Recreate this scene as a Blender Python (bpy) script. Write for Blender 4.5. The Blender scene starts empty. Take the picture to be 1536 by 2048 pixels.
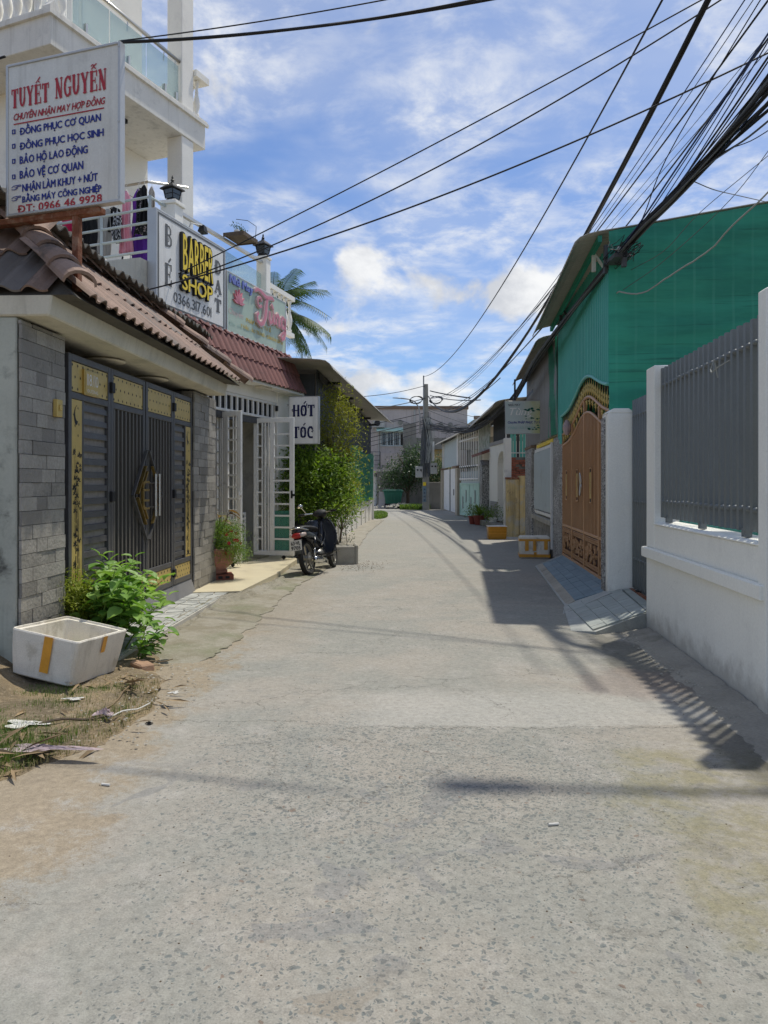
import bpy, math, random
from mathutils import Vector, Matrix, noise as mnoise
R = random.Random(7)
sc = bpy.context.scene
COL = sc.collection
F = 1500.0; CX = 768.0; HY = 966.0; EYE = 1.5      # focal length and horizon of the photograph (pixels), eye height (m)

# ---------------------------------------------------------------- camera, sky, sun, exposure
cam = bpy.data.objects.new('camera', bpy.data.cameras.new('camera'))
COL.objects.link(cam); sc.camera = cam
cam.location = (0, 0, EYE); cam.rotation_euler = (math.radians(90), 0, 0)
cam.data.sensor_width = 36; cam.data.lens = F / 2048 * 36
cam.data.shift_y = -58 / 2048
cam.data.clip_end = 3000; cam.data.clip_start = 0.05

SUN_DIR = Vector((-0.264, -0.284, -1)).normalized()   # way the light travels
EL = math.asin(-SUN_DIR.z); AZ = math.atan2(0.264, 0.284)
sun = bpy.data.objects.new('sun', bpy.data.lights.new('sun', 'SUN'))
COL.objects.link(sun)
sun.data.energy = 2.0; sun.data.angle = math.radians(1.2); sun.data.color = (1, 0.95, 0.85)
sun.rotation_euler = SUN_DIR.to_track_quat('-Z', 'Y').to_euler()
sun.location = (8, 10, 40)

W = bpy.data.worlds.new('World'); sc.world = W; W.use_nodes = True
nt = W.node_tree; nt.nodes.clear()
def wn(t, **k):
    n = nt.nodes.new(t)
    for a, b in k.items(): setattr(n, a, b)
    return n
def wl(a, b): nt.links.new(a, b)
def wmath(op, a, b=None, c=None, clamp=False):
    n = wn('ShaderNodeMath', operation=op, use_clamp=clamp)
    for i, v in enumerate((a, b, c)):
        if v is None: continue
        if isinstance(v, (int, float)): n.inputs[i].default_value = v
        else: wl(v, n.inputs[i])
    return n.outputs[0]
out = wn('ShaderNodeOutputWorld'); bg = wn('ShaderNodeBackground'); bg.inputs[1].default_value = 0.15
wl(bg.outputs[0], out.inputs[0])
sky = wn('ShaderNodeTexSky'); sky.sky_type = 'NISHITA'; sky.sun_disc = False
sky.sun_elevation = EL; sky.sun_rotation = AZ; sky.altitude = 10; sky.air_density = 1.0; sky.dust_density = 0.6; sky.ozone_density = 2.0
tc = wn('ShaderNodeTexCoord'); sep = wn('ShaderNodeSeparateXYZ'); wl(tc.outputs['Generated'], sep.inputs[0])
x, y, z = sep.outputs
zz = wmath('ADD', wmath('MAXIMUM', z, 0.0), 0.12)
comb = wn('ShaderNodeCombineXYZ'); wl(wmath('DIVIDE', x, zz), comb.inputs[0]); wl(wmath('DIVIDE', y, zz), comb.inputs[1])
def wnoise(vec, s, det=6, ro=0.55, dist=0.0, off=0.0):
    n = wn('ShaderNodeTexNoise'); n.inputs['Scale'].default_value = s; n.inputs['Detail'].default_value = det
    n.inputs['Roughness'].default_value = ro; n.inputs['Distortion'].default_value = dist
    if off:
        m = wn('ShaderNodeVectorMath', operation='ADD'); m.inputs[1].default_value = (off, off * .7, off * .3); wl(vec, m.inputs[0]); vec = m.outputs[0]
    wl(vec, n.inputs['Vector']); return n.outputs['Fac']
def wstep(v, a, b):
    n = wn('ShaderNodeMapRange', interpolation_type='SMOOTHSTEP'); n.inputs[1].default_value = a; n.inputs[2].default_value = b
    wl(v, n.inputs[0]); return n.outputs[0]
# high thin cloud: soft veils with curdled wisps
veil = wstep(wnoise(comb.outputs[0], 1.1, 4, 0.6, 0.3, 3.1), 0.34, 0.60)
curd = wstep(wnoise(comb.outputs[0], 5.2, 9, 0.64, 0.25, 9.0), 0.39, 0.70)
thin = wmath('MULTIPLY', veil, wmath('ADD', wmath('MULTIPLY', curd, 0.9), 0.22))
thin = wmath('ADD', thin, wmath('MULTIPLY', wstep(wnoise(comb.outputs[0], 0.5, 3, 0.6, 0.3, 17.0), 0.38, 0.7), 0.3))
# cumulus banks low over the roofs
el = wmath('ARCSINE', z); az = wmath('ARCTAN2', x, y)
c2 = wn('ShaderNodeCombineXYZ'); wl(wmath('MULTIPLY', az, 1.0), c2.inputs[0]); wl(wmath('MULTIPLY', el, 1.35), c2.inputs[1])
big = wnoise(c2.outputs[0], 7.0, 10, 0.56, 0.25, 1.7)
low = wnoise(c2.outputs[0], 2.2, 3, 0.5, 0.0, 5.5)
def blob(a0, e0, ra, re, amp):
    da = wmath('DIVIDE', wmath('SUBTRACT', az, a0), ra); de = wmath('DIVIDE', wmath('SUBTRACT', el, e0), re)
    r2 = wmath('ADD', wmath('MULTIPLY', da, da), wmath('MULTIPLY', de, de))
    return wmath('MULTIPLY', wmath('EXPONENT', wmath('MULTIPLY', r2, -1.0)), amp)
field = wmath('ADD', wmath('MULTIPLY', big, 1.15), wmath('MULTIPLY', low, 0.35))
for b in ((-0.03, 0.135, 0.17, 0.045, 0.38), (-0.045, 0.268, 0.065, 0.05, 0.29), (-0.03, 0.30, 0.03, 0.03, 0.10), (0.165, 0.235, 0.12, 0.045, 0.31), (-0.07, 0.205, 0.09, 0.014, .10), (-0.19, 0.47, 0.10, 0.16, 0.03), (0.9, 0.2, 0.4, 0.1, 0.25), (-0.9, 0.2, 0.4, 0.1, 0.25), (2.6, 0.2, .9, .1, .25), (-2.2, .3, .7, .1, .2)):
    field = wmath('ADD', field, blob(*b))
cum = wstep(field, 0.90, 1.06)
shade = wstep(wnoise(c2.outputs[0], 9.0, 6, 0.6, 0.2, 2.0), 0.35, 0.65)
mixc = wn('ShaderNodeMix', data_type='RGBA'); mixc.inputs[6].default_value = (2.45, 2.5, 2.6, 1); mixc.inputs[7].default_value = (3.7, 3.7, 3.65, 1)
wl(shade, mixc.inputs[0])
tint = wn('ShaderNodeMix', data_type='RGBA', blend_type='MULTIPLY'); tint.inputs[0].default_value = 1; tint.inputs[7].default_value = (0.235, 0.35, 0.50, 1)
wl(sky.outputs[0], tint.inputs[6])
m1 = wn('ShaderNodeMix', data_type='RGBA'); wl(wmath('MULTIPLY', thin, 0.74, clamp=True), m1.inputs[0]); wl(tint.outputs[2], m1.inputs[6]); m1.inputs[7].default_value = (3.35, 3.42, 3.5, 1)
m2 = wn('ShaderNodeMix', data_type='RGBA'); wl(wmath('MULTIPLY', cum, 0.92), m2.inputs[0]); wl(m1.outputs[2], m2.inputs[6]); wl(mixc.outputs[2], m2.inputs[7])
wl(m2.outputs[2], bg.inputs[0])

sc.view_settings.view_transform = 'Standard'; sc.view_settings.look = 'None'
sc.view_settings.exposure = 0.84; sc.view_settings.gamma = 1; sc.view_settings.use_curve_mapping = False
sc.cycles.max_bounces = 6; sc.cycles.transparent_max_bounces = 12

# ---------------------------------------------------------------- pixel helpers: where a thing in the photograph really stands
def at(px, py, Y): return Vector(((px - CX) / F * Y, Y, EYE + (HY - py) / F * Y))
def G(px, py, z=0.0):
    Y = (EYE - z) * F / (py - HY); return Vector(((px - CX) / F * Y, Y, z))

# ---------------------------------------------------------------- materials
MATS = {}
class NT:
    def __init__(s, m): s.t = m.node_tree; s.n = s.t.nodes
    def new(s, t, **k):
        n = s.n.new(t)
        for a, b in k.items(): setattr(n, a, b)
        return n
    def l(s, a, b): s.t.links.new(a, b)
    def math(s, op, a, b=None, c=None, clamp=False):
        n = s.new('ShaderNodeMath', operation=op, use_clamp=clamp)
        for i, v in enumerate((a, b, c)):
            if v is None: continue
            if isinstance(v, (int, float)): n.inputs[i].default_value = v
            else: s.l(v, n.inputs[i])
        return n.outputs[0]
    def noise(s, vec, sca, det=5, ro=.55, dist=0, off=None):
        n = s.new('ShaderNodeTexNoise'); n.inputs['Scale'].default_value = sca; n.inputs['Detail'].default_value = det
        n.inputs['Roughness'].default_value = ro; n.inputs['Distortion'].default_value = dist
        if off is not None:
            m = s.new('ShaderNodeVectorMath', operation='ADD'); m.inputs[1].default_value = (off, off * 1.3, off * .6); s.l(vec, m.inputs[0]); vec = m.outputs[0]
        s.l(vec, n.inputs['Vector']); return n.outputs['Fac']
    def step(s, v, a, b):
        n = s.new('ShaderNodeMapRange', interpolation_type='SMOOTHSTEP'); n.inputs[1].default_value = a; n.inputs[2].default_value = b
        s.l(v, n.inputs[0]); return n.outputs[0]
    def mix(s, f, a, b, mode='MIX'):
        n = s.new('ShaderNodeMix', data_type='RGBA', blend_type=mode)
        for i, v in ((0, f), (6, a), (7, b)):
            if isinstance(v, (int, float)): n.inputs[i].default_value = v
            elif isinstance(v, tuple): n.inputs[i].default_value = (*v[:3], 1)
            else: s.l(v, n.inputs[i])
        return n.outputs[2]
    def scale(s, vec, x, y, z):
        n = s.new('ShaderNodeMapping'); n.inputs['Scale'].default_value = (x, y, z); s.l(vec, n.inputs['Vector']); return n.outputs[0]
def newmat(name):
    m = bpy.data.materials.new(name); m.use_nodes = True; t = NT(m)
    b = t.n['Principled BSDF']; MATS[name] = m
    return m, t, b
def M(name, rgb, rough=.75, metal=0, var=.14, vs=2.5, fine=.07, fs=60, bump=.15, bs=90, spec=.4, streak=0, dirt=None, rnd=0, alpha=None, trans=0, hue=None, splash=0):
    """plain weathered surface: broad stains, fine grain, optional rain streaks and dirt patches, optional change from piece to piece"""
    m, t, b = newmat(name)
    pos = t.new('ShaderNodeNewGeometry').outputs['Position']
    big = t.noise(pos, vs, 6, .6); fn = t.noise(pos, fs, 3)
    k = t.math('ADD', t.math('MULTIPLY', t.math('SUBTRACT', big, .5), var * 3.2), 1.0)
    k = t.math('ADD', k, t.math('MULTIPLY', t.math('SUBTRACT', fn, .5), fine * 3))
    if rnd:
        oi = t.new('ShaderNodeObjectInfo').outputs['Random']
        k = t.math('ADD', k, t.math('MULTIPLY', t.math('SUBTRACT', oi, .5), rnd * 2))
    col = t.mix(1.0, (min(.86, rgb[0] * 1.03), rgb[1], rgb[2] * .94), k, 'MULTIPLY')
    if hue:
        oi2 = t.new('ShaderNodeObjectInfo').outputs['Random']
        f = t.step(t.math('FRACT', t.math('MULTIPLY', oi2, 7.31)), .55, .95) if rnd else t.step(t.noise(pos, vs * 1.7, 4, .6, 0, 4.4), .45, .65)
        col = t.mix(f, col, hue)
    if streak:
        sv = t.scale(pos, 9, 9, .55)
        s_ = t.step(t.noise(sv, 1.0, 6, .65), .48, .74)
        col = t.mix(t.math('MULTIPLY', s_, streak), col, t.mix(1.0, col, (.42, .40, .35), 'MULTIPLY'))
    if dirt:
        dc, da, ds = dirt
        d_ = t.step(t.noise(pos, ds, 8, .68, .3, 7.7), .54, .70)
        col = t.mix(t.math('MULTIPLY', d_, da), col, dc)
    if splash:      # mud thrown up along the foot of the wall, and fine cracks in the render
        zc = t.new('ShaderNodeSeparateXYZ'); t.l(pos, zc.inputs[0])
        sp_ = t.step(t.math('ADD', zc.outputs[2], t.math('MULTIPLY', t.noise(pos, 6, 7, .7, 0, 2.2), -.42)), .10, -.16)
        col = t.mix(t.math('MULTIPLY', sp_, .65), col, (.36, .33, .27))
        cv = t.new('ShaderNodeTexVoronoi', feature='DISTANCE_TO_EDGE'); cv.inputs['Scale'].default_value = 1.6
        wv = t.new('ShaderNodeTexNoise'); wv.inputs['Scale'].default_value = 3; wv.inputs['Detail'].default_value = 6; t.l(pos, wv.inputs['Vector'])
        ma = t.new('ShaderNodeVectorMath', operation='MULTIPLY_ADD'); ma.inputs[1].default_value = (.4, .4, .4); t.l(wv.outputs['Color'], ma.inputs[0]); t.l(pos, ma.inputs[2]); t.l(ma.outputs[0], cv.inputs['Vector'])
        ck_ = t.math('MULTIPLY', t.math('LESS_THAN', cv.outputs['Distance'], .0016), t.step(t.noise(pos, 1.1, 3, .5, 0, 8.), .50, .60)); col = t.mix(t.math('MULTIPLY', ck_, .35), col, (.35, .33, .3))
    t.l(col, b.inputs['Base Color'])
    b.inputs['Roughness'].default_value = rough; b.inputs['Metallic'].default_value = metal
    b.inputs['Specular IOR Level'].default_value = spec
    if trans: b.inputs['Transmission Weight'].default_value = trans
    if alpha is not None: b.inputs['Alpha'].default_value = alpha
    if bump:
        bp = t.new('ShaderNodeBump'); bp.inputs['Strength'].default_value = bump; bp.inputs['Distance'].default_value = .01
        t.l(t.noise(pos, bs, 5, .6), bp.inputs['Height']); t.l(bp.outputs[0], b.inputs['Normal'])
    return m
def leafmat(name, c1, c2, trans=.25, rough=.5):
    m, t, b = newmat(name)
    g = t.new('ShaderNodeNewGeometry'); pos = g.outputs['Position']; ri = g.outputs['Random Per Island']
    oi = t.new('ShaderNodeObjectInfo').outputs['Random']
    f = t.math('FRACT', t.math('ADD', ri, oi))
    f = t.math('ADD', t.math('MULTIPLY', f, .65), t.math('MULTIPLY', t.step(t.noise(pos, 2.2, 3), .35, .65), .45), clamp=True)
    col = t.mix(f, c1, c2); t.l(col, b.inputs['Base Color'])
    b.inputs['Roughness'].default_value = rough; b.inputs['Specular IOR Level'].default_value = .35
    tr = t.new('ShaderNodeBsdfTranslucent'); t.l(t.mix(1.0, col, (1.5, 1.7, .6), 'MULTIPLY'), tr.inputs[0])
    mx = t.new('ShaderNodeMixShader'); mx.inputs[0].default_value = trans
    t.l(b.outputs[0], mx.inputs[1]); t.l(tr.outputs[0], mx.inputs[2]); t.l(mx.outputs[0], t.n['Material Output'].inputs[0])
    return m
def glassmat(name, tint, fac=.25):
    m, t, b = newmat(name)
    b.inputs['Base Color'].default_value = (*tint, 1); b.inputs['Roughness'].default_value = .04; b.inputs['Specular IOR Level'].default_value = .8
    tr = t.new('ShaderNodeBsdfTransparent'); tr.inputs[0].default_value = (.86, .93, .92, 1)
    mx = t.new('ShaderNodeMixShader'); mx.inputs[0].default_value = fac
    t.l(tr.outputs[0], mx.inputs[1]); t.l(b.outputs[0], mx.inputs[2]); t.l(mx.outputs[0], t.n['Material Output'].inputs[0])
    return m

# ---------------------------------------------------------------- mesh builders
class MB:
    def __init__(s): s.v = []; s.f = []
    def add(s, vs, fs):
        o = len(s.v); s.v += [tuple(v) for v in vs]; s.f += [tuple(i + o for i in f) for f in fs]; return s
    def bx(s, x0, x1, y0, y1, z0, z1):
        return s.add([(x0, y0, z0), (x1, y0, z0), (x1, y1, z0), (x0, y1, z0), (x0, y0, z1), (x1, y0, z1), (x1, y1, z1), (x0, y1, z1)],
                     [(0, 3, 2, 1), (4, 5, 6, 7), (0, 1, 5, 4), (1, 2, 6, 5), (2, 3, 7, 6), (3, 0, 4, 7)])
    def hexa(s, p):   # eight corners, bottom ring then top ring
        return s.add(p, [(0, 3, 2, 1), (4, 5, 6, 7), (0, 1, 5, 4), (1, 2, 6, 5), (2, 3, 7, 6), (3, 0, 4, 7)])
    def rod(s, a, b, w, d=None, up=(0, 0, 1)):
        """square bar from a to b"""
        a = Vector(a); b = Vector(b); t = (b - a).normalized(); u = Vector(up)
        if abs(t.dot(u)) > .98: u = Vector((0, 1, 0))
        sx = t.cross(u).normalized(); sy = sx.cross(t); d = d or w
        q = [(sx * i * w / 2 + sy * j * d / 2) for i, j in ((-1, -1), (1, -1), (1, 1), (-1, 1))]
        return s.hexa([a + k for k in q] + [b + k for k in q])
    def tube(s, pts, r, n=6, cap=True):
        pts = [Vector(p) for p in pts]; N = len(pts); vs = []; fs = []
        up = Vector((0, 0, 1)); prev = None
        for i, p in enumerate(pts):
            t = (pts[min(i + 1, N - 1)] - pts[max(i - 1, 0)])
            t = t.normalized() if t.length > 1e-9 else Vector((0, 0, 1))
            if prev is None:
                u = up if abs(t.z) < .95 else Vector((1, 0, 0)); a = t.cross(u).normalized()
            else: a = (prev - t * prev.dot(t)); a = a.normalized() if a.length > 1e-6 else t.cross(up).normalized()
            prev = a; b = t.cross(a); rr = r[i] if isinstance(r, (list, tuple)) else r
            for k in range(n):
                an = 2 * math.pi * k / n; vs.append(p + (a * math.cos(an) + b * math.sin(an)) * rr)
        for i in range(N - 1):
            for k in range(n): fs.append((i * n + k, i * n + (k + 1) % n, (i + 1) * n + (k + 1) % n, (i + 1) * n + k))
        if cap: fs += [tuple(range(n - 1, -1, -1)), tuple(range((N - 1) * n, N * n))]
        return s.add(vs, fs)
    def lathe(s, prof, c=(0, 0, 0), n=12, axis='z'):
        vs = []; fs = []; c = Vector(c)
        for r, h in prof:
            for k in range(n):
                a = 2 * math.pi * k / n; p = (r * math.cos(a), r * math.sin(a), h)
                if axis == 'y': p = (p[0], p[2], p[1])
                if axis == 'x': p = (p[2], p[0], p[1])
                vs.append(c + Vector(p))
        for i in range(len(prof) - 1):
            for k in range(n): fs.append((i * n + k, i * n + (k + 1) % n, (i + 1) * n + (k + 1) % n, (i + 1) * n + k))
        fs += [tuple(range(n - 1, -1, -1)), tuple(range((len(prof) - 1) * n, len(prof) * n))]
        return s.add(vs, fs)
    def loft(s, rings, n=12, cap=True):
        """rings: (centre, a, b, axis vectors u, w)"""
        vs = []; fs = []
        for c, a, b, u, w in rings:
            c = Vector(c); u = Vector(u); w = Vector(w)
            for k in range(n):
                an = 2 * math.pi * k / n; vs.append(c + u * a * math.cos(an) + w * b * math.sin(an))
        for i in range(len(rings) - 1):
            for k in range(n): fs.append((i * n + k, i * n + (k + 1) % n, (i + 1) * n + (k + 1) % n, (i + 1) * n + k))
        if cap: fs += [tuple(range(n - 1, -1, -1)), tuple(range((len(rings) - 1) * n, len(rings) * n))]
        return s.add(vs, fs)
    def prism(s, poly, d0, d1, plane='xz'):
        n = len(poly)
        def q(p, d): return (p[0], d, p[1]) if plane == 'xz' else ((p[0], p[1], d) if plane == 'xy' else (d, p[0], p[1]))
        return s.add([q(p, d0) for p in poly] + [q(p, d1) for p in poly],
                     [tuple(range(n)), tuple(range(2 * n - 1, n - 1, -1))] + [(i, i + n, (i + 1) % n + n, (i + 1) % n) for i in range(n)])
    def grid(s, fn, nu, nv):
        return s.add([fn(i / nu, j / nv) for j in range(nv + 1) for i in range(nu + 1)],
                     [(j * (nu + 1) + i, j * (nu + 1) + i + 1, (j + 1) * (nu + 1) + i + 1, (j + 1) * (nu + 1) + i) for j in range(nv) for i in range(nu)])
    def build(s, name, mat, parent=None, loc=None, smooth=False, bev=0, kind=None, label=None, solid=0):
        me = bpy.data.meshes.new(name); me.from_pydata(s.v, [], s.f); me.materials.append(MATS[mat] if isinstance(mat, str) else mat)
        if smooth:
            me.polygons.foreach_set('use_smooth', [True] * len(me.polygons))
        me.validate(); me.update()
        o = bpy.data.objects.new(name, me); COL.objects.link(o)
        if parent is not None: o.parent = parent
        if loc is not None: o.location = loc
        if bev:
            b = o.modifiers.new('bevel', 'BEVEL'); b.width = bev; b.segments = 1; b.limit_method = 'ANGLE'
        if solid:
            b = o.modifiers.new('solid', 'SOLIDIFY'); b.thickness = solid; b.offset = 0
        if kind: o['kind'] = kind
        if label: o['label'] = label
        return o
def box(name, mat, parent, x0, x1, y0, y1, z0, z1, **k): return MB().bx(x0, x1, y0, y1, z0, z1).build(name, mat, parent, **k)
def thing(name, label, cat, loc=(0, 0, 0), rz=0, group=None):
    o = bpy.data.objects.new(name, None); COL.objects.link(o); o.empty_display_size = .2
    o.location = loc; o.rotation_euler = (0, 0, rz); return tag(o, label, cat, group)
def tag(o, label, cat, group=None):
    o['label'] = label; o['category'] = cat
    if group: o['group'] = group
    return o
def frame(name, label, cat, A, B, z=0, group=None):
    """root at A, local x from A to B (left to right as seen from the front), local -y towards the viewer of the front"""
    o = thing(name, label, cat, (A[0], A[1], z), math.atan2(B[1] - A[1], B[0] - A[0]), group)
    return o, math.hypot(B[0] - A[0], B[1] - A[1])
def inst(src, parent, loc, rot=(0, 0, 0), sca=None):
    """one more piece sharing the mesh of src"""
    o = src.copy(); COL.objects.link(o); o.parent = parent; o.location = loc; o.rotation_euler = rot
    if sca: o.scale = sca
    return o
class Piece:
    """a small mesh used many times; the first use is the object itself"""
    def __init__(s, name, mat, mb, smooth=False, bev=0): s.a = (name, mat, mb, smooth, bev); s.o = None
    def put(s, parent, loc, rot=(0, 0, 0), sca=None):
        if s.o is None:
            n, m, mb, sm, bv = s.a; s.o = mb.build(n, m, parent, smooth=sm, bev=bv); s.o.location = loc; s.o.rotation_euler = rot
            if sca: s.o.scale = sca
            return s.o
        return inst(s.o, parent, loc, rot, sca)
def ribbed(mb, L, z0, z1, pitch=.15, amp=.025, y=0, top=None, bot=None, style='trap', x0=0):
    """profiled sheet standing in the xz plane, ribs upright"""
    xs = []; x = x0
    while x < x0 + L - 1e-6:
        if style == 'trap':
            for fx, d in ((0, 0), (.55, 0), (.65, 1), (.9, 1)): xs.append((x + fx * pitch, d))
        elif style == 'fine':
            for fx, d in ((0, 0), (.5, 0), (.56, 1), (.94, 1)): xs.append((x + fx * pitch, d))
        else:
            for k in range(6): xs.append((x + k / 6 * pitch, .5 - .5 * math.cos(2 * math.pi * k / 6)))
        x += pitch
    xs = [q for q in xs if q[0] < x0 + L] + [(x0 + L, 0)]
    n = len(xs); vs = []
    for q, d in xs: vs.append((q, y - d * amp, bot(q) if bot else z0))
    for q, d in xs: vs.append((q, y - d * amp, top(q) if top else z1))
    return mb.add(vs, [(i, i + 1, n + i + 1, n + i) for i in range(n - 1)])
def cloth_leaf(c, d, up, L, w, bend=.25):
    """diamond leaf: four faces with a fold"""
    c = Vector(c); d = Vector(d).normalized(); s_ = d.cross(Vector(up)); s_ = s_.normalized() if s_.length > 1e-4 else Vector((1, 0, 0)); n_ = s_.cross(d)
    return [c, c + d * L * .45 + s_ * w / 2 + n_ * bend * w, c + d * L, c + d * L * .45 - s_ * w / 2 + n_ * bend * w, c + d * L * .5]
def rnddir(r, zmin=-1):
    while True:
        v = Vector((r.uniform(-1, 1), r.uniform(-1, 1), r.uniform(zmin, 1)))
        if .05 < v.length < 1: return v.normalized()
# ---- lettering: the built-in typeface, marks it lacks are drawn as strokes
BASE = {}
def glyphs(body, bold=0.0, shear=0.0, extrude=0.0, spacing=1.0):
    c = bpy.data.curves.new('t', 'FONT'); c.body = body; c.offset = bold; c.shear = shear; c.extrude = extrude; c.resolution_u = 2; c.space_character = spacing
    o = bpy.data.objects.new('t', c); COL.objects.link(o); bpy.context.view_layer.update()
    me = bpy.data.meshes.new_from_object(o.evaluated_get(bpy.context.evaluated_depsgraph_get()))
    vs = [tuple(v.co) for v in me.vertices]; fs = [tuple(p.vertices) for p in me.polygons]
    bpy.data.objects.remove(o); bpy.data.meshes.remove(me); bpy.data.curves.remove(c)
    return vs, fs
import unicodedata
_G = {}
MARKS = {'\u0302': [[(-.16, .05), (0, .16), (.16, .05)]], '\u0301': [[(-.04, .04), (.12, .18)]], '\u0300': [[(.04, .04), (-.12, .18)]], '\u0303': [[(-.16, .06), (-.07, .13), (.06, .07), (.16, .14)]],
         '\u0309': [[(-.06, .16), (.05, .17), (.06, .10), (0, .07), (0, .03)]], '\u0306': [[(-.14, .15), (-.08, .06), (.08, .06), (.14, .15)]]}
def compose(body, shear):
    """outlines of a line of text; accented letters are the plain letter plus drawn marks, so the weight stays even"""
    V, Fc, x = [], [], 0.0
    def addm(mb, ox, oz):
        o = len(V); V.extend([(v[0] + ox, v[2] + oz) for v in mb.v]); Fc.extend([tuple(i + o for i in f) for f in mb.f])
    for ch in body:
        if ch == ' ': x += .30; continue
        dec = unicodedata.normalize('NFD', ch); b = 'D' if ch == 'Đ' else dec[0]; mk = dec[1:]
        if b not in _G: _G[b] = glyphs(b)
        vs, fs = _G[b]
        if not vs: x += .3; continue
        x0 = min(v[0] for v in vs); x1 = max(v[0] for v in vs); top = max(v[1] for v in vs); o = len(V)
        V.extend([(v[0] - x0 + x, v[1]) for v in vs]); Fc.extend([tuple(i + o for i in f) for f in fs]); w = x1 - x0; cx = x + w / 2; up = .02
        if ch == 'Đ': addm(MB().bx(x - .07, x + .25, 0, 0, .30, .38), 0, 0)
        for m_ in mk:
            if m_ in MARKS: addm(strokes(MARKS[m_], None, None, .075, y=0, build=False), cx + (.10 if m_ in '\u0301' and '\u0302' in mk else 0), top + up); up += .12
            elif m_ == '\u031b': addm(strokes([[(x + w - .08, top - .10), (x + w + .04, top - .04), (x + w + .04, top + .08)]], None, None, .07, y=0, build=False), 0, 0)
            elif m_ == '\u0323': addm(MB().bx(cx - .05, cx + .05, 0, 0, -.19, -.09), 0, 0)
        x += w + .085 + (.05 if '\u031b' in mk else 0)
    return [(a + shear * b, b) for a, b in V], Fc
def text(body, mat, parent, x0, x1, z0, z1, y=-.004, bold=.02, shear=0, depth=0, name='lettering', slope=0, spacing=1.0, label=None):
    """letters stretched to fill the box x0..x1, z0..z1 of the sign's face"""
    vs, fs = compose(body, shear)
    ax = min(v[0] for v in vs); bx_ = max(v[0] for v in vs); az_ = min(v[1] for v in vs); bz = max(v[1] for v in vs)
    mp = lambda v: (x0 + (v[0] - ax) / (bx_ - ax) * (x1 - x0), z0 + (v[1] - az_) / (bz - az_) * (z1 - z0))
    p = [mp(v) for v in vs]; mb = MB()
    bd = bold * .9 * (z1 - z0)      # heavier weight: the same outlines set a hair apart
    offs = [(0, 0)] + ([(bd, 0), (-bd, 0), (0, bd * .8), (0, -bd * .8), (bd * .7, bd * .6), (-bd * .7, -bd * .6)] if bold else [])
    for q, (ox, oz) in enumerate(offs): mb.add([(a + ox, y - .0002 * q, b + oz) for a, b in p], fs)
    if depth:
        n = len(p); ed = {}
        for f in fs:
            for i in range(len(f)):
                e = (f[i], f[(i + 1) % len(f)]); ed[e] = 1
        side = [e for e in ed if (e[1], e[0]) not in ed]
        for ox, oz in (offs[:5]): mb.add([(a + ox, y + dd, b + oz) for dd in (0, depth) for a, b in p], [(e[0], e[0] + n, e[1] + n, e[1]) for e in side])
    return mb.build(name, mat, parent, label=label)
def strokes(lines, mat, parent, w, y=-.004, x0=0, z0=0, sx=1, sz=1, name='lettering', depth=0, label=None, mb=None, build=True):
    """letters drawn with a flat brush; lines: lists of (x, z) or (x, z, width factor)"""
    mb = mb or MB()
    for ln in lines:
        P = [Vector((x0 + q[0] * sx, z0 + q[1] * sz)) for q in ln]; Wd = [w * (q[2] if len(q) > 2 else 1) / 2 for q in ln]
        L = []; Rr = []
        for i, p in enumerate(P):
            if 0 < i < len(P) - 1:
                t1 = (P[i] - P[i - 1]).normalized(); t2 = (P[i + 1] - P[i]).normalized(); t = (t1 + t2); t = t.normalized() if t.length > 1e-3 else t1
                k = 1 / max(.5, t.dot(t1))
            else:
                t = (P[min(i + 1, len(P) - 1)] - P[max(i - 1, 0)]).normalized(); k = 1
            nrm = Vector((-t.y, t.x)) * Wd[i] * k; L.append(p + nrm); Rr.append(p - nrm)
        n = len(P)
        for dd in ((0, depth) if depth else (0,)):
            mb.add([(a.x, y + dd, a.y) for a in Rr + L], [(i, i + 1, n + i + 1, n + i) for i in range(n - 1)])
        if depth:
            ring = Rr + L[::-1]; m = len(ring)
            mb.add([(a.x, y + dd, a.y) for dd in (0, depth) for a in ring], [(i, i + m, (i + 1) % m + m, (i + 1) % m) for i in range(m)])
    return mb.build(name, mat, parent, label=label) if build else mb
def arc(cx, cz, rx, rz, a0, a1, n=10, w=1): return [(cx + rx * math.cos(math.radians(a0 + (a1 - a0) * i / n)), cz + rz * math.sin(math.radians(a0 + (a1 - a0) * i / n)), w) for i in range(n + 1)]
def shape(name, mat, parent, mb, **k): return mb.build(name, mat, parent, **k)

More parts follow.
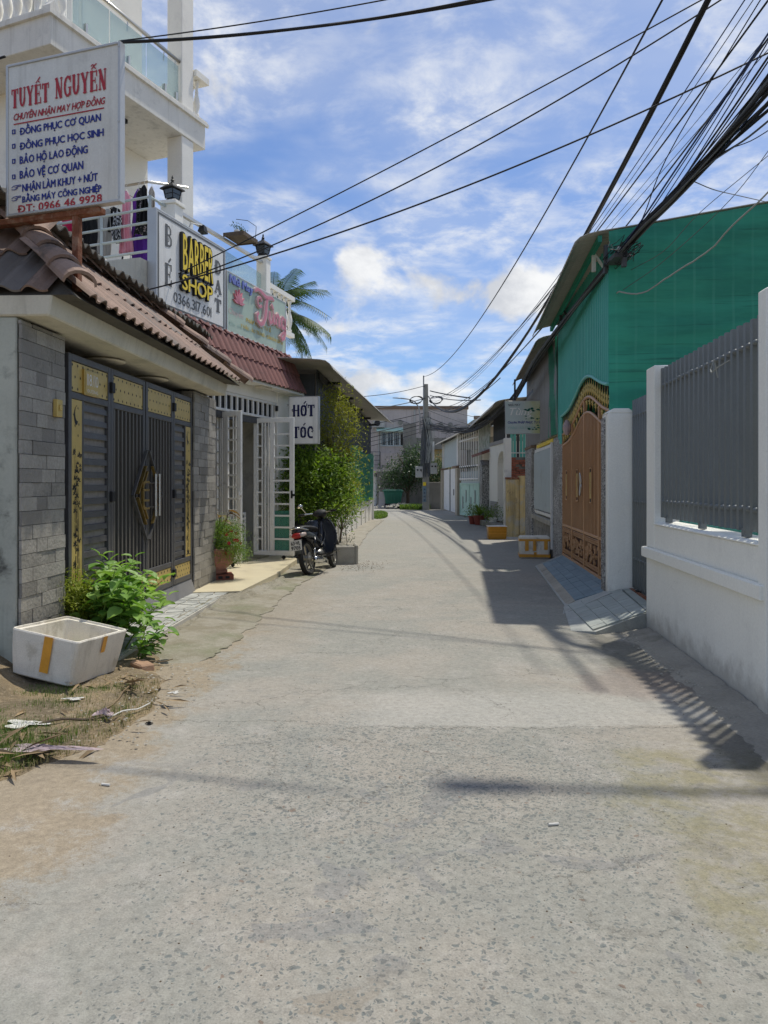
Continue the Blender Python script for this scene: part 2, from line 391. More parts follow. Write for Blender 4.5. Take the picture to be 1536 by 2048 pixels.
# a heavy slab face with bracketed feet for the painted headings; strokes as (width, points)
SLAB = {
'T': [(.15, [(0, .93), (1, .93)]), (.30, [(.5, .93), (.5, 0)]), (.10, [(.22, .05), (.78, .05)]), (.13, [(.06, .98), (.06, .70)]), (.13, [(.94, .98), (.94, .70)])],
'U': [(.26, [(.2, 1), (.2, .35)]), (.22, [(.2, .4), (.26, .2), (.38, .10), (.52, .08), (.66, .14), (.78, .3), (.80, .45)]), (.16, [(.80, .4), (.80, 1)]), (.10, [(-.02, .95), (.42, .95)]), (.10, [(.62, .95), (1, .95)])],
'Y': [(.26, [(.14, 1), (.52, .45)]), (.15, [(.88, 1), (.52, .45)]), (.28, [(.52, .52), (.52, 0)]), (.10, [(.26, .05), (.78, .05)]), (.10, [(-.06, .95), (.38, .95)]), (.10, [(.66, .95), (1.06, .95)])],
'E': [(.28, [(.24, 0), (.24, 1)]), (.11, [(0, .945), (.94, .945)]), (.11, [(0, .055), (.96, .055)]), (.11, [(.3, .52), (.72, .52)]), (.12, [(.90, 1), (.90, .70)]), (.12, [(.92, 0), (.92, .32)]), (.09, [(.72, .66), (.72, .38)])],
'N': [(.13, [(.18, 0), (.18, 1)]), (.28, [(.14, 1), (.80, 0)]), (.13, [(.84, 1), (.84, .0)]), (.10, [(-.04, .95), (.24, .95)]), (.10, [(.66, .95), (1.03, .95)]), (.10, [(0, .05), (.38, .05)])],
'G': [(.20, [(.88, .78), (.74, .92), (.52, .95), (.30, .86), (.16, .66), (.14, .4), (.24, .18), (.42, .06), (.62, .06), (.84, .18)]), (.10, [(.58, .44), (1.04, .44)]), (.20, [(.84, .44), (.84, .06)]), (.09, [(.9, 1), (.9, .66)])],
'H': [(.26, [(.18, 0), (.18, 1)]), (.26, [(.82, 0), (.82, 1)]), (.13, [(.2, .52), (.8, .52)]), (.10, [(-.02, .05), (.36, .05)]), (.10, [(.64, .05), (1.02, .05)]), (.09, [(.05, .64), (-.1, .60), (-.1, .48), (.02, .46)])],
'O': [(.24, [(.5, .93), (.22, .80), (.16, .5), (.22, .18), (.5, .07)]), (.24, [(.5, .07), (.78, .18), (.84, .5), (.78, .80), (.5, .93)]), (.07, [(.5, .70), (.42, .58), (.52, .5)])],
'C': [(.24, [(.84, .76), (.66, .92), (.42, .92), (.22, .78), (.15, .5), (.22, .2), (.44, .07), (.90, .07)]), (.12, [(.84, .76), (.92, .62), (.80, .52), (.68, .60)])],
'B': [(.28, [(.22, 0), (.22, 1)]), (.13, [(.1, .93), (.6, .93), (.82, .82), (.82, .64), (.6, .54), (.3, .54)]), (.15, [(.6, .54), (.90, .40), (.90, .18), (.66, .07), (.1, .07)]), (.07, [(.45, .4), (.55, .3), (.42, .24)])],
'A': [(.14, [(.5, 1), (.1, 0)]), (.26, [(.48, 1), (.88, 0)]), (.10, [(.26, .32), (.76, .32)]), (.10, [(-.06, .05), (.3, .05)]), (.10, [(.68, .05), (1.08, .05)])],
'D': [(.28, [(.24, 0), (.24, 1)]), (.16, [(.1, .93), (.55, .93), (.84, .74), (.88, .5), (.84, .26), (.55, .07), (.1, .07)]), (.10, [(-.06, .52), (.50, .52)])]}
def slab_letters(word, mat, parent, x0, x1, z0, z1, gap=.16, y=-.005, name='lettering', mk=1.0):
    """word: letters with marks after them: ^ circumflex, / acute, ~ tilde, . dot below, ' horn"""
    items = []
    for ch in word:
        if ch in "^/~.'": items[-1][1] += ch
        else: items.append([ch, ''])
    n = len(items); w = (x1 - x0) / (n + gap * (n - 1)); H = z1 - z0; mb = MB(); t = w
    for i, (ch, marks) in enumerate(items):
        X = x0 + i * w * (1 + gap)
        for q, (wd, ln) in enumerate(SLAB[ch]): strokes([[(X + a * w, z0 + b * H) for a, b in ln]], mat, parent, wd * w * (1.25 if wd > .18 else 1.1), y=y - .00015 * q, mb=mb, build=False)
        zt = z0 + H * 1.06; s_ = w * .9 * mk
        if '^' in marks: strokes([[(X + .2 * w, zt), (X + .5 * w, zt + .3 * s_), (X + .8 * w, zt)]], mat, parent, .13 * w, y=y, mb=mb, build=False); zt += .32 * s_
        if '/' in marks: strokes([[(X + .52 * w, zt + (.04 * s_)), (X + .85 * w, zt + .42 * s_)]], mat, parent, .17 * w, y=y, mb=mb, build=False)
        if '~' in marks: strokes([[(X + .15 * w, zt + .06 * s_), (X + .35 * w, zt + .24 * s_), (X + .6 * w, zt + .10 * s_), (X + .9 * w, zt + .3 * s_)]], mat, parent, .13 * w, y=y, mb=mb, build=False)
        if '.' in marks: c = (X + .5 * w, z0 - .17 * H); mb.add([(c[0] + .12 * w * math.cos(a), y, c[1] + .12 * w * math.sin(a)) for a in [k * .785 for k in range(8)]], [tuple(range(8))])
        if "'" in marks: strokes([[(X + .80 * w, z0 + .86 * H), (X + .98 * w, z0 + .96 * H), (X + .95 * w, z0 + 1.1 * H)]], mat, parent, .12 * w, y=y, mb=mb, build=False)
    return mb.build(name, mat, parent)
# ---------------------------------------------------------------- material library
M('white_wall', (.84, .83, .80), .8, var=.05, dirt=((.5, .48, .44), .35, 1.1), bump=.08)
M('near_wall', (.86, .85, .82), .8, var=.03, streak=.05, dirt=((.62, .60, .55), .25, 1.4), bump=.25, bs=26, splash=1)
M('white_wall_dirty', (.74, .735, .71), .85, var=.10, streak=.35, dirt=((.30, .30, .27), .5, 1.6))
M('cream_render', (.62, .60, .52), .85, var=.10, streak=.3, dirt=((.26, .26, .22), .35, 1.3))
M('stained_render', (.44, .46, .41), .9, var=.22, vs=1.6, streak=.5, dirt=((.045, .045, .04), .85, 1.9))
M('soffit', (.64, .60, .51), .85, var=.06)
M('slate', (.28, .268, .245), .62, var=.24, vs=5, fine=.22, fs=42, bump=.9, bs=30, rnd=.20, hue=(.20, .185, .16), spec=.5, dirt=((.30, .28, .25), .35, 9))
M('mortar', (.11, .105, .10), .95)
M('gate_iron', (.075, .074, .077), .45, var=.2, vs=6, spec=.55, dirt=((.11, .115, .12), .5, 6))
M('louvre', (.24, .225, .205), .75, var=.25, vs=22)
M('gold', (.56, .42, .14), .42, metal=.2, var=.14, vs=5, spec=.5)
M('brass', (.50, .36, .13), .30, metal=.9, var=.08)
M('steel', (.55, .54, .52), .28, metal=.95, var=.08)
M('black', (.012, .012, .014), .55, var=.1)
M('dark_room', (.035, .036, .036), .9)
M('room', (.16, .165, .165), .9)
M('rooftile', (.265, .185, .15), .78, var=.25, vs=4, fine=.16, rnd=.16, dirt=((.075, .07, .06), .75, 3.0), hue=(.17, .15, .135))
M('rooftile_red', (.205, .092, .082), .7, var=.16, vs=4, fine=.12, rnd=.12, dirt=((.10, .06, .055), .6, 2.5))
M('fibro', (.10, .095, .085), .95, var=.3, vs=3, fine=.2, dirt=((.03, .03, .026), .8, 2.0))
M('sign_white', (.78, .78, .77), .5, var=.07, streak=.3, dirt=((.5, .49, .45), .3, 2.6))
M('sign_grey', (.72, .73, .71), .55, var=.08, streak=.3, dirt=((.38, .37, .33), .3, 2.6))
M('sign_green', (.44, .55, .47), .55, var=.09, streak=.25)
M('alu', (.52, .53, .54), .45, metal=.5, var=.08)
M('rust', (.20, .075, .04), .9, var=.35, vs=9, fine=.2, hue=(.30, .17, .11), bump=.5)
M('ink_red', (.42, .035, .05), .6, var=.05); M('ink_blue', (.02, .035, .26), .6, var=.05); M('ink_grey', (.12, .125, .13), .6, var=.05)
M('ink_navy', (.012, .014, .07), .6); M('yellow_letter', (.86, .62, .03), .45, var=.05); M('letter_side', (.015, .015, .014), .5)
M('pink_letter', (.62, .22, .28), .5, var=.06); M('pink_pale', (.62, .45, .46), .5); M('ink_lilac', (.20, .25, .62), .6); M('ink_gold', (.62, .45, .08), .6); M('ink_teal', (.35, .52, .5), .6)
M('white_paint', (.76, .77, .77), .5, var=.05, dirt=((.38, .36, .32), .5, 5))
M('pale_blue_paint', (.46, .53, .56), .5, var=.06, dirt=((.3, .28, .24), .3, 4))
M('cream_tile', (.66, .60, .44), .35, var=.08, vs=3, dirt=((.36, .31, .23), .6, 2.0))
M('ribbed_dark', (.075, .08, .088), .5, metal=.2, var=.12, streak=.4)
M('ribbed_grey', (.27, .27, .28), .5, metal=.3, var=.1, streak=.3)
M('zinc', (.42, .41, .385), .5, metal=.25, var=.14, streak=.2)
M('turquoise', (.08, .43, .37), .5, var=.1, streak=.2)
M('turquoise_bright', (.20, .62, .52), .5, var=.06)
M('turquoise_trim', (.13, .48, .43), .45, var=.08)
M('bar_iron', (.15, .17, .178), .5, var=.08, spec=.5)
M('brown_iron', (.50, .275, .135), .45, var=.10, vs=4, spec=.5, metal=.15)
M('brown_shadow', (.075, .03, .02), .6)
M('concrete', (.30, .285, .25), .92, var=.22, vs=2.2, fine=.18, dirt=((.13, .13, .095), .75, 1.3), bump=.5, bs=40)
M('concrete_pale', (.38, .365, .32), .92, var=.3, vs=3, fine=.15, dirt=((.14, .13, .11), .7, 3), bump=.4)
M('grey_concrete', (.22, .215, .20), .92, var=.28, vs=1.4, streak=.5, dirt=((.08, .08, .07), .7, 1.2), bump=.4)
M('yellow_plaster', (.60, .47, .24), .9, var=.2, vs=2, streak=.75, dirt=((.17, .12, .08), .85, 4.2), bump=.4, hue=(.52, .46, .34))
M('brick_tan', (.34, .22, .15), .9, var=.3, vs=8, bump=.4)
M('brick', (.30, .11, .075), .9, var=.3, vs=8, rnd=.3, bump=.4)
M('mint', (.42, .62, .55), .6, var=.1, streak=.3, dirt=((.3, .36, .3), .5, 3))
M('tan_wall', (.42, .38, .31), .85, var=.12)
M('tank_grey', (.33, .325, .34), .8, var=.1)
M('pink_wall', (.50, .46, .45), .9, var=.10, streak=.45, dirt=((.30, .28, .26), .5, .7))
M('coping', (.21, .15, .11), .9)
M('pole_concrete', (.27, .27, .25), .9, var=.25, vs=5, bump=.4)
M('cable', (.014, .014, .016), .6, var=.1); M('cable_blue', (.02, .04, .12), .5); M('cable_pale', (.30, .32, .31), .5); M('cable_grey', (.10, .11, .12), .6)
M('meter', (.42, .43, .42), .6)
M('bin_green', (.012, .12, .085), .5, var=.12); M('rubber', (.018, .018, .018), .75)
M('foam', (.76, .735, .67), .85, var=.13, vs=5, fine=.12, fs=120, streak=.5, dirt=((.40, .35, .25), .6, 4.4), bump=.5, bs=150)
M('foam_edge', (.75, .74, .72), .85, var=.06, bump=.4)
M('tape', (.70, .34, .045), .35, var=.14, vs=12); M('tape_orange', (.50, .235, .02), .35, var=.15, vs=14)
M('terracotta', (.31, .15, .115), .75, var=.14, dirt=((.38, .28, .22), .5, 8)); M('red_pot', (.28, .06, .05), .6)
M('soil', (.10, .075, .05), .95, var=.3, bump=.6, bs=60)
M('paving_grey', (.40, .42, .41), .65, var=.2, vs=9, fine=.15, rnd=.12, dirt=((.2, .19, .16), .5, 3))
M('grout_white', (.48, .47, .43), .9, var=.12)
M('ramp_blue', (.16, .235, .285), .6, var=.14, vs=3, rnd=.10, dirt=((.26, .26, .24), .55, 2.2)); M('ramp_pale', (.34, .375, .365), .6, var=.12, vs=3, rnd=.08, dirt=((.3, .28, .24), .55, 2))
M('bark', (.13, .10, .075), .95, var=.3, vs=9, bump=.6)
M('lamp_grey', (.30, .32, .34), .5, metal=.4)
M('plastic_red', (.35, .02, .02), .35); M('clear_lens', (.5, .42, .40), .2); M('bike_black', (.012, .013, .016), .22, spec=.6, var=.1); M('bike_grey', (.055, .065, .075), .28, spec=.6)
M('chrome', (.62, .62, .60), .14, metal=1, var=.05); M('seat_black', (.02, .02, .022), .6); M('bike_blue', (.028, .036, .055), .3, spec=.6); M('alloy', (.40, .40, .39), .35, metal=.8)
M('plate_white', (.62, .62, .6), .5); M('paper', (.62, .62, .60), .8, var=.12, vs=20); M('pink_rag', (.42, .34, .36), .9, var=.3, vs=30); M('dry_leaf', (.23, .17, .10), .85, var=.3, vs=20, rnd=.3)
M('cloth_crimson', (.62, .02, .11), .8); M('cloth_black', (.014, .014, .016), .85); M('cloth_grey', (.38, .38, .37), .85); M('cloth_pink', (.78, .36, .46), .85); M('cloth_purple', (.12, .025, .34), .7); M('cloth_cream', (.55, .50, .44), .85)
M('flower_red', (.55, .03, .06), .6)
glassmat('glass', (.55, .66, .66), .35); glassmat('window_dark', (.02, .025, .03), .93)
leafmat('leaf_basil', (.085, .21, .03), (.33, .48, .13), .28, .45)
leafmat('leaf_fine', (.19, .25, .03), (.34, .36, .05), .25)
leafmat('leaf_bush', (.035, .09, .015), (.25, .35, .05), .3)
leafmat('leaf_yellow', (.15, .18, .025), (.34, .31, .045), .3)
leafmat('leaf_palm', (.03, .065, .02), (.085, .13, .04), .2)
leafmat('leaf_dark', (.025, .06, .025), (.08, .13, .055), .2, .4)
leafmat('leaf_pot', (.09, .17, .03), (.20, .28, .05), .3)
leafmat('leaf_red', (.22, .05, .06), (.18, .20, .08), .3)
leafmat('grass', (.05, .11, .02), (.17, .24, .05), .3, .6); leafmat('dry_grass', (.20, .18, .07), (.30, .26, .13), .15, .8)

# wall tile with dark speckles (washed stone), netting, polka cloth, posters
def special():
    m, t, b = newmat('washed_stone'); pos = t.new('ShaderNodeNewGeometry').outputs['Position']
    v = t.new('ShaderNodeTexVoronoi'); v.inputs['Scale'].default_value = 62; t.l(pos, v.inputs['Vector'])
    sep = t.new('ShaderNodeSeparateColor'); t.l(v.outputs['Color'], sep.inputs[0])
    c = t.mix(t.step(sep.outputs[0], .35, .62), (.56, .55, .52), (.085, .085, .09)); c = t.mix(t.step(t.noise(pos, 2, 5), .4, .75), c, (.19, .18, .16))
    t.l(c, b.inputs['Base Color']); b.inputs['Roughness'].default_value = .7
    bp = t.new('ShaderNodeBump'); bp.inputs['Strength'].default_value = .4; bp.inputs['Distance'].default_value = .01; t.l(v.outputs['Distance'], bp.inputs['Height']); t.l(bp.outputs[0], b.inputs['Normal'])
    # shade netting: thin woven green cloth, creased, one can see a little through it
    for nm, col, al, d2 in (('netting', (.05, .42, .28), .88, (.03, .30, .21)), ('netting_bright', (.02, .30, .15), .86, (.012, .20, .10))):
        m, t, b = newmat(nm); pos = t.new('ShaderNodeNewGeometry').outputs['Position']
        f = t.step(t.noise(t.scale(pos, .9, .9, 5), 1.0, 6, .6), .35, .7)
        f2 = t.step(t.noise(t.scale(pos, .6, .6, 26), 1.0, 3, .6), .60, .72)  # crease shading painted into the colour as dark level lines
        c = t.mix(f, col, d2); c = t.mix(t.math('MULTIPLY', f2, .7), c, (.02, .14, .11)); t.l(c, b.inputs['Base Color']); b.inputs['Roughness'].default_value = .55
        if nm == 'netting':      # paler stripes painted into the colour, like ribs showing through the cloth
            sx = t.new('ShaderNodeSeparateXYZ'); t.l(pos, sx.inputs[0]); ph = t.math('FRACT', t.math('DIVIDE', t.math('ADD', sx.outputs[0], t.math('MULTIPLY', t.noise(pos, .8, 2), .03)), .23))
            ln = t.step(t.math('ABSOLUTE', t.math('SUBTRACT', ph, .5)), .10, .02); ln = t.math('MULTIPLY', ln, t.step(t.noise(t.scale(pos, 1, 1, .6), 1.3, 4, .6, 0, 3.), .34, .62)); c = t.mix(t.math('MULTIPLY', ln, .38), c, (.12, .50, .36)); t.l(c, b.inputs['Base Color'])
        bp = t.new('ShaderNodeBump'); bp.inputs['Strength'].default_value = .5; bp.inputs['Distance'].default_value = .03; t.l(t.noise(t.scale(pos, 1.2, 1.2, 9), 1, 4), bp.inputs['Height']); t.l(bp.outputs[0], b.inputs['Normal'])
        tr = t.new('ShaderNodeBsdfTransparent'); tr.inputs[0].default_value = (.5, .9, .75, 1); tl = t.new('ShaderNodeBsdfTranslucent'); t.l(c, tl.inputs[0])
        m0 = t.new('ShaderNodeMixShader'); m0.inputs[0].default_value = .3; t.l(b.outputs[0], m0.inputs[1]); t.l(tl.outputs[0], m0.inputs[2])
        mx = t.new('ShaderNodeMixShader'); mx.inputs[0].default_value = al; t.l(tr.outputs[0], mx.inputs[1]); t.l(m0.outputs[0], mx.inputs[2]); t.l(mx.outputs[0], t.n['Material Output'].inputs[0])
    m, t, b = newmat('mesh_green'); pos = t.new('ShaderNodeNewGeometry').outputs['Position']
    b.inputs['Base Color'].default_value = (.03, .22, .15, 1); w = t.new('ShaderNodeTexChecker'); w.inputs['Scale'].default_value = 70; t.l(pos, w.inputs[0]); t.l(t.math('ADD', t.math('MULTIPLY', w.outputs['Fac'], .5), .45), b.inputs['Alpha'])
    m, t, b = newmat('cloth_polka'); pos = t.new('ShaderNodeNewGeometry').outputs['Position']
    w = t.new('ShaderNodeTexChecker'); w.inputs['Scale'].default_value = 26; t.l(pos, w.inputs[0]); t.l(t.mix(w.outputs['Fac'], (.02, .02, .03), (.5, .5, .5)), b.inputs['Base Color']); b.inputs['Roughness'].default_value = .9
    m, t, b = newmat('cloth_floral'); pos = t.new('ShaderNodeNewGeometry').outputs['Position']
    t.l(t.mix(t.step(t.noise(pos, 22, 2), .58, .62), (.015, .015, .018), (.4, .34, .34)), b.inputs['Base Color']); b.inputs['Roughness'].default_value = .9
    # old photo-printed boards, bleached
    m, t, b = newmat('poster'); pos = t.new('ShaderNodeNewGeometry').outputs['Position']
    c = t.mix(t.step(t.noise(pos, 3.2, 6, .6, .5), .45, .6), (.50, .51, .44), (.22, .27, .17)); c = t.mix(t.step(t.noise(pos, 5, 4, .6, 0, 5.), .56, .66), c, (.20, .12, .10)); t.l(c, b.inputs['Base Color']); b.inputs['Roughness'].default_value = .6
    m, t, b = newmat('board_pale'); pos = t.new('ShaderNodeNewGeometry').outputs['Position']
    sp = t.new('ShaderNodeSeparateXYZ'); t.l(pos, sp.inputs[0])
    c = t.mix(t.step(t.math('ADD', sp.outputs[0], t.math('MULTIPLY', t.noise(pos, 2.5, 4), .5)), 3.35, 3.8), (.50, .56, .53), (.52, .52, .22)); c = t.mix(t.math('MULTIPLY', t.step(t.noise(pos, 5, 7, .6, 0, 2.), .50, .66), .5), c, (.60, .64, .62)); t.l(c, b.inputs['Base Color']); b.inputs['Roughness'].default_value = .55
    m, t, b = newmat('tile_check'); pos = t.new('ShaderNodeNewGeometry').outputs['Position']
    v = t.new('ShaderNodeTexVoronoi'); v.inputs['Scale'].default_value = 9; t.l(pos, v.inputs['Vector']); sep = t.new('ShaderNodeSeparateColor'); t.l(v.outputs['Color'], sep.inputs[0])
    t.l(t.mix(sep.outputs[0], (.13, .125, .115), (.31, .30, .27)), b.inputs['Base Color']); b.inputs['Roughness'].default_value = .6
special()

# ---------------------------------------------------------------- road and ground
def road_material():
    m, t, b = newmat('road'); pos = t.new('ShaderNodeNewGeometry').outputs['Position']
    sp = t.new('ShaderNodeSeparateXYZ'); t.l(pos, sp.inputs[0]); X, Y = sp.outputs[0], sp.outputs[1]
    A = lambda a, b_: t.math('ADD', a, b_)
    Sb = lambda a, b_: t.math('SUBTRACT', a, b_)
    Mu = lambda a, b_: t.math('MULTIPLY', a, b_)
    n1 = t.noise(pos, .75, 7, .62, .3); n2 = t.noise(pos, 3.1, 7, .66, .2, 3.3); n3 = t.noise(pos, 140, 3, .6); n4 = t.noise(pos, 26, 5, .7, 0, 8.8); n5 = t.noise(pos, .33, 4, .5, 0, 6.1)
    base = t.mix(t.step(n1, .40, .62), (.278, .272, .236), (.322, .296, .25))
    base = t.mix(Mu(t.step(n2, .50, .68), .55), base, (.36, .338, .30))
    base = t.mix(Mu(t.step(n2, .47, .34), .35), base, (.225, .225, .205))
    # irregular mortar patches
    pt = t.noise(pos, 2.0, 5, .55, .9, 12.5); ptm = Mu(t.step(pt, .60, .615), t.step(Y, 4.3, 3.6))
    base = t.mix(Mu(ptm, .5), base, t.mix(t.step(n5, .45, .55), (.235, .20, .15), (.20, .20, .195)))
    # stones: two sizes of flat slate chips worn flush
    wob = t.new('ShaderNodeTexNoise'); wob.inputs['Scale'].default_value = 22; wob.inputs['Detail'].default_value = 2; t.l(pos, wob.inputs['Vector'])
    off = t.new('ShaderNodeVectorMath', operation='MULTIPLY_ADD'); off.inputs[1].default_value = (.05, .05, 0); t.l(wob.outputs['Color'], off.inputs[0]); t.l(t.scale(pos, 1, 1, 0), off.inputs[2])
    dens = A(Mu(t.noise(pos, .9, 4, .6, .2, 21.), .9), Mu(t.noise(pos, 4.5, 4, .6, .2, 2.), .35))
    Yw = A(Y, Mu(Sb(t.noise(pos, 1.3, 5, .6, .3, 44.), .5), 2.2)); zone = A(t.step(Yw, 5.3, 4.3), Mu(t.step(Y, 6.0, 6.8), .28)); zone = Mu(zone, t.step(X, -1.5, -.3)); zone = Mu(zone, t.step(X, 1.9, .8))
    zone = Mu(zone, A(.62, Mu(t.step(Y, 2.7, 3.5), .42)))
    hole = None
    for sc_, lo, hi, r0 in ((26, .60, .86, .38), (46, .28, .60, .42), (82, .20, .52, .44)):
        v = t.new('ShaderNodeTexVoronoi'); v.inputs['Scale'].default_value = sc_; v.inputs['Randomness'].default_value = 1; t.l(off.outputs[0], v.inputs['Vector'])
        cs = t.new('ShaderNodeSeparateColor'); t.l(v.outputs['Color'], cs.inputs[0])
        pick = t.step(A(Mu(t.step(dens, lo, hi), zone), Mu(cs.outputs[0], .9)), 1.02, 1.10)   # only some cells show a stone
        rad = Mu(A(.30, Mu(cs.outputs[1], .8)), r0)
        st = Mu(t.math('LESS_THAN', v.outputs['Distance'], rad), pick)
        sc2 = t.mix(cs.outputs[2], (.07, .085, .088), (.16, .175, .165)); sc2 = t.mix(t.step(cs.outputs[1], .985, .99), sc2, (.20, .15, .115))
        base = t.mix(Mu(st, A(.46, Mu(cs.outputs[2], .45))), base, sc2)
    # paler trowelled band across the road with a hairline joint at its near edge
    ed = Mu(Sb(t.noise(pos, 1.6, 5, .6, 0, 31.), .5), .5)
    yb = A(Y, ed); band = Mu(t.step(yb, 4.60, 4.66), t.step(yb, 5.55, 5.1)); band = Mu(band, t.step(A(X, ed), -.45, .15))
    base = t.mix(Mu(band, .6), base, (.40, .385, .345))
    jl = A(Sb(Y, 4.66), A(Mu(Sb(t.noise(pos, 1.1, 8, .72, .3, 31.), .5), .62), Mu(X, .03)))
    joint = Mu(t.math('LESS_THAN', t.math('ABSOLUTE', jl), .006), t.step(n4, .42, .5))
    # hair cracks
    cv = t.new('ShaderNodeTexVoronoi', feature='DISTANCE_TO_EDGE'); cv.inputs['Scale'].default_value = .85
    wo2 = t.new('ShaderNodeTexNoise'); wo2.inputs['Scale'].default_value = 2.6; wo2.inputs['Detail'].default_value = 7; wo2.inputs['Roughness'].default_value = .7; t.l(pos, wo2.inputs['Vector'])
    o2 = t.new('ShaderNodeVectorMath', operation='MULTIPLY_ADD'); o2.inputs[1].default_value = (.55, .55, 0); t.l(wo2.outputs['Color'], o2.inputs[0]); t.l(t.scale(pos, 1, 1, 0), o2.inputs[2]); t.l(o2.outputs[0], cv.inputs['Vector'])
    crack = Mu(t.math('LESS_THAN', cv.outputs['Distance'], .0022), t.step(t.noise(pos, 1.3, 3, .5, 0, 14.), .44, .56))
    ck = t.math('MAXIMUM', crack, joint); base = t.mix(Mu(ck, .62), base, (.10, .095, .08))
    # sand washed along the left edge, moss on the right, brown earth film further on
    sx = A(X, Mu(Sb(n2, .5), 1.5)); sx = A(sx, Mu(Sb(n4, .5), .35)); sx = A(sx, Mu(t.step(Y, 3.2, 2.2), .25))
    sand = Mu(t.step(A(sx, Mu(Sb(n3, .5), .5)), -1.22, -1.45), t.step(Y, 9.5, 6.5))
    base = t.mix(Mu(sand, .72), base, t.mix(n4, (.27, .21, .135), (.34, .27, .18)))
    film = Mu(t.step(A(X, Mu(Sb(n2, .5), 1.1)), -.5, -1.2), t.step(Y, 6.5, 8)); base = t.mix(Mu(film, .5), base, (.29, .245, .18))
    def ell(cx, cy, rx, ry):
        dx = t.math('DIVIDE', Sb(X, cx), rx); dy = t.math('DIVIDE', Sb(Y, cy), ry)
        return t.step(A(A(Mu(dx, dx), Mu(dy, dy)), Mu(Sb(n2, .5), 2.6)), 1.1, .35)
    moss = t.math('MAXIMUM', ell(1.75, 3.6, .75, .8), ell(1.55, 2.6, .5, .6)); moss = Mu(moss, t.step(t.noise(pos, 5.5, 8, .7, .4, 19.), .38, .62)); base = t.mix(Mu(moss, .6), base, (.25, .225, .115))
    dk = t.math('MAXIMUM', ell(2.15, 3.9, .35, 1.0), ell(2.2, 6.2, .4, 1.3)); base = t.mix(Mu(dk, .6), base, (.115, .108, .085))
    rd = ell(1.9, 5.6, .5, .5); base = t.mix(Mu(rd, .35), base, (.26, .19, .16))
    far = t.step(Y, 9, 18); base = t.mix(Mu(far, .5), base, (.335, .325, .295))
    grain = A(Mu(Sb(n3, .5), .75), A(Mu(Sb(n4, .5), .75), Mu(Sb(t.noise(pos, 62, 4, .7, 0, 5.5), .5), .55))); base = t.mix(1.0, base, A(1.0, grain), 'MULTIPLY')
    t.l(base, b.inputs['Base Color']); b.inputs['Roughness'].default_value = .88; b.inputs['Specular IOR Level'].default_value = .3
    h = A(Mu(n3, .4), A(Mu(n4, 1.0), Mu(n2, 1.2))); h = Sb(h, Mu(ck, 1.2))
    bp = t.new('ShaderNodeBump'); bp.inputs['Strength'].default_value = .55; bp.inputs['Distance'].default_value = .012; t.l(h, bp.inputs['Height']); t.l(bp.outputs[0], b.inputs['Normal'])
    m, t, b = newmat('verge'); pos = t.new('ShaderNodeNewGeometry').outputs['Position']
    n2 = t.noise(pos, 3, 7, .65); n4 = t.noise(pos, 30, 6, .7); n3 = t.noise(pos, 110, 3)
    c = t.mix(t.step(n2, .38, .62), (.30, .225, .13), (.16, .125, .075)); c = t.mix(t.step(n4, .5, .7), c, (.36, .29, .20)); c = t.mix(1.0, c, t.math('ADD', .6, t.math('MULTIPLY', n3, .8)), 'MULTIPLY')
    t.l(c, b.inputs['Base Color']); b.inputs['Roughness'].default_value = .95
    bp = t.new('ShaderNodeBump'); bp.inputs['Strength'].default_value = .9; bp.inputs['Distance'].default_value = .02; t.l(t.math('ADD', n4, t.math('MULTIPLY', n3, .5)), bp.inputs['Height']); t.l(bp.outputs[0], b.inputs['Normal'])
    m, t, b = newmat('apron'); pos = t.new('ShaderNodeNewGeometry').outputs['Position']
    n2 = t.noise(pos, 2.3, 7, .65); n4 = t.noise(pos, 24, 6, .7); n3 = t.noise(pos, 130, 3); n1 = t.noise(pos, 1.0, 5, .6, 0, 4.)
    c = t.mix(t.step(n2, .4, .62), (.30, .275, .215), (.225, .20, .14)); c = t.mix(t.step(n1, .47, .64), c, (.19, .19, .115)); c = t.mix(t.math('MULTIPLY', t.step(n4, .5, .72), .5), c, (.40, .38, .33)); c = t.mix(1.0, c, t.math('ADD', .68, t.math('MULTIPLY', n3, .64)), 'MULTIPLY')
    t.l(c, b.inputs['Base Color']); b.inputs['Roughness'].default_value = .92
    bp = t.new('ShaderNodeBump'); bp.inputs['Strength'].default_value = .6; bp.inputs['Distance'].default_value = .015; t.l(t.math('ADD', n4, t.math('MULTIPLY', n3, .4)), bp.inputs['Height']); t.l(bp.outputs[0], b.inputs['Normal'])
road_material()
MB().add([(-400, -400, -.03), (400, -400, -.03), (400, 800, -.03), (-400, 800, -.03)], [(0, 1, 2, 3)]).build('ground', 'verge', kind='structure')
MB().add([(-3.2, -4, 0), (4.4, -4, 0), (4.4, 60, 0), (-3.2, 60, 0)], [(0, 1, 2, 3)]).build('road', 'road', kind='structure')
MB().add([(-40, 38.5, .004), (40, 42.5, .004), (40, 48.5, .004), (-40, 46, .004)], [(0, 1, 2, 3)]).build('side_street', 'road', kind='structure')

def fnoise(x, y, s=1.0, o=0.0): return mnoise.noise(Vector((x * s + o, y * s - o, o)))
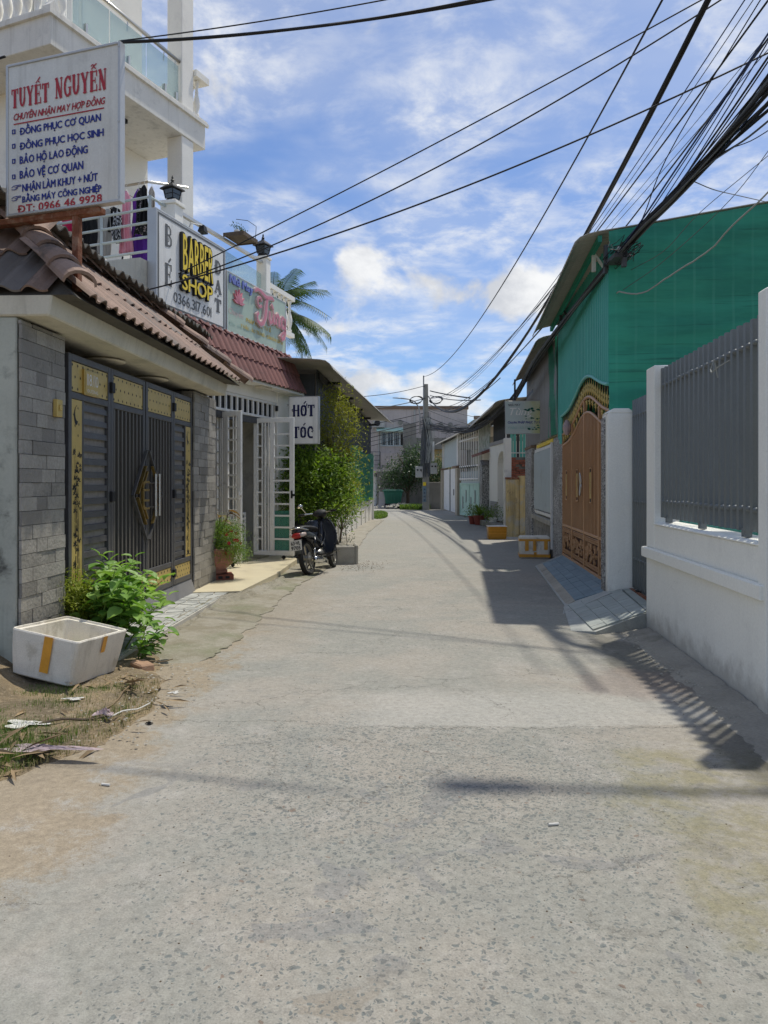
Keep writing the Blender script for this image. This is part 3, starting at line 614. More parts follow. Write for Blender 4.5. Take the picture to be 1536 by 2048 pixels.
# soil verge on the near left, low and lumpy, running out onto the road
def verge_edge(y):
    pts = [(-4, -2.2), (1, -2.1), (3.0, -2.15), (3.7, -1.95), (4.3, -1.62), (4.9, -1.52), (5.4, -1.62), (6.0, -1.78), (6.6, -1.9), (7.2, -2.05)]
    for (a, xa), (b, xb) in zip(pts, pts[1:]):
        if a <= y <= b: return xa + (xb - xa) * (y - a) / (b - a)
    return -2.1
def verge(u, v):
    y = -4 + v * 11.2; e = verge_edge(y) + .10 * fnoise(0, y, 3.1, 2) + .05 * fnoise(0, y, 11, 5)
    d = u ** 1.6 * 5.0; x = e - d
    h = .055 * min(1, d / .25) + .022 * fnoise(x, y, 4, 1) * min(1, d / .15) + .010 * fnoise(x, y, 15, 3) * min(1, d / .08)
    s1_ = max(0, min(1, (-2.42 - x) / .6)); s2_ = max(0, min(1, (y - 4.3) / .9)); h += .24 * s1_ * s1_ * (3 - 2 * s1_) * s2_ * s2_ * (3 - 2 * s2_)
    return (x, y, .001 + max(-.004, h) if d > 0 else -.005)
MB().grid(verge, 70, 170).build('soil_verge', 'verge', kind='structure', smooth=True)
# older mossy slab between the gatehouse and the road, broken edge
def slab(name, mat, outer, inner, z, n=60, wob=.04, zt=None):
    def fn(u, v):
        def lerp(P, t):
            k = t * (len(P) - 1); i = min(int(k), len(P) - 2); f = k - i
            return P[i][0] + (P[i + 1][0] - P[i][0]) * f, P[i][1] + (P[i + 1][1] - P[i][1]) * f
        a = lerp(outer, v); b = lerp(inner, v)
        w = (wob * fnoise(a[0], a[1], 3.0, 4) + wob * .8 * fnoise(a[0], a[1], 9, 7) + wob * .4 * fnoise(a[0], a[1], 30, 3)) * (1 - u)
        x = a[0] + (b[0] - a[0]) * u + w; yy = a[1] + (b[1] - a[1]) * u
        e = min(1, v * 9, (1 - v) * 9); zz_ = -.01 if u == 0 else (z * (.35 + .65 * min(1, u / .2)) * (.55 + .9 * abs(fnoise(x, yy, 2.2, 8))) + .004 * fnoise(x, yy, 7, 2)) * e + .003 * (e > 0) - .012 * (1 - e)
        return (x, yy, zz_)
    us = [0, .004, .03, .2, .4, .6, .8, 1]
    mb = MB(); vs = [fn(u, j / n) for j in range(n + 1) for u in us]; m = len(us)
    mb.add(vs, [(j * m + i, j * m + i + 1, (j + 1) * m + i + 1, (j + 1) * m + i) for j in range(n) for i in range(m - 1)])
    return mb.build(name, mat, kind='structure')
slab('concrete_apron', 'apron', [(-1.62, 6.15), (-1.50, 6.45), (-1.38, 6.9), (-1.36, 8.2), (-1.31, 9.6), (-1.24, 11.2), (-1.0, 13.0), (-.85, 14.6)], [(-2.3, 6.2), (-2.3, 6.6), (-2.3, 7.2), (-2.2, 8.4), (-2.1, 9.6), (-1.9, 10.9), (-1.8, 12.5), (-1.7, 14.6)], .030, n=170, wob=.06)
slab('roadside_slab', 'concrete', [(-.72, 14.4), (-.55, 18), (-.50, 22), (-.2, 27), (.05, 31.2)], [(-1.9, 14.4), (-1.5, 18), (-1.3, 22), (-1.0, 27), (-.5, 31.2)], .05, n=70, wob=.07)
def rough_slope():
    P = [(-2.16, 7.25), (-2.13, 8.2), (-2.08, 9.2), (-1.82, 9.75), (-1.62, 10.6), (-1.52, 11.4)]
    def fn(u, v):
        k = v * (len(P) - 1); i = min(int(k), len(P) - 2); f = k - i
        x = P[i][0] + (P[i + 1][0] - P[i][0]) * f; y = P[i][1] + (P[i + 1][1] - P[i][1]) * f
        w = .13 + .06 * fnoise(x, y, 2, 3)
        return (x + w * u - .02, y - .10 * u, .095 - .075 * u ** .8 + .018 * fnoise(x + u, y, 7, 3) + .010 * fnoise(x + u, y, 22, 6))
    MB().grid(fn, 10, 130).build('broken_kerb', 'apron', kind='structure')
rough_slope()
# ================================================================ LEFT: gatehouse with tiled roof
gh, gl = frame('gatehouse', 'slate-tiled gatehouse with a hipped clay-tile roof over the dark iron gate', 'gatehouse', (-2.683, 5.5), (-2.446, 10.8))
box('side_wall', 'stained_render', gh, 0, .22, .012, 4.2, -.02, 2.72, bev=.008)
box('pillar', 'mortar', gh, .222, .67, .004, .5, -.02, 2.70); box('pillar', 'mortar', gh, 4.275, 5.3, .004, .5, -.02, 2.70)
tp = {}
def stone(w, h):
    k = (round(w, 2), round(h, 2))
    if k not in tp:
        b = .004
        tp[k] = Piece('stone_tile', 'slate', MB().hexa([(0, 0, 0), (w, 0, 0), (w, .02, 0), (0, .02, 0), (0, 0, h), (w, 0, h), (w, .02, h), (0, .02, h)]))
    return tp[k]
def stone_face(x0, x1, z0, z1, rot=0, base=None):
    r = random.Random(int(x0 * 100)); z = z0; row = 0
    while z < z1 - .03:
        h = min(.106, z1 - z); x = x0; alt = [(.22, .16, .30), (.16, .30, .22), (.30, .22, .16)][row % 3]; i = 0
        while x < x1 - .03:
            w = alt[i % 3]; i += 1
            if x + w > x1 - .09: w = x1 - x
            w = round(w, 2); p = r.uniform(0, .011)
            loc = (x, -.020 - p, z) if not rot else (base - .020 - p, x1 - (x - x0), z)
            stone(w - .004, round(h - .004, 3)).put(gh, loc, (0, 0, 0) if not rot else (0, 0, -math.pi / 2)); x += w
        z += h; row += 1
stone_face(0, .68, .02, 2.70); stone_face(4.27, 5.30, .02, 2.70)
stone_face(0.0, .14, .02, 2.70, 1, 4.272)
# flared beam
bm = MB().hexa([(-.02, -.24, 2.722), (5.02, -.24, 2.722), (5.02, .55, 2.722), (-.02, .55, 2.722), (-.03, -.27, 2.88), (5.03, -.27, 2.88), (5.03, .55, 2.88), (-.03, .55, 2.88)])
bm.build('beam', 'cream_render', gh, bev=.012)
box('beam', 'cream_render', gh, -.02, .25, .56, 4.2, 2.722, 2.88, bev=.01)
for x in (1.9, 3.2): MB().lathe([(.20, 0), (.22, .012), (.15, .03), (.03, .035)], (x, .18, 2.69), 20).build('ceiling_lamp', 'soffit', gh, smooth=True)
box('dark_backing', 'black', gh, .7, 4.26, .50, .52, 0, 2.72); box('lobby_floor', 'grey_concrete', gh, .68, 4.27, .0, .5, -.02, .075)  # black sheet: the gloom behind the gate is put into its colour
MB().bx(.47, .56, -.065, -.025, 2.03, 2.17).bx(.495, .535, -.078, -.065, 2.08, 2.13).build('doorbell_box', 'gold', gh, bev=.006)

def roof_tile(w=.2, l=.46, amp=.038, lift0=.024):
    mb = MB(); n = 9; xs = [i / n * w for i in range(n + 1)]
    def zz_(x):
        t = x / w
        return amp * max(0, math.sin(math.pi * min(1, t / .62))) + (-.006 * math.sin(math.pi * (t - .62) / .38) if t > .62 else 0)
    vs = []
    for y, lift in ((0, lift0), (l, 0)):
        vs += [(x, y, zz_(x) + lift) for x in xs]
    vs += [(x, 0, zz_(x) + lift0 - .016) for x in xs]
    m = n + 1
    return mb.add(vs, [(i, i + 1, m + i + 1, m + i) for i in range(n)] + [(2 * m + i, 2 * m + i + 1, i + 1, i) for i in range(n)])
RT = Piece('roof_tile', 'rooftile', roof_tile(l=.70), smooth=False)
a = math.atan2(.86, .99); sl = math.hypot(.86, .99); ca, sa = math.cos(a), math.sin(a)
rr = random.Random(3)
for row in range(2):
    d = row * .63
    for i in range(26):
        x = -.05 + i * .2; t = (d + .28) / sl
        if x + .1 < -.05 + t * 1.0 - .05 or x + .1 > 5.15 - t * .75 + .05: continue
        RT.put(gh, (x, -.45 + ca * d + rr.uniform(-.008, .008), 2.885 + sa * d), (a + rr.uniform(-.006, .006), rr.uniform(-.01, .01), rr.uniform(-.012, .012)))
    for i in range(16):       # the end slope towards the viewer
        y = -.45 + i * .2; t = (d + .2) / sl
        if y + .1 < -.45 + t * 1.0 - .02: continue
        RT.put(gh, (-.05 + ca * d + rr.uniform(-.008, .008), y + .2, 2.885 + sa * d), (a, 0, -math.pi / 2 + rr.uniform(-.01, .01)))
MB().add([(-.03, -.42, 2.87), (5.12, -.42, 2.87), (4.3, .55, 3.70), (.95, .55, 3.70), (.95, 3, 3.70), (-.03, 3, 2.87), (4.3, 3, 3.7)], [(0, 1, 2, 3), (0, 3, 4, 5), (3, 2, 6, 4), (0, 5, 1)]).build('roof_deck', 'fibro', gh)
def ridge_cap(l=.44, r=.125):
    mb = MB(); n = 8; vs = []
    for y, k, dz in ((0, 1.0, .03), (.07, 1.02, .03), (l, .86, 0)):
        vs += [(r * k * math.cos(math.pi * i / n) * -1, y, r * k * .8 * math.sin(math.pi * i / n) + dz) for i in range(n + 1)]
    vs += [(r * .86 * math.cos(math.pi * i / n) * -1, 0, r * .86 * .8 * math.sin(math.pi * i / n) + .02) for i in range(n + 1)]
    m = n + 1
    return mb.add(vs, [(j * m + i, j * m + i + 1, (j + 1) * m + i + 1, (j + 1) * m + i) for j in range(2) for i in range(n)] + [(3 * m + i, 3 * m + i + 1, i + 1, i) for i in range(n)])
RC = Piece('ridge_tile', 'rooftile', ridge_cap(), smooth=False)
def ridge_run(parent, p, q, piece, step=.37):
    p = Vector(p); q = Vector(q); d = q - p; L = d.length; n = max(1, round(L / step)); d.normalize()
    rz = math.atan2(-d.x, d.y); rx = math.asin(d.z)
    for i in range(n): piece.put(parent, p + d * (i * L / n), (rx, 0, rz))
ridge_run(gh, (-.10, -.50, 2.90), (.95, .55, 3.80), RC); ridge_run(gh, (5.22, -.50, 2.90), (4.40, .55, 3.80), RC); ridge_run(gh, (.95, .56, 3.76), (4.40, .56, 3.76), RC)
MB().lathe([(.10, 0), (.115, .02), (.11, .35)], (0, 0, 0), 14).build('ridge_end', 'fibro', gh, loc=(.72, .95, 3.62))
# sheet of fibre cement roofing behind the ridge
def fibro(u, v):
    x = -1.2 + u * 8.9; y = .34 + v * 4.5 + (.02 * math.sin(x * 3.1) + .03 * fnoise(x, 0, 5, 2)) * (1 - v)
    return (x, y, 3.83 + v * .95 + .030 * math.cos(2 * math.pi * x / .177) + .02 * fnoise(x, y, 1.5, 3))
fo, _ = frame('fibre_cement_roof', 'dark weathered corrugated fibre-cement roof edge lying above the gatehouse tiles', 'roof', (-2.683, 5.5), (-2.446, 10.8))
MB().grid(fibro, 350, 4).build('roof_sheet', 'fibro', fo, solid=.014)
for x in (0.2, 2.4, 4.6, 6.4): box('rafter', 'fibro', fo, x, x + .07, .6, 4.6, 3.66, 3.74)

# ---- the dark four-leaf gate
M('louvre_dark', (.105, .098, .09), .5, var=.1)
gt, _ = frame('iron_gate', 'charcoal iron double gate with gold panels, louvres and bamboo cut-outs', 'gate', (-2.683, 5.5), (-2.446, 10.8))
def rect_frame(name, mat, parent, x0, x1, z0, z1, w, y0, y1, rails=(), posts=(), bev=.004):
    mb = MB(); mb.bx(x0, x0 + w, y0, y1, z0, z1); mb.bx(x1 - w, x1, y0, y1, z0, z1); mb.bx(x0 + w, x1 - w, y0, y1, z0, z0 + w); mb.bx(x0 + w, x1 - w, y0, y1, z1 - w, z1)
    for z in rails: mb.bx(x0 + w, x1 - w, y0 + .003, y1 - .003, z - w / 2, z + w / 2)
    for x, za, zb in posts: mb.bx(x - w / 2, x + w / 2, y0 + .003, y1 - .003, za, zb)
    return mb.build(name, mat, parent, bev=bev)
def dots(mb, x0, x1, z0, z1, y):
    nx = max(3, round((x1 - x0) / .11)); k = 0
    for j in range(3):
        for i in range(nx + (0 if j % 2 else 1)):
            cx = x0 + .012 + (i + (.5 if j % 2 else 0)) / nx * (x1 - x0 - .024); cz = z0 + .025 + j / 2 * (z1 - z0 - .05); s = .0125
            mb.add([(cx - s, y, cz), (cx, y, cz - s * 1.3), (cx + s, y, cz), (cx, y, cz + s * 1.3)], [(0, 1, 2, 3)])
leaves = [(.80, 1.665), (1.675, 2.57), (2.60, 3.495), (3.505, 4.25)]
RUNG = Piece('louvre_slat', 'gate_iron', MB().hexa([(0, 0, 0), (1, 0, 0), (1, .03, .012), (0, .03, .012), (0, .004, .052), (1, .004, .052), (1, .034, .058), (0, .034, .058)]))
BARP = Piece('vertical_bar', 'louvre_dark', MB().bx(-.0175, .0175, 0, .03, 0, 1))
HN = Piece('hinge', 'black', MB().bx(-.035, .035, -.03, .02, 0, .10), bev=.006)
def bamboo(mb, x0, x1, z0, z1, y, flip=1):
    r = random.Random(11); w = x1 - x0; H = z1 - z0
    def star(cx, cz, s, n=5):
        for k in range(n):
            a_ = math.pi * (.5 + (k - (n - 1) / 2) * .27) if n == 5 else 2 * math.pi * k / n
            a_ = -a_ if r.random() < .2 else a_
            d = (math.cos(a_) * s, math.sin(a_) * s); q = (-d[1] * .18, d[0] * .18)
            mb.add([(cx, y, cz), (cx + d[0] * .5 + q[0], y, cz + d[1] * .5 + q[1]), (cx + d[0], y, cz + d[1]), (cx + d[0] * .5 - q[0], y, cz + d[1] * .5 - q[1])], [(0, 1, 2, 3)])
    for xa, xb, h0, h1, th in ((.36, .42, .03, .60, .09), (.58, .60, .06, .55, .075), (.28, .24, .22, .72, .03), (.72, .55, .10, .62, .025), (.5, .32, .3, .78, .022), (.8, .66, .02, .42, .02)):
        n = int((h1 - h0) * 14)
        for k in range(n):
            a0 = h0 + (h1 - h0) * k / n; a1 = h0 + (h1 - h0) * (k + .86) / n; t0 = th * w * (1 - .5 * k / n) / 2
            xx0 = x0 + w * (xa + (xb - xa) * k / n); xx1 = x0 + w * (xa + (xb - xa) * (k + 1) / n)
            mb.add([(xx0 - t0, y, z0 + a0 * H), (xx0 + t0, y, z0 + a0 * H), (xx1 + t0 * .9, y, z0 + a1 * H), (xx1 - t0 * .9, y, z0 + a1 * H)], [(0, 1, 2, 3)])
    for k in range(34): star(x0 + w * r.uniform(.16, .88), z0 + H * (.08 + .66 * r.random() ** .8), w * r.uniform(.16, .26))
    star(x0 + w * .5, z0 + H * .012, w * .42)
    # crescent moon and stars
    o = [(x0 + w * .42 + w * .24 * math.cos(t), y, z0 + H * .925 + w * .46 * math.sin(t)) for t in [math.radians(80 + 220 * k / 10) for k in range(11)]]
    i_ = [(x0 + w * .56 + w * .26 * math.cos(t), y, z0 + H * .94 + w * .40 * math.sin(t)) for t in [math.radians(100 + 185 * k / 10) for k in range(11)]]
    mb.add(o + i_, [(k, k + 1, 11 + k + 1, 11 + k) for k in range(10)])
    for cx, cz in ((.62, .965), (.12, .93), (.7, .88), (.3, .872), (.62, .82)): star(x0 + w * cx, z0 + H * cz, w * .09, 6)
for i, (x0, x1) in enumerate(leaves):
    w = .058; side = i in (0, 3)
    f = rect_frame('leaf_frame', 'gate_iron', gt, x0, x1, .27, 2.60, w, .0, .055, rails=(2.25, .53), posts=())
    gx0, gx1 = x0 + w, x1 - w
    for z0, z1 in ((2.285, 2.535), (.33, .495)):
        p = MB().bx(gx0 + .003, gx1 - .003, .008, .018, z0, z1).build('gold_panel', 'gold', gt)
        d = MB(); dots(d, gx0 + .01, gx1 - .01, z0, z1, .0065); d.build('cut_out', 'black', p)
    if side:
        sw = .20
        s0, s1 = (gx0, gx0 + sw) if i == 0 else (gx1 - sw, gx1)
        p = MB().bx(s0 + .003, s1 - .003, .004, .018, .565, 2.215).build('bamboo_panel', 'gold', gt)
        d = MB(); bamboo(d, s0 + .012, s1 - .012, .58, 2.2, .0025); d.build('cut_out', 'black', p)
        lx0, lx1 = (s1, gx1) if i == 0 else (gx0, s0)
        m = s1 + .018 if i == 0 else s0 - .018
        box('mullion', 'gate_iron', gt, m - .017, m + .017, .003, .052, .56, 2.22)
        lx0, lx1 = (m + .017, lx1) if i == 0 else (lx0, m - .017)
        box('louvre_backing', 'louvre', gt, lx0 + .002, lx1 - .002, .036, .042, .56, 2.22)
        for k in range(14): RUNG.put(gt, (lx0, .010, .60 + k * .118), (0, 0, 0), (lx1 - lx0, 1, 1))
    else:
        n = 8
        for k in range(n): BARP.put(gt, (gx0 + (k + .5) / n * (gx1 - gx0), .012, .56), (0, 0, 0), (1, 1, 1.66))
for x in (1.67, 3.5):
    for z in (2.36, 1.32, .37): HN.put(gt, (x, 0, z))
MB().hexa([(.80, -.05, .078), (4.25, -.05, .078), (4.25, .05, .078), (.80, .05, .078), (.80, .01, .262), (4.25, .01, .262), (4.25, .05, .262), (.80, .05, .262)]).build('kick_plate', 'ribbed_grey', gt)
box('gap_strip', 'black', gt, .69, .79, .04, .12, .08, 2.71); box('gap_strip', 'black', gt, 4.255, 4.262, .04, .12, .08, 2.71)  # black strips stand in for the shade in the gaps beside the gate
dm = MB(); cx_, cz_ = 2.585, 1.37
for sx_ in (-1, 1):
    for sz_ in (-1, 1): dm.rod((cx_ + sx_ * .03, -.022, cz_ + sz_ * .48), (cx_ + sx_ * .43, -.022, cz_), .03, .02)
dm.build('diamond_frame', 'gate_iron', gt)
br = MB()
for sz_ in (-1, 1):
    br.rod((cx_ - .10, -.035, cz_ + sz_ * .31), (cx_ - .33, -.035, cz_ + sz_ * .02), .035, .012); br.rod((cx_ - .07, -.045, cz_ + sz_ * .25), (cx_ - .22, -.045, cz_ + sz_ * .06), .02)
    br.rod((cx_ - .20, -.045, cz_ + sz_ * .14), (cx_ - .03, -.045, cz_ + sz_ * .14), .022); br.rod((cx_ - .20, -.045, cz_ + sz_ * .055), (cx_ - .04, -.045, cz_ + sz_ * .055), .022)
    br.rod((cx_ + .10, -.035, cz_ + sz_ * .31), (cx_ + .33, -.035, cz_ + sz_ * .02), .03, .012)
br.rod((cx_ - .20, -.04, cz_ - .14), (cx_ - .20, -.04, cz_ + .14), .03)
br.build('brass_ornament', 'brass', gt)
for x in (2.66, 2.78):
    MB().tube([(x, -.085, 1.14), (x, -.085, 1.60)], .016, 8).tube([(x, -.085, 1.24), (x, 0, 1.24)], .009, 6).tube([(x, -.085, 1.50), (x, 0, 1.50)], .009, 6).build('pull_handle', 'steel', gt, smooth=False)
pq = MB().bx(1.07, 1.37, -.016, .016, 2.275, 2.50).build('number_plaque', 'brass', gt, bev=.004)
box('plaque_field', 'gold', pq, 1.085, 1.355, -.019, -.016, 2.29, 2.485)
text('118/10', 'sign_white', pq, 1.105, 1.335, 2.36, 2.465, y=-.021, bold=.0); text('ĐƯỜNG', 'sign_white', pq, 1.11, 1.33, 2.30, 2.338, y=-.021, bold=.0)
# crazy paving before the gate
pv, _ = frame('crazy_paving', 'grey crazy paving with pale joints in front of the dark gate', 'paving', (-2.683, 5.5), (-2.446, 10.8))
MB().prism([(.2, -.50), (3.5, -.49), (5.05, -.42), (5.6, .0), (.2, .02)], -.02, .078, 'xy').build('bed', 'grout_white', pv)
r = random.Random(5); nx, ny = 30, 3
P = [[(.22 + (i + (r.uniform(-.3, .3) if 0 < i < nx else 0)) * 5.0 / nx, -.485 + (j + (r.uniform(-.28, .28) if 0 < j < ny else 0)) * .47 / ny) for i in range(nx + 1)] for j in range(ny + 1)]
for j in range(ny):
    for i in range(nx):
        q = [P[j][i], P[j][i + 1], P[j + 1][i + 1], P[j + 1][i]]; c = (sum(a_[0] for a_ in q) / 4, sum(a_[1] for a_ in q) / 4)
        k = [(c[0] + (a_[0] - c[0]) * .89, c[1] + (a_[1] - c[1]) * .89) for a_ in q]; e = r.uniform(0, .005)
        MB().prism(k, .078, .085 + e, 'xy').build('paving_stone', 'paving_grey', pv)

# ---- lightbox sign on its rusty post
s1, L1 = frame('hanging_signboard', 'white lettered tailor signboard on a rusty post above the gatehouse roof', 'signboard', (-2.985, 5.93), (-1.965, 5.60), 0)
z0, z1 = 3.60, 4.80
box('cabinet', 'sign_grey', s1, .012, L1 - .012, .0, .045, z0 + .012, z1 - .012, bev=.004)
rect_frame('trim', 'alu', s1, 0, L1, z0, z1, .022, -.010, .052)
S = z1 - z0; H_ = lambda f: z1 - f * S     # fraction from the top
slab_letters('TUYE^/T', 'ink_red', s1, .055, .415, H_(.295), H_(.165)); slab_letters('NGUYE^~N', 'ink_red', s1, .475, .945, H_(.285), H_(.150))
text('CHUYÊN NHẬN MAY HỢP ĐỒNG', 'ink_red', s1, .075, .935, H_(.385), H_(.31), bold=.02, shear=.25)
box('underline', 'ink_red', s1, .075, .925, -.005, -.003, H_(.402), H_(.395))
for bdy, xa, xb, f0, f1 in (('ĐỒNG PHỤC CƠ QUAN', .135, .895, .475, .415), ('ĐỒNG PHỤC HỌC SINH', .135, .92, .572, .512), ('BẢO HỘ LAO ĐỘNG', .135, .775, .665, .608), ('BẢO VỆ CƠ QUAN', .135, .735, .762, .702), ('NHẬN LÀM KHUY + NÚT', .16, .865, .848, .793), ('BẰNG MÁY CÔNG NGHIỆP', .16, .90, .918, .868)):
    text(bdy, 'ink_blue', s1, xa, xb, H_(f0 + .012), H_(f1 - .008), bold=.03)
text('ĐT: 0966 46 9928', 'ink_red', s1, .115, .905, H_(.985), H_(.935), bold=.04)
bu = MB()
for f in (.462, .556, .655, .757):
    za = H_(f); x = .06
    for a_, b_, c_, d_ in ((x, x + .032, za, za + .006), (x, x + .006, za + .006, za + .03), (x + .022, x + .032, za + .006, za + .03), (x, x + .032, za + .03, za + .036)): bu.bx(a_, b_, -.006, -.003, c_, d_)
for f in (.83, .902):   # pointing hands
    za = H_(f); bu = strokes([[(.055, za + .02), (.075, za + .032), (.105, za + .034), (.145, za + .034)], [(.145, za + .034), (.145, za + .024), (.105, za + .024)], [(.105, za + .024), (.112, za + .014), (.10, za + .004), (.075, za + .002), (.055, za + .006)], [(.085, za + .018), (.11, za + .014)]], 'ink_blue', s1, .006, y=-.005, mb=bu, build=False)
bu.build('bullet_marks', 'ink_blue', s1)
pst = MB().bx(.60, .655, .03, .085, 2.98, 3.56); pst.build('post', 'rust', s1, bev=.004)
MB().bx(-.55, .86, .02, .10, 3.555, 3.60).build('cross_bar', 'rust', s1, bev=.004); box('post', 'rust', s1, -.02, .03, .30, .35, 3.3, 3.556)
for z_ in (3.64, 4.2, 4.76): MB().lathe([(.008, -.004), (.008, 0)], (L1 - .011, -.012, z_), 8, 'y').build('screw', 'alu', s1)

# ================================================================ barber shop
bs, bl = frame('barber_shop', 'white shop front with a red tiled pent roof behind the motorbike', 'shop', (-3.354, 10.4), (-1.9, 15.2))
box('wall', 'white_wall', bs, -.6, 1.7, 0, .18, .02, 3.30); box('column', 'white_wall', bs, 4.42, 5.05, 0, .30, .0, 3.30, bev=.01)
box('lintel_wall', 'white_wall', bs, 1.7, 4.42, .02, .18, 3.06, 3.30)
box('end_wall', 'white_wall_dirty', bs, 4.87, 5.05, .302, 4.5, 0, 4.0); box('room_floor', 'cream_tile', bs, 1.5, 4.87, .181, 4.5, .0, .095)
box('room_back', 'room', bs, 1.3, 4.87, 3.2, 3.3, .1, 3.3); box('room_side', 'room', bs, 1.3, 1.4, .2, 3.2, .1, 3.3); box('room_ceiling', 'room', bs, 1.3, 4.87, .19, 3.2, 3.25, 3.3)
tr = rect_frame('transom_frame', 'white_paint', bs, 1.7, 4.42, 2.72, 3.055, .045, .03, .08)
TB = Piece('transom_bar', 'white_paint', MB().bx(-.0225, .0225, 0, .03, 0, .245))
for i in range(13): TB.put(bs, (1.745 + (i + .5) * 2.63 / 13, .04, 2.765))
box('transom_glass', 'window_dark', bs, 1.72, 4.4, .085, .09, 2.74, 3.04)
box('door_head', 'ribbed_dark', bs, 1.74, 4.40, .05, .12, 2.60, 2.715)
# inner glazed screen and a stack of grilles leaning inside
rect_frame('inner_door_frame', 'white_paint', bs, 2.3, 4.35, .1, 2.55, .06, 1.5, 1.55, posts=((3.3, .16, 2.49),)); box('door_glass', 'window_dark', bs, 2.36, 4.29, 1.52, 1.53, .16, 2.49)
box('curtain', 'ribbed_dark', bs, 2.4, 4.2, 1.35, 1.36, .2, 2.4)
gr = rect_frame('leaning_grille', 'white_paint', bs, 3.15, 3.75, .10, .95, .04, .34, .37, rails=[.2 + .09 * i for i in range(8)])
# pent roof
box('eave_soffit', 'white_wall', bs, -.5, 5.10, -.27, .0, 3.262, 3.302)
RT2 = Piece('roof_tile', 'rooftile_red', roof_tile(.2, .46, .034)); a = math.atan2(.72, .30); ca, sa = math.cos(a), math.sin(a)
for row in range(2):
    for i in range(28): RT2.put(bs, (-.48 + i * .2, -.30 + ca * row * .39, 3.30 + sa * row * .39), (a + rr.uniform(-.01, .01), 0, rr.uniform(-.01, .01)))
MB().add([(-.5, -.27, 3.30), (5.1, -.27, 3.30), (5.1, .05, 4.0), (-.5, .05, 4.0), (5.1, .3, 3.3)], [(0, 1, 2, 3), (1, 4, 2)]).build('roof_deck', 'white_wall_dirty', bs)
RC2 = Piece('ridge_tile', 'rooftile_red', ridge_cap(.42, .07))
ridge_run(bs, (-.5, .02, 4.0), (5.12, .02, 4.0), RC2, .4)
box('roof_slab', 'cream_render', bs, .2, 5.05, .17, 4.5, 4.02, 4.70); box('room_top', 'white_wall', bs, -.5, 4.86, .19, 4.5, 3.32, 4.01)
MB().bx(3.3, 3.75, -.20, -.06, 3.22, 3.26).build('soffit_lamp', 'soffit', bs, bev=.01)
MB().bx(4.35, 4.40, -.02, .02, 2.9, 3.0).build('camera_bracket', 'black', bs)
# porch floor of cream tiles
pf = MB().prism([(-2.45, 9.62), (-1.86, 9.72), (-1.66, 11.6), (-1.60, 13.8), (-1.9, 15.1), (-3.30, 10.6)], -.02, .10, 'xy').build('porch', 'cream_tile', kind='structure')

def leaf_gate(label, A, B, ladder_first, net=False):
    g, L = frame('folding_gate', label, 'gate', A, B, 0, 'white steel gate leaves of the barber shop')
    z0, z1 = .17, 2.70; w = .085
    rect_frame('leaf_frame', 'white_paint', g, 0, L, z0, z1, w, 0, .045, posts=((L * .46, z0 + w, z1 - w),))
    xa, xb = w, L * .46 - w / 2; xc, xd = L * .46 + w / 2, L - w
    if not ladder_first:
        cols = ((xa, xa + .07, .12), (xc, xd, 11))
        st = [xa + .085, xa + .135, xa + .185]
    st = [xa + (xb - xa) * f for f in (.36, .60, .88)]
    for x in st: box('upright', 'white_paint', g, x - .013, x + .013, .008, .038, z0 + w, z1 - w)
    n = 12 if ladder_first else 11
    RG = Piece('rung', 'white_paint', MB().bx(0, xd - xc, .008, .038, -.016, .016))
    for k in range(1, n): RG.put(g, (xc, 0, z0 + w + (z1 - z0 - 2 * w) * k / n))
    RG2 = Piece('short_rung', 'white_paint', MB().bx(0, st[0] - .013 - xa, .008, .038, -.016, .016))
    for k in range(1, n): RG2.put(g, (xa, 0, z0 + w + (z1 - z0 - 2 * w) * k / n))
    if ladder_first:
        for f in (.4, .68): box('upright', 'white_paint', g, xc + (xd - xc) * f - .01, xc + (xd - xc) * f + .01, .040, .055, z0 + w, z1 - w)
    if net: box('green_mesh', 'mesh_green', g, xc - .02, xd + .01, .048, .050, z0 + .09, z0 + .82)
    MB().bx(L - .05, L - .02, -.02, 0, 1.22, 1.36).bx(L - .02, L + .03, -.012, 0, 1.26, 1.30).build('latch', 'black' if net else 'white_paint', g)
    MB().lathe([(.035, -.012), (.035, .012)], (L - .2, .02, .135), 12, 'y').build('caster', 'black', g)
    return g
leaf_gate('open white steel gate leaf between the slate pillar and the doorway', (-2.90, 12.75), (-2.37, 12.4), True)
leaf_gate('open white steel gate leaf with green mesh standing beside the motorbike', (-2.42, 13.9), (-1.65, 13.7), False, True)

# BARBER sign and Tùng sign above the pent roof, HỚT TÓC sign on the column
s2, L2 = frame('barber_signboard', 'white barber shop signboard with yellow raised letters and phone number', 'signboard', (-6.525 + .303 * 10.75, 10.75), (-6.525 + .303 * 12.68, 12.68))
box('cabinet', 'sign_white', s2, .012, L2 - .012, 0, .14, 4.07, 5.44, bev=.005); rect_frame('trim', 'alu', s2, 0, L2, 4.05, 5.455, .025, -.006, .146)
bd = MB(); 
for a_ in ((.04, L2 - .04, 4.095, 4.125), (.04, L2 - .04, 5.38, 5.41), (.04, .07, 4.125, 5.38), (L2 - .07, L2 - .04, 4.125, 5.38)): bd.bx(a_[0], a_[1], -.004, -.002, a_[2], a_[3])
bd.build('border', 'ink_grey', s2)
for ch, zz0 in (('B', 4.97), ('E/', 4.40)): slab_letters(ch, 'ink_grey', s2, .22, .40, zz0, zz0 + .33)
for ch, zz0 in (('D', 4.96), ('A.', 4.64), ('T', 4.33)): slab_letters(ch, 'ink_grey', s2, 1.66, 1.87, zz0, zz0 + .22)
bb = text('BARBER', 'letter_side', s2, .62, 1.535, 4.72, 5.29, y=-.045, bold=.035, depth=.04, name='letter_backing'); text('BARBER', 'yellow_letter', s2, .635, 1.525, 4.735, 5.275, y=-.05, bold=.012)
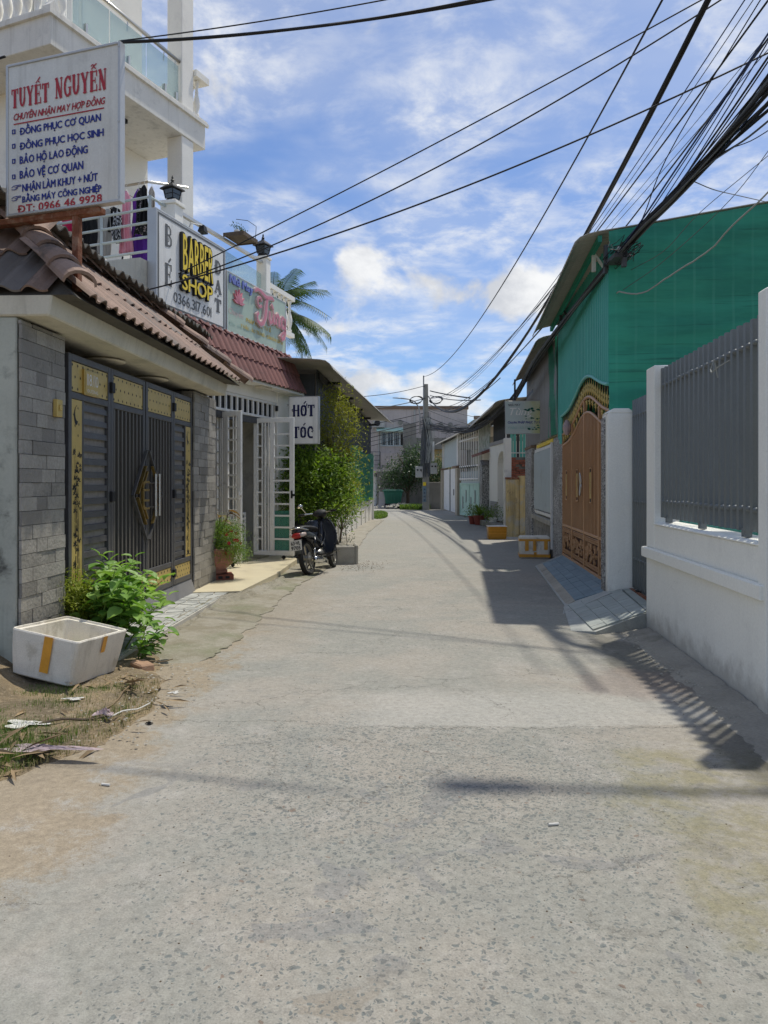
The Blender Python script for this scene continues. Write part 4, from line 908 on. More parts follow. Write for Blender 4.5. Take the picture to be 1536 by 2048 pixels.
text('SHOP', 'letter_side', s2, .60, 1.525, 4.42, 4.68, y=-.045, bold=.05, depth=.04, name='letter_backing'); text('SHOP', 'yellow_letter', s2, .615, 1.51, 4.435, 4.665, y=-.05, bold=.03)
text('0366.317.601', 'ink_grey', s2, .45, 1.55, 4.20, 4.36, bold=.015)
s3, L3 = frame('tailor_signboard', 'pale green tailor signboard with a pink lotus and script lettering', 'signboard', (-6.52 + .303 * 12.72, 12.72), (-6.52 + .303 * 15.02, 15.02))
box('cabinet', 'sign_green', s3, .012, L3 - .012, 0, .12, 4.09, 5.10, bev=.005); rect_frame('trim', 'alu', s3, 0, L3, 4.075, 5.115, .022, -.006, .126)
text('Nhà May', 'ink_lilac', s3, .07, .92, 4.88, 5.06, y=-.03, bold=.03, depth=.025)
pt = MB()
for k, (an, ln, wd) in enumerate(((-78, .22, .05), (-52, .24, .055), (-26, .25, .06), (0, .26, .07), (26, .25, .06), (52, .24, .055), (78, .22, .05))):
    a_ = math.radians(90 - an); cx, cz = .40, 4.62; d = Vector((math.cos(a_), math.sin(a_))); q = Vector((-d.y, d.x)); yy = -.03 - .002 * (3 - abs(k - 3))
    pts = [Vector((cx, cz)), Vector((cx, cz)) + d * ln * .5 + q * wd / 2, Vector((cx, cz)) + d * ln, Vector((cx, cz)) + d * ln * .5 - q * wd / 2]
    pt.add([(p.x, yy, p.y) for p in pts] + [(p.x, 0, p.y) for p in pts], [(0, 1, 2, 3), (0, 4, 5, 1), (1, 5, 6, 2), (2, 6, 7, 3), (3, 7, 4, 0)])
pt.build('lotus', 'pink_letter', s3)
TU = [arc(.20, .93, .18, .07, 200, 60, 8, .8) + [(.62, .90, 1.1), (.95, .97, .8), (1.05, .93, .5)], [(.66, .90, 1), (.60, .62, 1.5), (.55, .40, 1.5), (.45, .22, 1.2), (.30, .14, 1), (.14, .20, .8), (.10, .34, .9), (.20, .42, .7)], arc(.25, .70, .12, .12, 20, 330, 10, .6),
      [(.80, .60, .9), (.78, .40, 1.1), (.84, .30, 1), (.94, .34, .8), (1.02, .58, .9), (1.0, .38, 1.1), (1.08, .30, .7)], [(.90, .80, .8), (1.0, .70, .8)],
      [(1.16, .60, .8), (1.16, .32, 1.1)], [(1.16, .48, .7), (1.28, .60, .8), (1.34, .54, 1), (1.34, .34, 1.1), (1.42, .30, .6)], arc(1.60, .45, .11, .14, 60, 400, 12, .9), [(1.72, .60, .9), (1.72, .2, 1.1), (1.66, .06, 1.1), (1.54, .0, .9), (1.46, .06, .7), (1.54, .14, .6), (1.76, .28, .6)]]
k0 = dict(x0=.98, z0=4.33, sx=.76, sz=.72)
strokes(TU, 'pink_pale', s3, .105, y=-.04, depth=.04, name='letter_backing', **k0); strokes(TU, 'pink_letter', s3, .062, y=-.045, **k0)
text('Chuyên:', 'pink_pale', s3, .06, .60, 4.37, 4.50, bold=.0, shear=.2)
text('PHÁP PHỤC TU SĨ', 'ink_gold', s3, .70, 1.72, 4.36, 4.475, bold=.02); text('Y HẬU - ÁO TRÀNG - ĐẢN ĐẠI GIÁ SỈ', 'ink_gold', s3, .50, 2.25, 4.22, 4.325, bold=.02); text('Địa chỉ: 118/10', 'ink_teal', s3, .08, .9, 4.20, 4.29, bold=.0)
s4, L4 = frame('haircut_signboard', 'white haircut signboard with navy letters fixed beside the shop column', 'signboard', (-1.86, 14.62), (-1.265, 14.50))
box('cabinet', 'sign_white', s4, .01, L4 - .01, 0, .10, 2.27, 3.17, bev=.004); rect_frame('trim', 'alu', s4, 0, L4, 2.255, 3.185, .018, -.005, .105)
slab_letters("HO'/T", 'ink_navy', s4, .09, L4 - .08, 2.79, 3.02, gap=.12, y=-.007); slab_letters('TO/C', 'ink_navy', s4, .09, L4 - .10, 2.37, 2.60, gap=.12, y=-.007)
box('bracket', 'alu', s4, -.05, 0, .03, .06, 2.4, 2.44); box('bracket', 'alu', s4, -.05, 0, .03, .06, 3.0, 3.04)

# ================================================================ tall white house with balconies
wh, wl_ = frame('white_house', 'tall white house with a cantilevered balcony behind the signboards', 'house', (-4.94, 11.1), (-4.94 + .379 * 3.83, 11.1 + .925 * 3.83))
box('wall', 'white_wall', wh, .8, 3.77, 1.35, 7, 0, 7.998); box('wall', 'white_wall', wh, .8, 3.60, 1.35, 7, 8.532, 13)
box('balcony_slab', 'white_wall_dirty', wh, 0, 3.83, 0, 7, 8.0, 8.53, bev=.01)
MB().bx(-.05, 3.88, -.05, .0, 8.44, 8.50).bx(-.05, 0, 0, 7, 8.44, 8.50).bx(-.03, 3.86, -.03, .0, 8.502, 8.54).bx(-.03, 0, 0, 7, 8.502, 8.54).build('cornice', 'white_wall_dirty', wh)
box('column', 'white_wall', wh, 3.13, 3.48, .02, .36, 4.7, 7.998, bev=.01); box('column', 'white_wall', wh, 3.13, 3.48, .02, .36, 8.532, 13, bev=.01)
def urn(mb=None):
    return MB().lathe([(.05, 0), (.05, .05), (.03, .08), (.055, .17), (.065, .26), (.05, .36), (.028, .45), (.038, .47), (.028, .50), (.03, .60), (.045, .66), (.05, .70)], (0, 0, 0), 9)
UR = Piece('baluster', 'white_wall', urn(), smooth=True)
for i in range(9): UR.put(wh, (.07, .32 + i * .2, 8.55))
UR.put(wh, (.30, .07, 8.55)); UR.put(wh, (3.66, .08, 8.58)); UR.put(wh, (3.80, .30, 8.58)); UR.put(wh, (3.80, .50, 8.58)); UR.put(wh, (3.80, .70, 8.58))
box('balustrade_cap', 'white_wall', wh, -.03, .17, .17, 3, 9.25, 9.34); box('balustrade_cap', 'white_wall', wh, 3.49, 3.9, -.04, .16, 9.28, 9.40); box('balustrade_cap', 'white_wall', wh, 3.72, 3.9, .162, 2, 9.28, 9.40)
MB().bx(.0, .16, .0, .16, 8.54, 8.60).prism([(0, 8.60), (.16, 8.60), (.08, 8.70)], .0, .16).build('newel', 'white_wall_dirty', wh)
for x0, x1 in ((.52, 1.30), (1.33, 2.2), (2.23, 3.10)): box('glass_panel', 'glass', wh, x0, x1, .08, .09, 8.60, 9.28)
MB().tube([(.4, .085, 9.38), (3.13, .085, 9.38)], .035, 10).build('handrail', 'steel', wh, smooth=True)
for x in (.78, 1.75, 2.7, 3.02): MB().tube([(x, .085, 9.36), (x, .10, 9.25), (x, .10, 9.18)], .010, 6).bx(x - .02, x + .02, .05, .12, 8.55, 8.75).build('glass_clamp', 'steel', wh)
MB().bx(2.0, 2.28, .55, .83, 7.93, 7.998).build('ceiling_light', 'black', wh); MB().bx(2.03, 2.25, .58, .80, 7.925, 7.93).build('light_cover', 'soffit', wh)
ribbed(MB(), 1.0, 8.7, 11.2, .14, .04, 1.33, x0=.95, style='wave').build('curtain', 'white_wall', wh, smooth=True)
rect_frame('door_frame', 'white_paint', wh, .9, 2.0, 8.54, 11.3, .06, 1.26, 1.30)
box('tile_joint', 'mortar', wh, .8, 3.775, 1.345, 1.349, 6.2, 6.206); box('tile_joint', 'mortar', wh, .8, 3.775, 1.345, 1.349, 7.1, 7.106)
# roof terrace behind the signboards
tw = MB().bx(.90, 3.6, -1.06, 1.34, 3.0, 4.72).build('terrace_wall', 'grey_concrete', wh)
rl, _ = frame('terrace_railing', 'pale blue pipe railing round the roof terrace in front of the hanging clothes', 'railing', (-3.59, 11.5), (-3.59 + .925 * 2, 11.5 - .379 * 2))
for z_, x0 in ((5.89, -1.2), (5.71, -2.6), (5.50, -2.6), (5.28, -2.6), (5.06, -2.6)): MB().tube([(x0, 0, z_), (0, 0, z_)], .021, 7).build('rail', 'pale_blue_paint', rl)
for x in (0, -.95, -1.85): MB().tube([(x, 0.0, 4.72), (x, 0.0, 5.91)], .03, 4).build('post', 'pale_blue_paint', rl)
MB().tube([(-1.1, -.02, 4.62), (-.6, -.02, 4.70), (-.1, -.02, 4.80), (.05, -.02, 4.82)], .026, 7).build('pipe', 'white_paint', rl)
dirv = Vector((-3.44, 11.97, 0)) - Vector((-3.59, 11.5, 0)); ang = rl.rotation_euler.z
loc = Matrix.Rotation(-ang, 3, 'Z') @ dirv
for z_ in (5.89, 5.71, 5.50, 5.28, 5.06): MB().tube([(0, 0, z_), (loc.x, loc.y, z_)], .021, 7).build('rail', 'pale_blue_paint', rl)
dr, _ = frame('drying_rail', 'steel clothes rail above the terrace carrying hanging garments', 'rail', (-5.9, 13.35), (-3.956, 12.6))
Ld = math.hypot(1.944, .75)
MB().tube([(0, 0, 6.56), (Ld, 0, 6.56), (Ld + .25, .75, 6.70)], .022, 7).build('rail', 'steel', dr); MB().tube([(Ld + .12, .42, 6.66), (Ld + .12, .42, 5.9)], .022, 7).build('post', 'steel', dr)
def garment(label, px0, px1, py0, py1, Y, mat, kind='dress', seed=0):
    a_ = at((px0 + px1) / 2, py0, Y); w = (px1 - px0) / F * Y; h = (py1 - py0) / F * Y; rg = random.Random(seed)
    prof = {'dress': ((0, .12), (.05, .38), (.12, .62), (.30, .52), (.45, .62), (.75, .86), (1, 1.0)), 'shirt': ((0, .15), (.05, .5), (.12, .9), (.3, 1.0), (.36, .72), (.7, .70), (1, .74)), 'cloth': ((0, .8), (.05, .9), (.5, .95), (.9, 1), (1, .8))}[kind]
    def fn(u, v):
        for (p0, w0), (p1, w1) in zip(prof, prof[1:]):
            if p0 <= v <= p1: ww = w0 + (w1 - w0) * (v - p0) / (p1 - p0); break
        return ((u - .5) * w * ww + .01 * math.sin(v * 9 + seed), .035 * math.sin(u * 13 + seed) * min(1, v * 2) + .02 * math.sin(u * 29 + seed * 2) * v, -v * h * (1 + .03 * math.sin(u * 7 + seed)))
    g = thing('hanging_garment', label, 'clothes', (a_.x, a_.y, a_.z), rg.uniform(-.3, .3), 'clothes hung on the roof terrace')
    MB().grid(fn, 18, 16).build('cloth', mat, g, smooth=True, solid=.01)
    MB().tube([(-w * .16, 0, -.02), (0, 0, .02), (w * .16, 0, -.02)], .006, 5).tube([(0, 0, .02), (0, 0, .09), (.03, 0, .11)], .004, 5).build('hanger', 'white_paint', g)
garment('crimson garment hanging left of the rusty sign post', 120, 158, 424, 482, 12.3, 'cloth_crimson', 'cloth', 1)
garment('large black shirt hanging right behind the rusty sign post', 150, 200, 392, 500, 12.35, 'cloth_black', 'shirt', 2)
garment('long black trousers below the black shirt', 160, 196, 470, 590, 12.5, 'cloth_black', 'cloth', 9)
garment('pale grey garment between the black shirts', 192, 224, 418, 512, 12.45, 'cloth_grey', 'cloth', 3)
garment('small black top with short sleeves left of the pink dress', 212, 244, 414, 466, 12.45, 'cloth_black', 'shirt', 4)
garment('black and white checked skirt left of the pink dress', 226, 243, 424, 486, 12.3, 'cloth_polka', 'cloth', 5)
garment('long pink dress beside the purple dress', 238, 266, 382, 508, 12.4, 'cloth_pink', 'dress', 6)
garment('long shiny purple dress', 254, 300, 378, 536, 12.5, 'cloth_purple', 'dress', 7)
garment('black floral blouse partly over the purple dress', 266, 294, 376, 470, 12.3, 'cloth_floral', 'dress', 8)
garment('black jacket nearest the railing corner post', 279, 299, 370, 450, 12.15, 'cloth_black', 'dress', 10)
garment('cream shirt hanging right of the railing corner post', 294, 314, 374, 470, 12.5, 'cloth_cream', 'dress', 11)
# household clutter on the terrace
cl = thing('stacked_chairs', 'folded chairs and racks heaped on the terrace floor under the clothes', 'chairs', (-4.0, 12.1, 4.73))
rc = random.Random(2)
for i in range(9):
    x = -.5 + i * .11; MB().rod((x, 0, 0), (x + rc.uniform(-.2, .2), rc.uniform(-.1, .2), .5 * rc.uniform(.6, 1)), .022).rod((x - .1, .05, .2), (x + .15, .05, .25), .02).build('frame_tube', ['steel', 'white_paint', 'black'][i % 3], cl)
box('crate', 'plastic_red', cl, -.95, -.65, -.1, .2, 0, .3)

def lantern(x, y, z, label, s=1.0, rz=.3):
    g = thing('gate_lantern', label, 'lantern', (x, y, z), rz, 'lanterns on the terrace pillars')
    MB().lathe([(.07, 0), (.10, .02), (.10, .045), (.08, .06)], (0, 0, 0), 4).build('base', 'black', g)
    MB().lathe([(.105, .06), (.135, .20)], (0, 0, 0), 4).build('lamp_glass', 'window_dark', g)
    fm = MB()
    for k in range(4):
        a_ = math.pi / 2 * k; fm.rod((.105 * math.cos(a_), .105 * math.sin(a_), .06), (.14 * math.cos(a_), .14 * math.sin(a_), .21), .016)
        b_ = a_ + math.pi / 2; fm.rod((.12 * math.cos(a_), .12 * math.sin(a_), .13), (.12 * math.cos(b_), .12 * math.sin(b_), .13), .010)
    fm.build('cage', 'black', g)
    MB().lathe([(.20, .205), (.19, .225), (.07, .30), (.03, .32), (.025, .335)], (0, 0, 0), 4).build('hood', 'black', g)
    MB().lathe([(.012, .33), (.03, .36), (.012, .385), (.018, .40), (.004, .44)], (0, 0, 0), 8).build('finial', 'black', g); g.scale = (s, s, s)
tp_, Lt = frame('glass_terrace_rail', 'white pillars and glass railing above the two shop signs', 'railing', (-3.40, 11.98), (-2.47, 15.5))
MB().bx(-.11, .15, -.13, .13, 4.7, 5.92).bx(-.14, .18, -.16, .16, 5.92, 5.98).build('pillar', 'white_wall', tp_, bev=.008)
MB().bx(Lt - .16, Lt + .06, -.11, .11, 4.7, 6.10).bx(Lt - .18, Lt + .08, -.13, .13, 6.10, 6.15).build('pillar', 'white_wall', tp_, bev=.008)
for i in range(3): box('glass_panel', 'glass', tp_, .18 + i * 1.12, 1.27 + i * 1.12, .0, .01, 4.9, 5.78)
MB().rod((.16, .0, 5.90), (Lt - .16, .0, 6.02), .07, .05).build('handrail', 'alu', tp_)
lantern(-3.385, 12.0, 5.98, 'black lantern on the left pillar beside the railing corner'); lantern(-2.49, 15.45, 6.15, 'black lantern on the right pillar near the palm', 1.1)
# white balustrade right of the second pillar
bt, _ = frame('roof_balustrade', 'short white balustrade between the right pillar and the palm', 'balustrade', (-2.42, 15.6), (-2.05, 16.9))
box('rail', 'white_wall', bt, 0, 1.3, -.06, .06, 4.75, 4.84); box('rail', 'white_wall', bt, 0, 1.3, -.07, .07, 5.56, 5.66)
for i in range(5): UR.put(bt, (.15 + i * .25, 0, 4.85))
box('bracket', 'white_wall', bt, 0, .08, -.06, .06, 4.0, 4.75)
fl = thing('floodlight', 'small floodlight on an arm above the barber signboard', 'lamp', (-3.2, 12.25, 5.62), 1.27)
MB().tube([(0, 0, 0), (0, -.05, .12), (.25, -.1, .16)], .012, 6).build('arm', 'alu', fl); MB().hexa([(.22, -.16, .06), (.36, -.16, .04), (.36, -.04, .04), (.22, -.04, .06), (.26, -.14, .17), (.34, -.14, .15), (.34, -.06, .15), (.26, -.06, .17)]).build('head', 'black', fl)
# hanging plant shelf on the rail
hs = thing('plant_shelf', 'small wooden shelf with pots fixed to the glass railing', 'shelf', (-2.80, 13.95, 6.02), 1.27)
MB().bx(-.26, .26, -.34, .06, 0, .025).bx(-.26, .26, -.36, -.34, -.02, .05).bx(-.28, -.26, -.36, .06, -.02, .05).bx(.26, .28, -.36, .06, -.02, .05).build('board', 'bark', hs)
MB().tube([(.24, -.33, .03), (.25, -.34, .30), (.18, -.2, .40), (.1, 0, .42)], .006, 5).tube([(.27, -.33, .0), (.33, -.40, .04), (.36, -.42, .14)], .006, 5).build('wire_hanger', 'black', hs)
for i, (x, c_, s_) in enumerate(((-.15, 'white_wall', .05), (.02, 'terracotta', .045), (.14, 'terracotta', .05))):
    g = thing('flower_pot', ['white pot with a silvery plant on the railing shelf', 'small clay pot in the middle of the railing shelf', 'clay figure pot at the right end of the railing shelf'][i], 'pot', hs.matrix_basis @ Vector((x, -.15, .027)), 0)
    MB().lathe([(s_ * .7, 0), (s_, .08), (s_ * 1.05, .09)], (0, 0, 0), 10).build('pot', c_, g, smooth=True)
    mb = MB(); rq = random.Random(i)
    for k in range(60):
        p = rnddir(rq, 0) * rq.uniform(.02, .11) * (1.2 if i == 0 else .7) + Vector((0, 0, .12)); q = cloth_leaf(p, rnddir(rq), (0, 0, 1), .045, .018); mb.add(q[:4], [(0, 1, 2, 3)])
    mb.build('foliage', 'leaf_dark', g)

# ================================================================ dark corrugated workshop on the left
dw, dl = frame('dark_workshop', 'dark ribbed metal workshop with a curved zinc roof left of the lane', 'workshop', (-1.428, 15.8), (-.558, 30.8))
ribbed(MB(), dl, .80, 3.95, .16, .022, 0, style='trap').build('wall', 'ribbed_dark', dw)
box('end_wall', 'ribbed_dark', dw, .0, .05, .03, 5, 0, 3.8); box('end_wall', 'white_wall_dirty', dw, dl - .1, dl - .02, .03, 5, 0, 3.95)
r = random.Random(9)
for i in range(9):
    x0 = i * dl / 9; box('wall_panel', 'white_wall_dirty', dw, x0 + .02, x0 + dl / 9 - .02, -.06, .02, 0, .83 + r.uniform(-.03, .03), bev=.006); box('pier', 'white_wall_dirty', dw, x0 - .05, x0 + .02, -.09, .02, 0, .9)
box('pier', 'white_paint', dw, dl - .05, dl + .06, -.14, .0, 0, 2.75)
box('roof_beam', 'black', dw, .1, dl, -.06, -.02, 3.70, 3.84)
for i in range(5): box('roof_bracket', 'black', dw, 1.4 + i * 3.1, 1.48 + i * 3.1, -.34, -.06, 3.76, 3.82)
def wr(u, v):
    x = -1.35 + u * (dl + 1.65); ov = .52 + .42 * u; zt = 3.84 + .22 * u; s_ = v
    prof = [(-1, -.14), (-.88, -.05), (-.72, .01), (-.5, .03), (0, .05), (1, .10), (4, .3), (6, .45)]
    k = s_ * (len(prof) - 1); i = min(int(k), len(prof) - 2); f = k - i
    y = prof[i][0] + (prof[i + 1][0] - prof[i][0]) * f; z_ = prof[i][1] + (prof[i + 1][1] - prof[i][1]) * f
    return (x, y * ov if y < 0 else y, zt + z_ + .010 * math.cos(2 * math.pi * x / .19))
MB().grid(wr, 420, 14).build('roof', 'zinc', dw, solid=.012)
nt_ = MB(); 
def netf(u, v): x = 5.6 + u * 9.2; return (x, -.13 + .03 * fnoise(x, v * 2, 2, 3) - .02 * v, .86 + v * 1.72 + .06 * math.sin(u * 9) * v)
g = tag(MB().grid(netf, 60, 14).build('shade_net', 'netting_bright'), 'bright green shade net stretched along the dark workshop wall', 'net'); g.location = dw.location; g.rotation_euler = dw.rotation_euler
# ================================================================ RIGHT side of the lane
def RX(Y): return 1.992 + .0907 * Y
def rframe(name, label, cat, yn, yf, off=0, **k):
    """root at the far end; local x runs towards the viewer, local +y into the plot"""
    o, L = frame(name, label, cat, (RX(yf) + off, yf), (RX(yn) + off, yn), **k); return o, (lambda Y: (yf - Y) * math.hypot(1, .0907))
# ---- white boundary wall with steel slats
ww, f = rframe('boundary_wall', 'white plastered boundary wall topped with charcoal steel slats', 'wall', 4.72, 7.68); L = f(4.72)
box('wall', 'near_wall', ww, 0, L - .117, .0, .20, -.02, .75); box('wall', 'near_wall', ww, .302, L - .117, .002, .198, .852, 1.09, bev=.005)
box('band', 'near_wall', ww, -.04, L - .02, -.045, .20, .75, .852, bev=.008)
box('pillar', 'near_wall', ww, 0.0, .30, -.002, .24, .852, 2.66, bev=.008); box('pillar', 'near_wall', ww, .0, .28, .202, .24, -.02, .75)
box('pillar', 'near_wall', ww, L - .115, L + .02, -.02, .26, -.02, 2.73, bev=.008)
MB().hexa([(.302, -.012, 1.091), (L - .117, -.012, 1.091), (L - .117, .20, 1.105), (.302, .20, 1.105), (.302, -.012, 1.105), (L - .117, -.012, 1.105), (L - .117, .20, 1.125), (.302, .20, 1.125)]).build('ledge', 'near_wall', ww, bev=.004)
SB = Piece('steel_slat', 'bar_iron', MB().bx(-.022, .022, .050, .086, 0, 1))
BO = Piece('bolt', 'bar_iron', MB().lathe([(.004, -.024), (.014, -.020), (.020, -.006), (.020, .04)], (0, 0, 0), 10, 'y'), smooth=True)
n = 21; x0, x1 = .36, L - .16
for i in range(n):
    x = x0 + i * (x1 - x0) / (n - 1); SB.put(ww, (x, 0, 1.165), (0, 0, 0), (1, 1, 1.455 + R.uniform(-.004, .004)))
    for z_ in (2.45, 1.32): BO.put(ww, (x + .060, .062, z_ + R.uniform(-.004, .004)))
for z_ in (2.45, 1.32): box('rail', 'bar_iron', ww, .26, L - .12, .088, .112, z_ - .02, z_ + .02)
for x in (.50, 1.46, 2.4): box('foot', 'bar_iron', ww, x - .03, x + .03, .058, .11, 1.12, 1.18)
MB().tube([(1.98, .03, 2.30), (1.99, .0, 2.44), (2.0, -.03, 2.36), (2.05, -.04, 2.33), (2.13, -.02, 2.36), (2.2, .04, 2.4)], .005, 5).build('loose_wire', 'cable_pale', ww)
# the same kind of wall going on towards the viewer, outside the picture
w2, f2 = rframe('neighbour_wall', 'grey plastered wall continuing past the end pillar of the white boundary wall', 'wall', .5, 4.60, .22); L = f2(.5)
box('wall', 'grey_concrete', w2, 0, L, 0, .2, -.02, 2.35); 
# ---- narrow dark gate in the gap
dg, f = rframe('side_gate', 'narrow charcoal bar gate between the white pillar and the white wall', 'gate', 7.80, 9.06, .20); L = f(7.8)
rect_frame('leaf_frame', 'bar_iron', dg, .02, L - .02, .235, 2.32, .04, 0, .04, rails=(1.28, .60))
GB = Piece('gate_bar', 'bar_iron', MB().lathe([(.019, 0), (.019, 1)], (0, 0, 0), 8), smooth=True)
for i in range(11): GB.put(dg, (.07 + i * .112, -.012, .25), (0, 0, 0), (1, 1, 2.24))
for i in range(11):
    for z_ in (2.30, 1.28, .60): BO.put(dg, (.125 + i * .112, -.015, z_))
MB().lathe([(.035, -.008), (.035, .008)], (-.06, -.05, 1.42), 12, 'y').bx(-.09, .0, -.045, -.02, 1.05, 1.09).bx(-.05, .0, -.05, -.03, 1.36, 1.40).build('lock', 'bar_iron', dg)
box('sill', 'rust', dg, 0, L, -.06, -.02, .17, .235); box('caster', 'black', dg, .30, .38, -.05, .0, .18, .25)
box('yard_screen', 'grey_concrete', dg, -1.2, L + .2, 1.9, 2.0, 0, 2.6)
gp = thing('gate_pillar', 'tall square white pillar between the brown gate and the narrow gate', 'pillar', (2.86, 9.19, 0), -.09)
MB().bx(-.15, .17, -.16, .16, 0, 2.34).prism([(-.16, 2.341), (.18, 2.341), (.10, 2.40), (-.08, 2.40)], -.16, .16).build('shaft', 'near_wall', gp, bev=.008); box('cheek', 'washed_stone', gp, -.165, -.152, -.04, .16, 0, 2.3); box('cheek', 'white_wall', gp, .172, .24, -.05, .16, 0, 2.3)
# ---- brown gate
bg_, f = rframe('brown_gate', 'brown double driveway gate with scrolled panels and an arched top', 'gate', 9.10, 13.42, .0); L = f(9.1)
def bell(x, c, s=1.15): return math.exp(-((x - c) / s) ** 2)
arch1 = lambda x: 2.17 + .37 * bell(x, f(11.1)); arch2 = lambda x: 2.36 + .40 * bell(x, f(11.05)); arch3 = lambda x: 2.70 + .36 * bell(x, f(11.0))
def arch_tube(fn, x0, x1, r, y, name, mat, parent, n=36): return MB().tube([(x0 + (x1 - x0) * i / n, y, fn(x0 + (x1 - x0) * i / n)) for i in range(n + 1)], r, 8).build(name, mat, parent, smooth=True)
posts = [0, 1.02, 2.17, 3.32, L]
GBAR = Piece('gate_bar', 'brown_iron', MB().bx(-.014, .014, -.012, .014, 0, 1))
sheet = MB(); NN = 40
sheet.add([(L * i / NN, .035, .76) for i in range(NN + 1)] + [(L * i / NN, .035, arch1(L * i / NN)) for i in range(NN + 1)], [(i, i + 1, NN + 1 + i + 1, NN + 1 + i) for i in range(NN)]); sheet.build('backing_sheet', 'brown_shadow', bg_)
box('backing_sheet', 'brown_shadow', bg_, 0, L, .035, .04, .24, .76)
for k in range(4):
    x0, x1 = posts[k], posts[k + 1]; w = .03
    mb = MB()
    for x in (x0 + .004, x1 - w - .004): mb.hexa([(x, -.02, .21), (x + w, -.02, .21), (x + w, .03, .21), (x, .03, .21), (x, -.02, arch2(x)), (x + w, -.02, arch2(x + w)), (x + w, .03, arch2(x + w)), (x, .03, arch2(x))])
    for za, zb in ((.21, .25), (.735, .775)): mb.bx(x0 + w + .004, x1 - w - .004, -.018, .028, za, zb)
    for za in (.275, .705): mb.bx(x0 + w + .012, x1 - w - .012, -.010, .02, za, za + .012)
    mb.build('leaf_frame', 'brown_iron', bg_, bev=.003)
    n = 10 if k in (1, 2) else 9
    for i in range(n):
        x = x0 + w + (i + .5) * (x1 - x0 - 2 * w) / n
        GBAR.put(bg_, (x, 0, .775), (0, 0, 0), (1, 1, arch1(x) - .775))
    c = (x0 + x1) / 2
    mb = MB().bx(c - .10, c + .10, -.026, -.014, 1.21, 1.23).bx(c - .10, c + .10, -.026, -.014, 1.70, 1.72).bx(c - .10, c - .085, -.026, -.014, 1.23, 1.70).bx(c + .085, c + .10, -.026, -.014, 1.23, 1.70); mb.build('plate_frame', 'brown_iron', bg_)
    pl = box('gold_plate', 'gold', bg_, c - .085, c + .085, -.020, -.012, 1.28, 1.65); rp = random.Random(k); vm = MB()
    for q in range(9): vm = strokes([arc(c + rp.uniform(-.05, .05), 1.30 + q * .038, .03, .025, rp.uniform(0, 360), rp.uniform(360, 600), 8)], 'brown_iron', pl, .010, y=-.023, mb=vm, build=False)
    vm.build('scroll', 'brown_iron', pl)
    box('recess', 'black', bg_, c - .085, c + .085, -.0125, -.0115, 1.23, 1.275); box('recess', 'black', bg_, c - .085, c + .085, -.0125, -.0115, 1.655, 1.70)
    # cast scroll panel below
    vm = MB(); xa, xb = x0 + w + .03, x1 - w - .03
    nn = int((xb - xa) / .072)
    for i in range(nn):
        cx = xa + (i + .5) * (xb - xa) / nn
        for cz in (.315, .67): vm = strokes([arc(cx, cz, .026, .024, 0, 360, 8)], 'brown_iron', bg_, .012, y=-.012, mb=vm, build=False, depth=.02)
    for q in range(int((xb - xa) * 34)):
        cx, cz = rp.uniform(xa + .03, xb - .03), rp.uniform(.375, .61); a0 = rp.uniform(0, 360); rr_ = rp.uniform(.022, .05)
        vm = strokes([[(cx + rr_ * (1 - .6 * t / 9) * math.cos(math.radians(a0 + t * 45)), cz + rr_ * (1 - .6 * t / 9) * math.sin(math.radians(a0 + t * 45)), 1 - .4 * t / 9) for t in range(10)]], 'brown_iron', bg_, .020, y=-.012 - rp.uniform(0, .006), mb=vm, build=False, depth=.02)
    vm.build('scroll_panel', 'brown_iron', bg_)
arch_tube(arch1, 0, L, .020, -.005, 'arch_rail', 'brown_iron', bg_); arch_tube(arch2, 0, L, .024, -.005, 'arch_rail', 'brown_iron', bg_)
FN = Piece('finial', 'gold', MB().lathe([(.010, 0), (.010, .05), (.026, .09), (.012, .13), (.020, .16), (.006, .20), (.002, .30)], (0, 0, 0), 7), smooth=True)
for i in range(26):
    x = .06 + i * (L - .42) / 25; FN.put(bg_, (x, 0, arch2(x) + .01))
for i in range(18):
    x = .10 + i * (L - .48) / 17; FN.put(bg_, (x, 0, arch2(x) - .015), (math.pi, 0, 0), (1, 1, .5))
hd = MB().tube([(f(11.32) + .055 * math.cos(t), -.05 - .012 * abs(math.sin(t)), 1.48 + .165 * math.sin(t)) for t in [math.pi * 2 * i / 24 for i in range(25)]], .012, 8).build('pull_handle', 'steel', bg_, smooth=True)
vm = MB().lathe([(.03, 0), (.06, .06), (.075, .13), (.05, .2), (.02, .25)], (.96, -.08, 2.30), 9); vm.build('flower_bunch', 'pink_rag', bg_)
# ---- sloping tiled aprons
def patch(name, mat, parent, A, B, C, D, nu, nv, gap=.012, th=.03, seed=1):
    """tiles over the quad A-B (near/far along the street, kerb side) to D-C (wall side)"""
    A, B, C, D = map(Vector, (A, B, C, D)); r = random.Random(seed)
    def q(u, v): return (A * (1 - u) + B * u) * (1 - v) + (D * (1 - u) + C * u) * v
    for i in range(nu):
        for j in range(nv):
            g = gap / 2; u0, u1, v0, v1 = (i + g * 2) / nu, (i + 1 - g * 2) / nu, (j + g * 2) / nv, (j + 1 - g * 2) / nv
            e = Vector((0, 0, r.uniform(0, .003))); ps = [q(u0, v0), q(u1, v0), q(u1, v1), q(u0, v1)]
            MB().hexa([p - Vector((0, 0, th)) for p in ps] + [p + e for p in ps]).build(name, mat, parent)
def wedge(name, mat, parent, pts, zb=-.02):
    n = len(pts); return MB().add([(p[0], p[1], zb) for p in pts] + [(p[0], p[1], p[2]) for p in pts], [tuple(range(n, 2 * n))] + [(i, (i + 1) % n, n + (i + 1) % n, n + i) for i in range(n)]).build(name, mat, parent)
r1 = thing('driveway_ramp', 'blue-grey tiled ramp sloping from the brown gate to the road', 'ramp')
